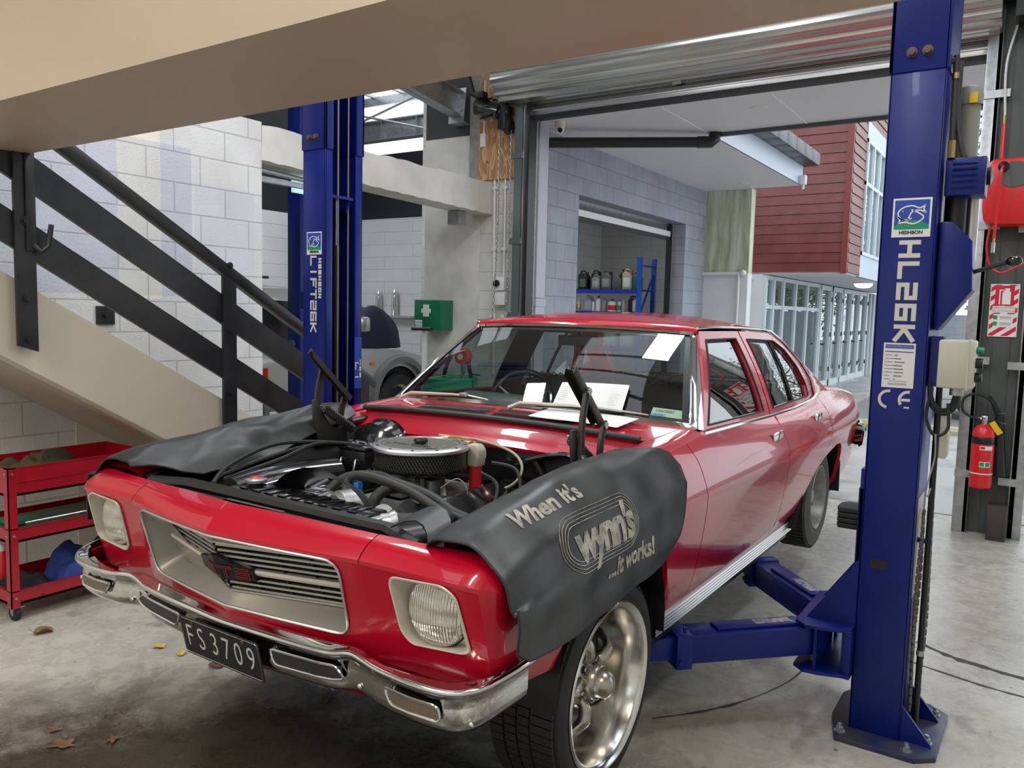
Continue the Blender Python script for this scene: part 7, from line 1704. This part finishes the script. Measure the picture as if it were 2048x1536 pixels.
for s in (1, -1):
    H = lambda y, z, dx=0: (s*(.625+dx), y, z)
    HB = MB()
    HB.prism([(.99, .78), (1.15, .78), (1.15, .84), (1.05, .86), (1.0, .93), (.975, .985), (.950, .985), (.955, .90), (.975, .83)], s*.618, s*.630, 0, bev=.003); hb = HB.build('bonnet_hinge', M['hinge'] if 'hinge' in M else M.setdefault('hinge', mat('grey_phosphate_steel', (.075, .075, .065), .45, .5, .25, 20)), CAR)
    m = MB(); 
    pts = catmull([H(1.00, .83, .016), H(.995, .93, .016), H(1.0, 1.02, .016), H(1.025, 1.112, .016)], 6)
    ribbon(m, pts, .030, .012)
    m.build('front_link', M['hinge'], hb)
    m = MB(); pts = catmull([H(1.125, .83, .018), H(1.135, .92, .018), H(1.158, .985, .018)], 6)
    ribbon(m, pts, .030, .012)
    m.build('rear_link', M['hinge'], hb)
    m = MB(); flat(m, H(.955, 1.180, .010), H(1.160, .980, .010), .034, .010); m.grid([[H(.940, 1.186, .012), H(1.175, .960, .012)], [H(.940, 1.192, -.022), H(1.165, .985, -.022)]]); m.grid([[H(.930, 1.17, -.022), H(1.150, .965, -.022)], [H(.940, 1.192, -.022), H(1.165, .985, -.022)]]); m.build('top_arm', M['hinge'], hb)
    for (y, z) in ((1.025, 1.112), (1.158, .982), (1.00, .885), (1.128, .852)): MB().cyl((s*.640, y, z), (s*.654, y, z), .012, n=16).build('rivet', M['galv'], hb)
    m = MB(); a, b = V(s*.600, 1.0, .945), V(s*.600, 1.165, .838); turns = 16; P = []
    d = (b-a); Ld = d.length; dn = d.normalized(); u = dn.orthogonal().normalized(); w = dn.cross(u)
    for i in range(turns*10+1):
        t = i/(turns*10); g = 2*PI*turns*t; P.append(a+d*t+(u*math.cos(g)+w*math.sin(g))*.018)
    m.tube(P, .0034, 5); m.build('hinge_spring', M['black'], hb)
    MB().tube([tuple(a-dn*.03), tuple(a)], .004, 6).build('spring_hook', M['galv'], hb)
# ---------------- interior
m = MB(); rows = []
for x in frange(-.74, .74, 20): rows.append([(x, 1.66, .915), (x, 1.80, .935-.01*abs(x)), (x, 1.98, .925), (x, 2.05, .86), (x, 2.02, .62)])
m.grid(rows); DS = m.build('dashboard', M['dash'], CAR, smooth=50)
m = MB(); m.prism([(1.88, .93), (1.92, .965), (2.02, .955), (2.05, .90)], -.56, -.12, 0, bev=.015); m.build('instrument_cowl', M['dash'], DS)
SWM = frame((-.36, 2.14, .885), (1, 0, 0), (0, .42, .90))
m = MB(); m.tube([tuple(SWM @ V(.19*math.cos(a), .19*math.sin(a), 0)) for a in frange(0, 2*PI, 40)[:-1]], .013, 8, closed=True); sw = m.build('steering_wheel', M['blackgloss'], CAR)
m = MB()
for a in (0, 2.1, 4.2): m.tube([tuple(SWM @ V(0, 0, -.03)), tuple(SWM @ V(.19*math.cos(a+.5), .19*math.sin(a+.5), 0))], .009, 6)
m.build('wheel_spoke', M['dark_chrome'], sw); MB().cyl(tuple(SWM @ V(0, 0, -.03)), (-.36, 1.98, .80), .025).build('steering_column', M['black'], sw)
def seat(y, h, name, x0=-.66, x1=.66):
    m = MB(); m.box((x0, y-.50, .30), (x1, y+.02, .52), bev=.05); m.prism([(y-.06, .48), (y+.06, .48), (y+.20, h), (y+.13, h+.03), (y+.07, h)], x0, x1, 0, bev=.03)
    o = m.build(name, M['seat'], CAR)
    for i in range(12):
        x = lerp(x0+.05, x1-.05, i/11); MB().tube([(x, y+.058, h+.004), (x, y+.12, h+.034), (x, y+.19, h+.006)], .004, 5).build('seat_pleat', M['seat'], o)
seat(2.55, .99, 'front_seat', -.64, -.08); seat(2.55, .99, 'front_seat', .08, .64); seat(3.35, .96, 'rear_bench')
MB().box((-.64, 3.62, .90), (.64, 3.98, .93)).build('parcel_shelf', M['seat'], CAR)
m = MB(); m.box((-.10, 2.08, 1.215), (.12, 2.10, 1.265), bev=.008); m.cyl((0, 2.10, 1.24), (0, 2.14, 1.31), .006); m.build('rear_view_mirror', M['black'], CAR)
for s in (1, -1): MB().grid([[(s*.765, y, z) for z in (.3, .6, .88)] for y in frange(1.5, 3.55, 6)]).build('door_card', M['seat'], CAR)
# registration label behind the screen
Mr = frame(WS(.845, .115, -.006), V(*WS(.90, .10))-V(*WS(.78, .10)), V(*WS(.845, .22))-V(*WS(.845, .08)))
M['rego'] = mat('pale_green_label', (.55, .70, .48), .5)
m = MB(); m.box((-.068, -.026, -.0006), (.068, .026, 0), Mr); rg = m.build('registration_label', M['rego'], WSG)
MB().box((-.066, -.024, .0002), (-.005, -.004, .0006), Mr).build('blue_field', mat('pale_blue_print', (.20, .50, .72), .5), rg)
text('13/01/2027', .0175, Mr @ Matrix.Translation((-.014, .010, .0008)), M['ink'], 'lettering', rg, depth=.0001, bold=.0004)
text('FS3709', .013, Mr @ Matrix.Translation((-.035, -.014, .0008)), M['ink'], 'lettering', rg, depth=.0001, bold=.0003)

# ============================================================ things lying on the car
def cover_thing(name, label, cat, group=None): return car_thing(name, label, cat, group)
# left fender cover: section table across (x, z) at each station
def bend(v, P):
    """point and outward direction on a polyline section at arclength v"""
    L = 0
    for a, b in zip(P, P[1:]):
        d = math.hypot(b[0]-a[0], b[1]-a[1])
        if v <= L+d or b is P[-1]:
            t = (v-L)/d; return (lerp(a[0], b[0], t), lerp(a[1], b[1], t))
        L += d
def seclen(P): return sum(math.hypot(b[0]-a[0], b[1]-a[1]) for a, b in zip(P, P[1:]))
def smooth_sec(P, n=6): return [(q.x, q.y) for q in catmull([(a, b, 0) for a, b in P], n)]
def secL(y):
    zt_ = ZTC(y)+.03; bul = .012*math.sin((y-.1)*4)
    return smooth_sec([(.60, zt_-.085), (.655, zt_-.03), (.71, zt_+.014+bul), (.79, zt_+.026+bul), (.86, zt_+.006), (.918, zt_-.045), (.948, zt_-.115), (.962, .68), (.962, .60), (.958, .54)])
Y0C, Y1C = .135, 1.19
def coverL(y, u, d=0):
    """u in 0..1 across: 0 inner edge, 1 lower edge"""
    P = secL(y); L_ = seclen(P); q = bend(u*L_, P); q2 = bend(min(u*L_+.004, L_), P); q1 = bend(max(u*L_-.004, 0), P)
    tx, tz = q2[0]-q1[0], q2[1]-q1[1]; k = math.hypot(tx, tz) or 1; nx, nz = -tz/k, tx/k
    if nx < 0 and u > .5 or (u <= .5 and nz < 0): nx, nz = -nx, -nz
    w = .0035*math.sin(9*y+5*u)+.003*math.sin(23*y*(1+.2*u)+3*u)*(u > .25)+.0025*math.sin(31*u+7*y)
    return V(q[0]+nx*(w+d), y, q[1]+nz*(w+d))
def uend(y):
    """lower edge: rounded corner towards the door"""
    e = interp([.135, .18, .30, .60, .98, 1.08, 1.14, 1.17, 1.19], [.93, .975, .995, .985, .93, .84, .74, .64, .52], y); return e
def ustart(y): return interp([.135, .2, .8, 1.05, 1.19], [.20, .02, .0, .10, .44], y)
CL = cover_thing('fender_cover', 'black vinyl fender cover with printed slogan over the left front wing', 'cover', 'fender covers')
m = MB(); rows = []
for y in frange(Y0C, Y1C, 70): rows.append([tuple(coverL(y, lerp(ustart(y), uend(y), j/44))) for j in range(45)])
m.grid(rows); m.build('vinyl_sheet', M['vinyl_old'], CL, smooth=80, mods=[('SOLIDIFY', dict(thickness=.004, offset=0))])
m = MB(); ed = [rows[0][j] for j in range(0, 45, 2)]+[r[-1] for r in rows[1:]]; m.tube(ed, .0035, 6); m.build('hem', M['rubber'], CL)
# flap at the front inner corner
m = MB(); m.grid([[(lerp(.50, .70, i/8), .20+.05*math.sin(i*.6)+.10*j/5, .795+.018*math.sin(i*.9)+.004*j) for i in range(9)] for j in range(6)]); m.build('cover_flap', M['vinyl_old'], CL, smooth=80, mods=[('SOLIDIFY', dict(thickness=.004))])
LW = seclen(secL(.6))
def mapL(cy, cu, rot=0):
    def f(co):
        x = co.x*math.cos(rot)-co.y*math.sin(rot); yv = co.x*math.sin(rot)+co.y*math.cos(rot)
        return coverL(max(Y0C, min(Y1C, cy+x)), max(0, min(1, cu-yv/LW)), .0036)
    return f
rt = .0
def uz(y, z):
    a, b = .45, 1
    for _ in range(20):
        c = (a+b)/2
        if coverL(y, c).z > z: a = c
        else: b = c
    return a
text("wynn's", .140, None, M['print'], 'logo_lettering', CL, mapf=mapL(.595, uz(.595, .770), rt), sub=.02, bold=.0060, shear=.22, spacing=.86)
text('When it\'s', .080, None, M['print'], 'lettering', CL, mapf=mapL(.43, uz(.43, .872), rt), sub=.02, bold=.0030, shear=.22)
text('...it works!', .070, None, M['print'], 'lettering', CL, mapf=mapL(.735, uz(.735, .668), rt), sub=.02, bold=.0026, shear=.22)
f_ = mapL(.587, uz(.587, .775), rt)
for k in range(4):
    m = MB(); h_ = .048+k*.010; w_ = .185+k*.010; P = []
    for i in range(72):
        a = 2*PI*i/72; P.append(V((w_-h_ if math.cos(a) > 0 else -(w_-h_))+math.cos(a)*h_, math.sin(a)*h_, 0))
    Q = []
    for i in range(72):
        a_, b_ = P[i], P[(i+1) % 72]; L_ = (b_-a_).length; nn = max(1, int(L_/.02)); Q += [a_.lerp(b_, j/nn) for j in range(nn)]
    m.tube([tuple(f_(q)) for q in Q], .0011, 4, closed=True); m.build('logo_ring', M['print'], CL)
# right fender cover
CR = cover_thing('fender_cover', 'plain wrinkled black vinyl cover spread over the right front wing', 'cover', 'fender covers')
def coverR(y, u):
    zt_ = ZTC(y)+.026
    P = smooth_sec([(-.955, .56), (-.955, .68), (-.94, .745), (-.90, zt_-.05), (-.84, zt_+.006), (-.77, zt_+.020), (-.70, zt_+.012), (-.64, zt_-.035), (-.58, zt_-.10)])
    L_ = seclen(P); q = bend(u*L_, P); ph = y*1.0
    w = .009*math.sin(11*y+6*u*(1+y))*max(0, u-.35)*2+.007*math.sin(27*u-9*y+math.sin(14*y))*max(0, u-.4)*2+.006*abs(math.sin(17*y+9*u+2*math.sin(9*u)))*(u > .5)*math.sin((u-.5)*6)
    return (q[0], y, q[1]+w+.004)
m = MB(); rows = []
for y in frange(.17, 1.24, 60):
    ue = interp([.17, .30, .40, .55, .75, 1.0, 1.24], [.80, .88, .97, 1.0, .97, .90, .84], y)
    rows.append([coverR(y, lerp(.02, ue, j/44)) for j in range(45)])
m.grid(rows); m.build('vinyl_sheet', M['vinyl'], CR, smooth=80, mods=[('SOLIDIFY', dict(thickness=.004, offset=1))])
m = MB(); m.tube([rows[0][j] for j in range(0, 45, 2)], .0035, 6); m.tube([r[-1] for r in rows], .0035, 6); m.build('hem', M['rubber'], CR)
# black plaid cloth in the engine bay
CB = car_thing('shop_cloth', 'dark plaid cloth tucked beside the engine under the looping hoses', 'cloth')
m = MB(); rows = []
rng = random.Random(5)
for i in range(41):
    row = []
    for j in range(41):
        u, v = i/40, j/40; x = lerp(.25, .68, u); y = lerp(.26, .92, v)
        h = .655+.06*math.sin(PI*min(1, v*1.15))+.03*math.sin(7*u+3*v)+.018*math.sin(19*v+6*math.sin(5*u))+.012*math.sin(25*u+9*v+3*math.sin(8*v))-.10*max(0, .25-v)*2-.05*max(0, u-.8)*3
        row.append((x, y, h))
    rows.append(row)
m.grid(rows); m.build('cloth_sheet', M['cloth_black'], CB, smooth=80, mods=[('SOLIDIFY', dict(thickness=.003))])
# papers under the wiper
PP = car_thing('job_sheet', 'white paper job sheet tucked under the wiper blade', 'paper')
def sheet(P0, P1, P2, P3, name, n=8, curl=.006):
    m = MB(); A, B, C_, D_ = (V(*p) for p in (P0, P1, P2, P3))
    m.grid([[tuple((A.lerp(B, i/n)).lerp(D_.lerp(C_, i/n), j/n)+V(0, -1, .6)*curl*math.sin(PI*i/n)) for i in range(n+1)] for j in range(n+1)]); return m.build(name, M['paper'], PP, smooth=80)
a = WS(.205, .02, .022); b = WS(.61, .02, .022); c_ = WS(.62, .30, .016); d_ = WS(.20, .26, .016)
s1 = sheet(a, b, c_, d_, 'sheet')
s2 = sheet((.135, 1.44, .940), (.555, 1.44, .934), (.575, 1.60, .955), (.15, 1.60, .962), 'sheet')
m = MB()
Ms = frame(WS(.41, .15, .024), V(*WS(.6, .15))-V(*WS(.2, .15)), V(*WS(.4, .3))-V(*WS(.4, 0)))
for i in range(7):
    z = .03-i*.012; m.box((-.145, z, .003), (-.145+.03+.02*random.random(), z+.0018, .0034), Ms); m.box((.09, z, .003), (.09+.03*random.random()+.02, z+.0016, .0034), Ms)
m.build('fine_print', mat('faint_print', (.50, .50, .52), .6), PP, smooth=0)

# ------------------------------------------------------------ keep the hierarchy at thing > part > sub-part
def depth(o):
    d = 0
    while o.parent: o = o.parent; d += 1
    return d
for o in list(bpy.data.objects):
    while depth(o) > 2: o.parent = o.parent.parent
for o in bpy.data.objects:
    if o.parent is None and o.type == 'LIGHT': o.hide_select = False
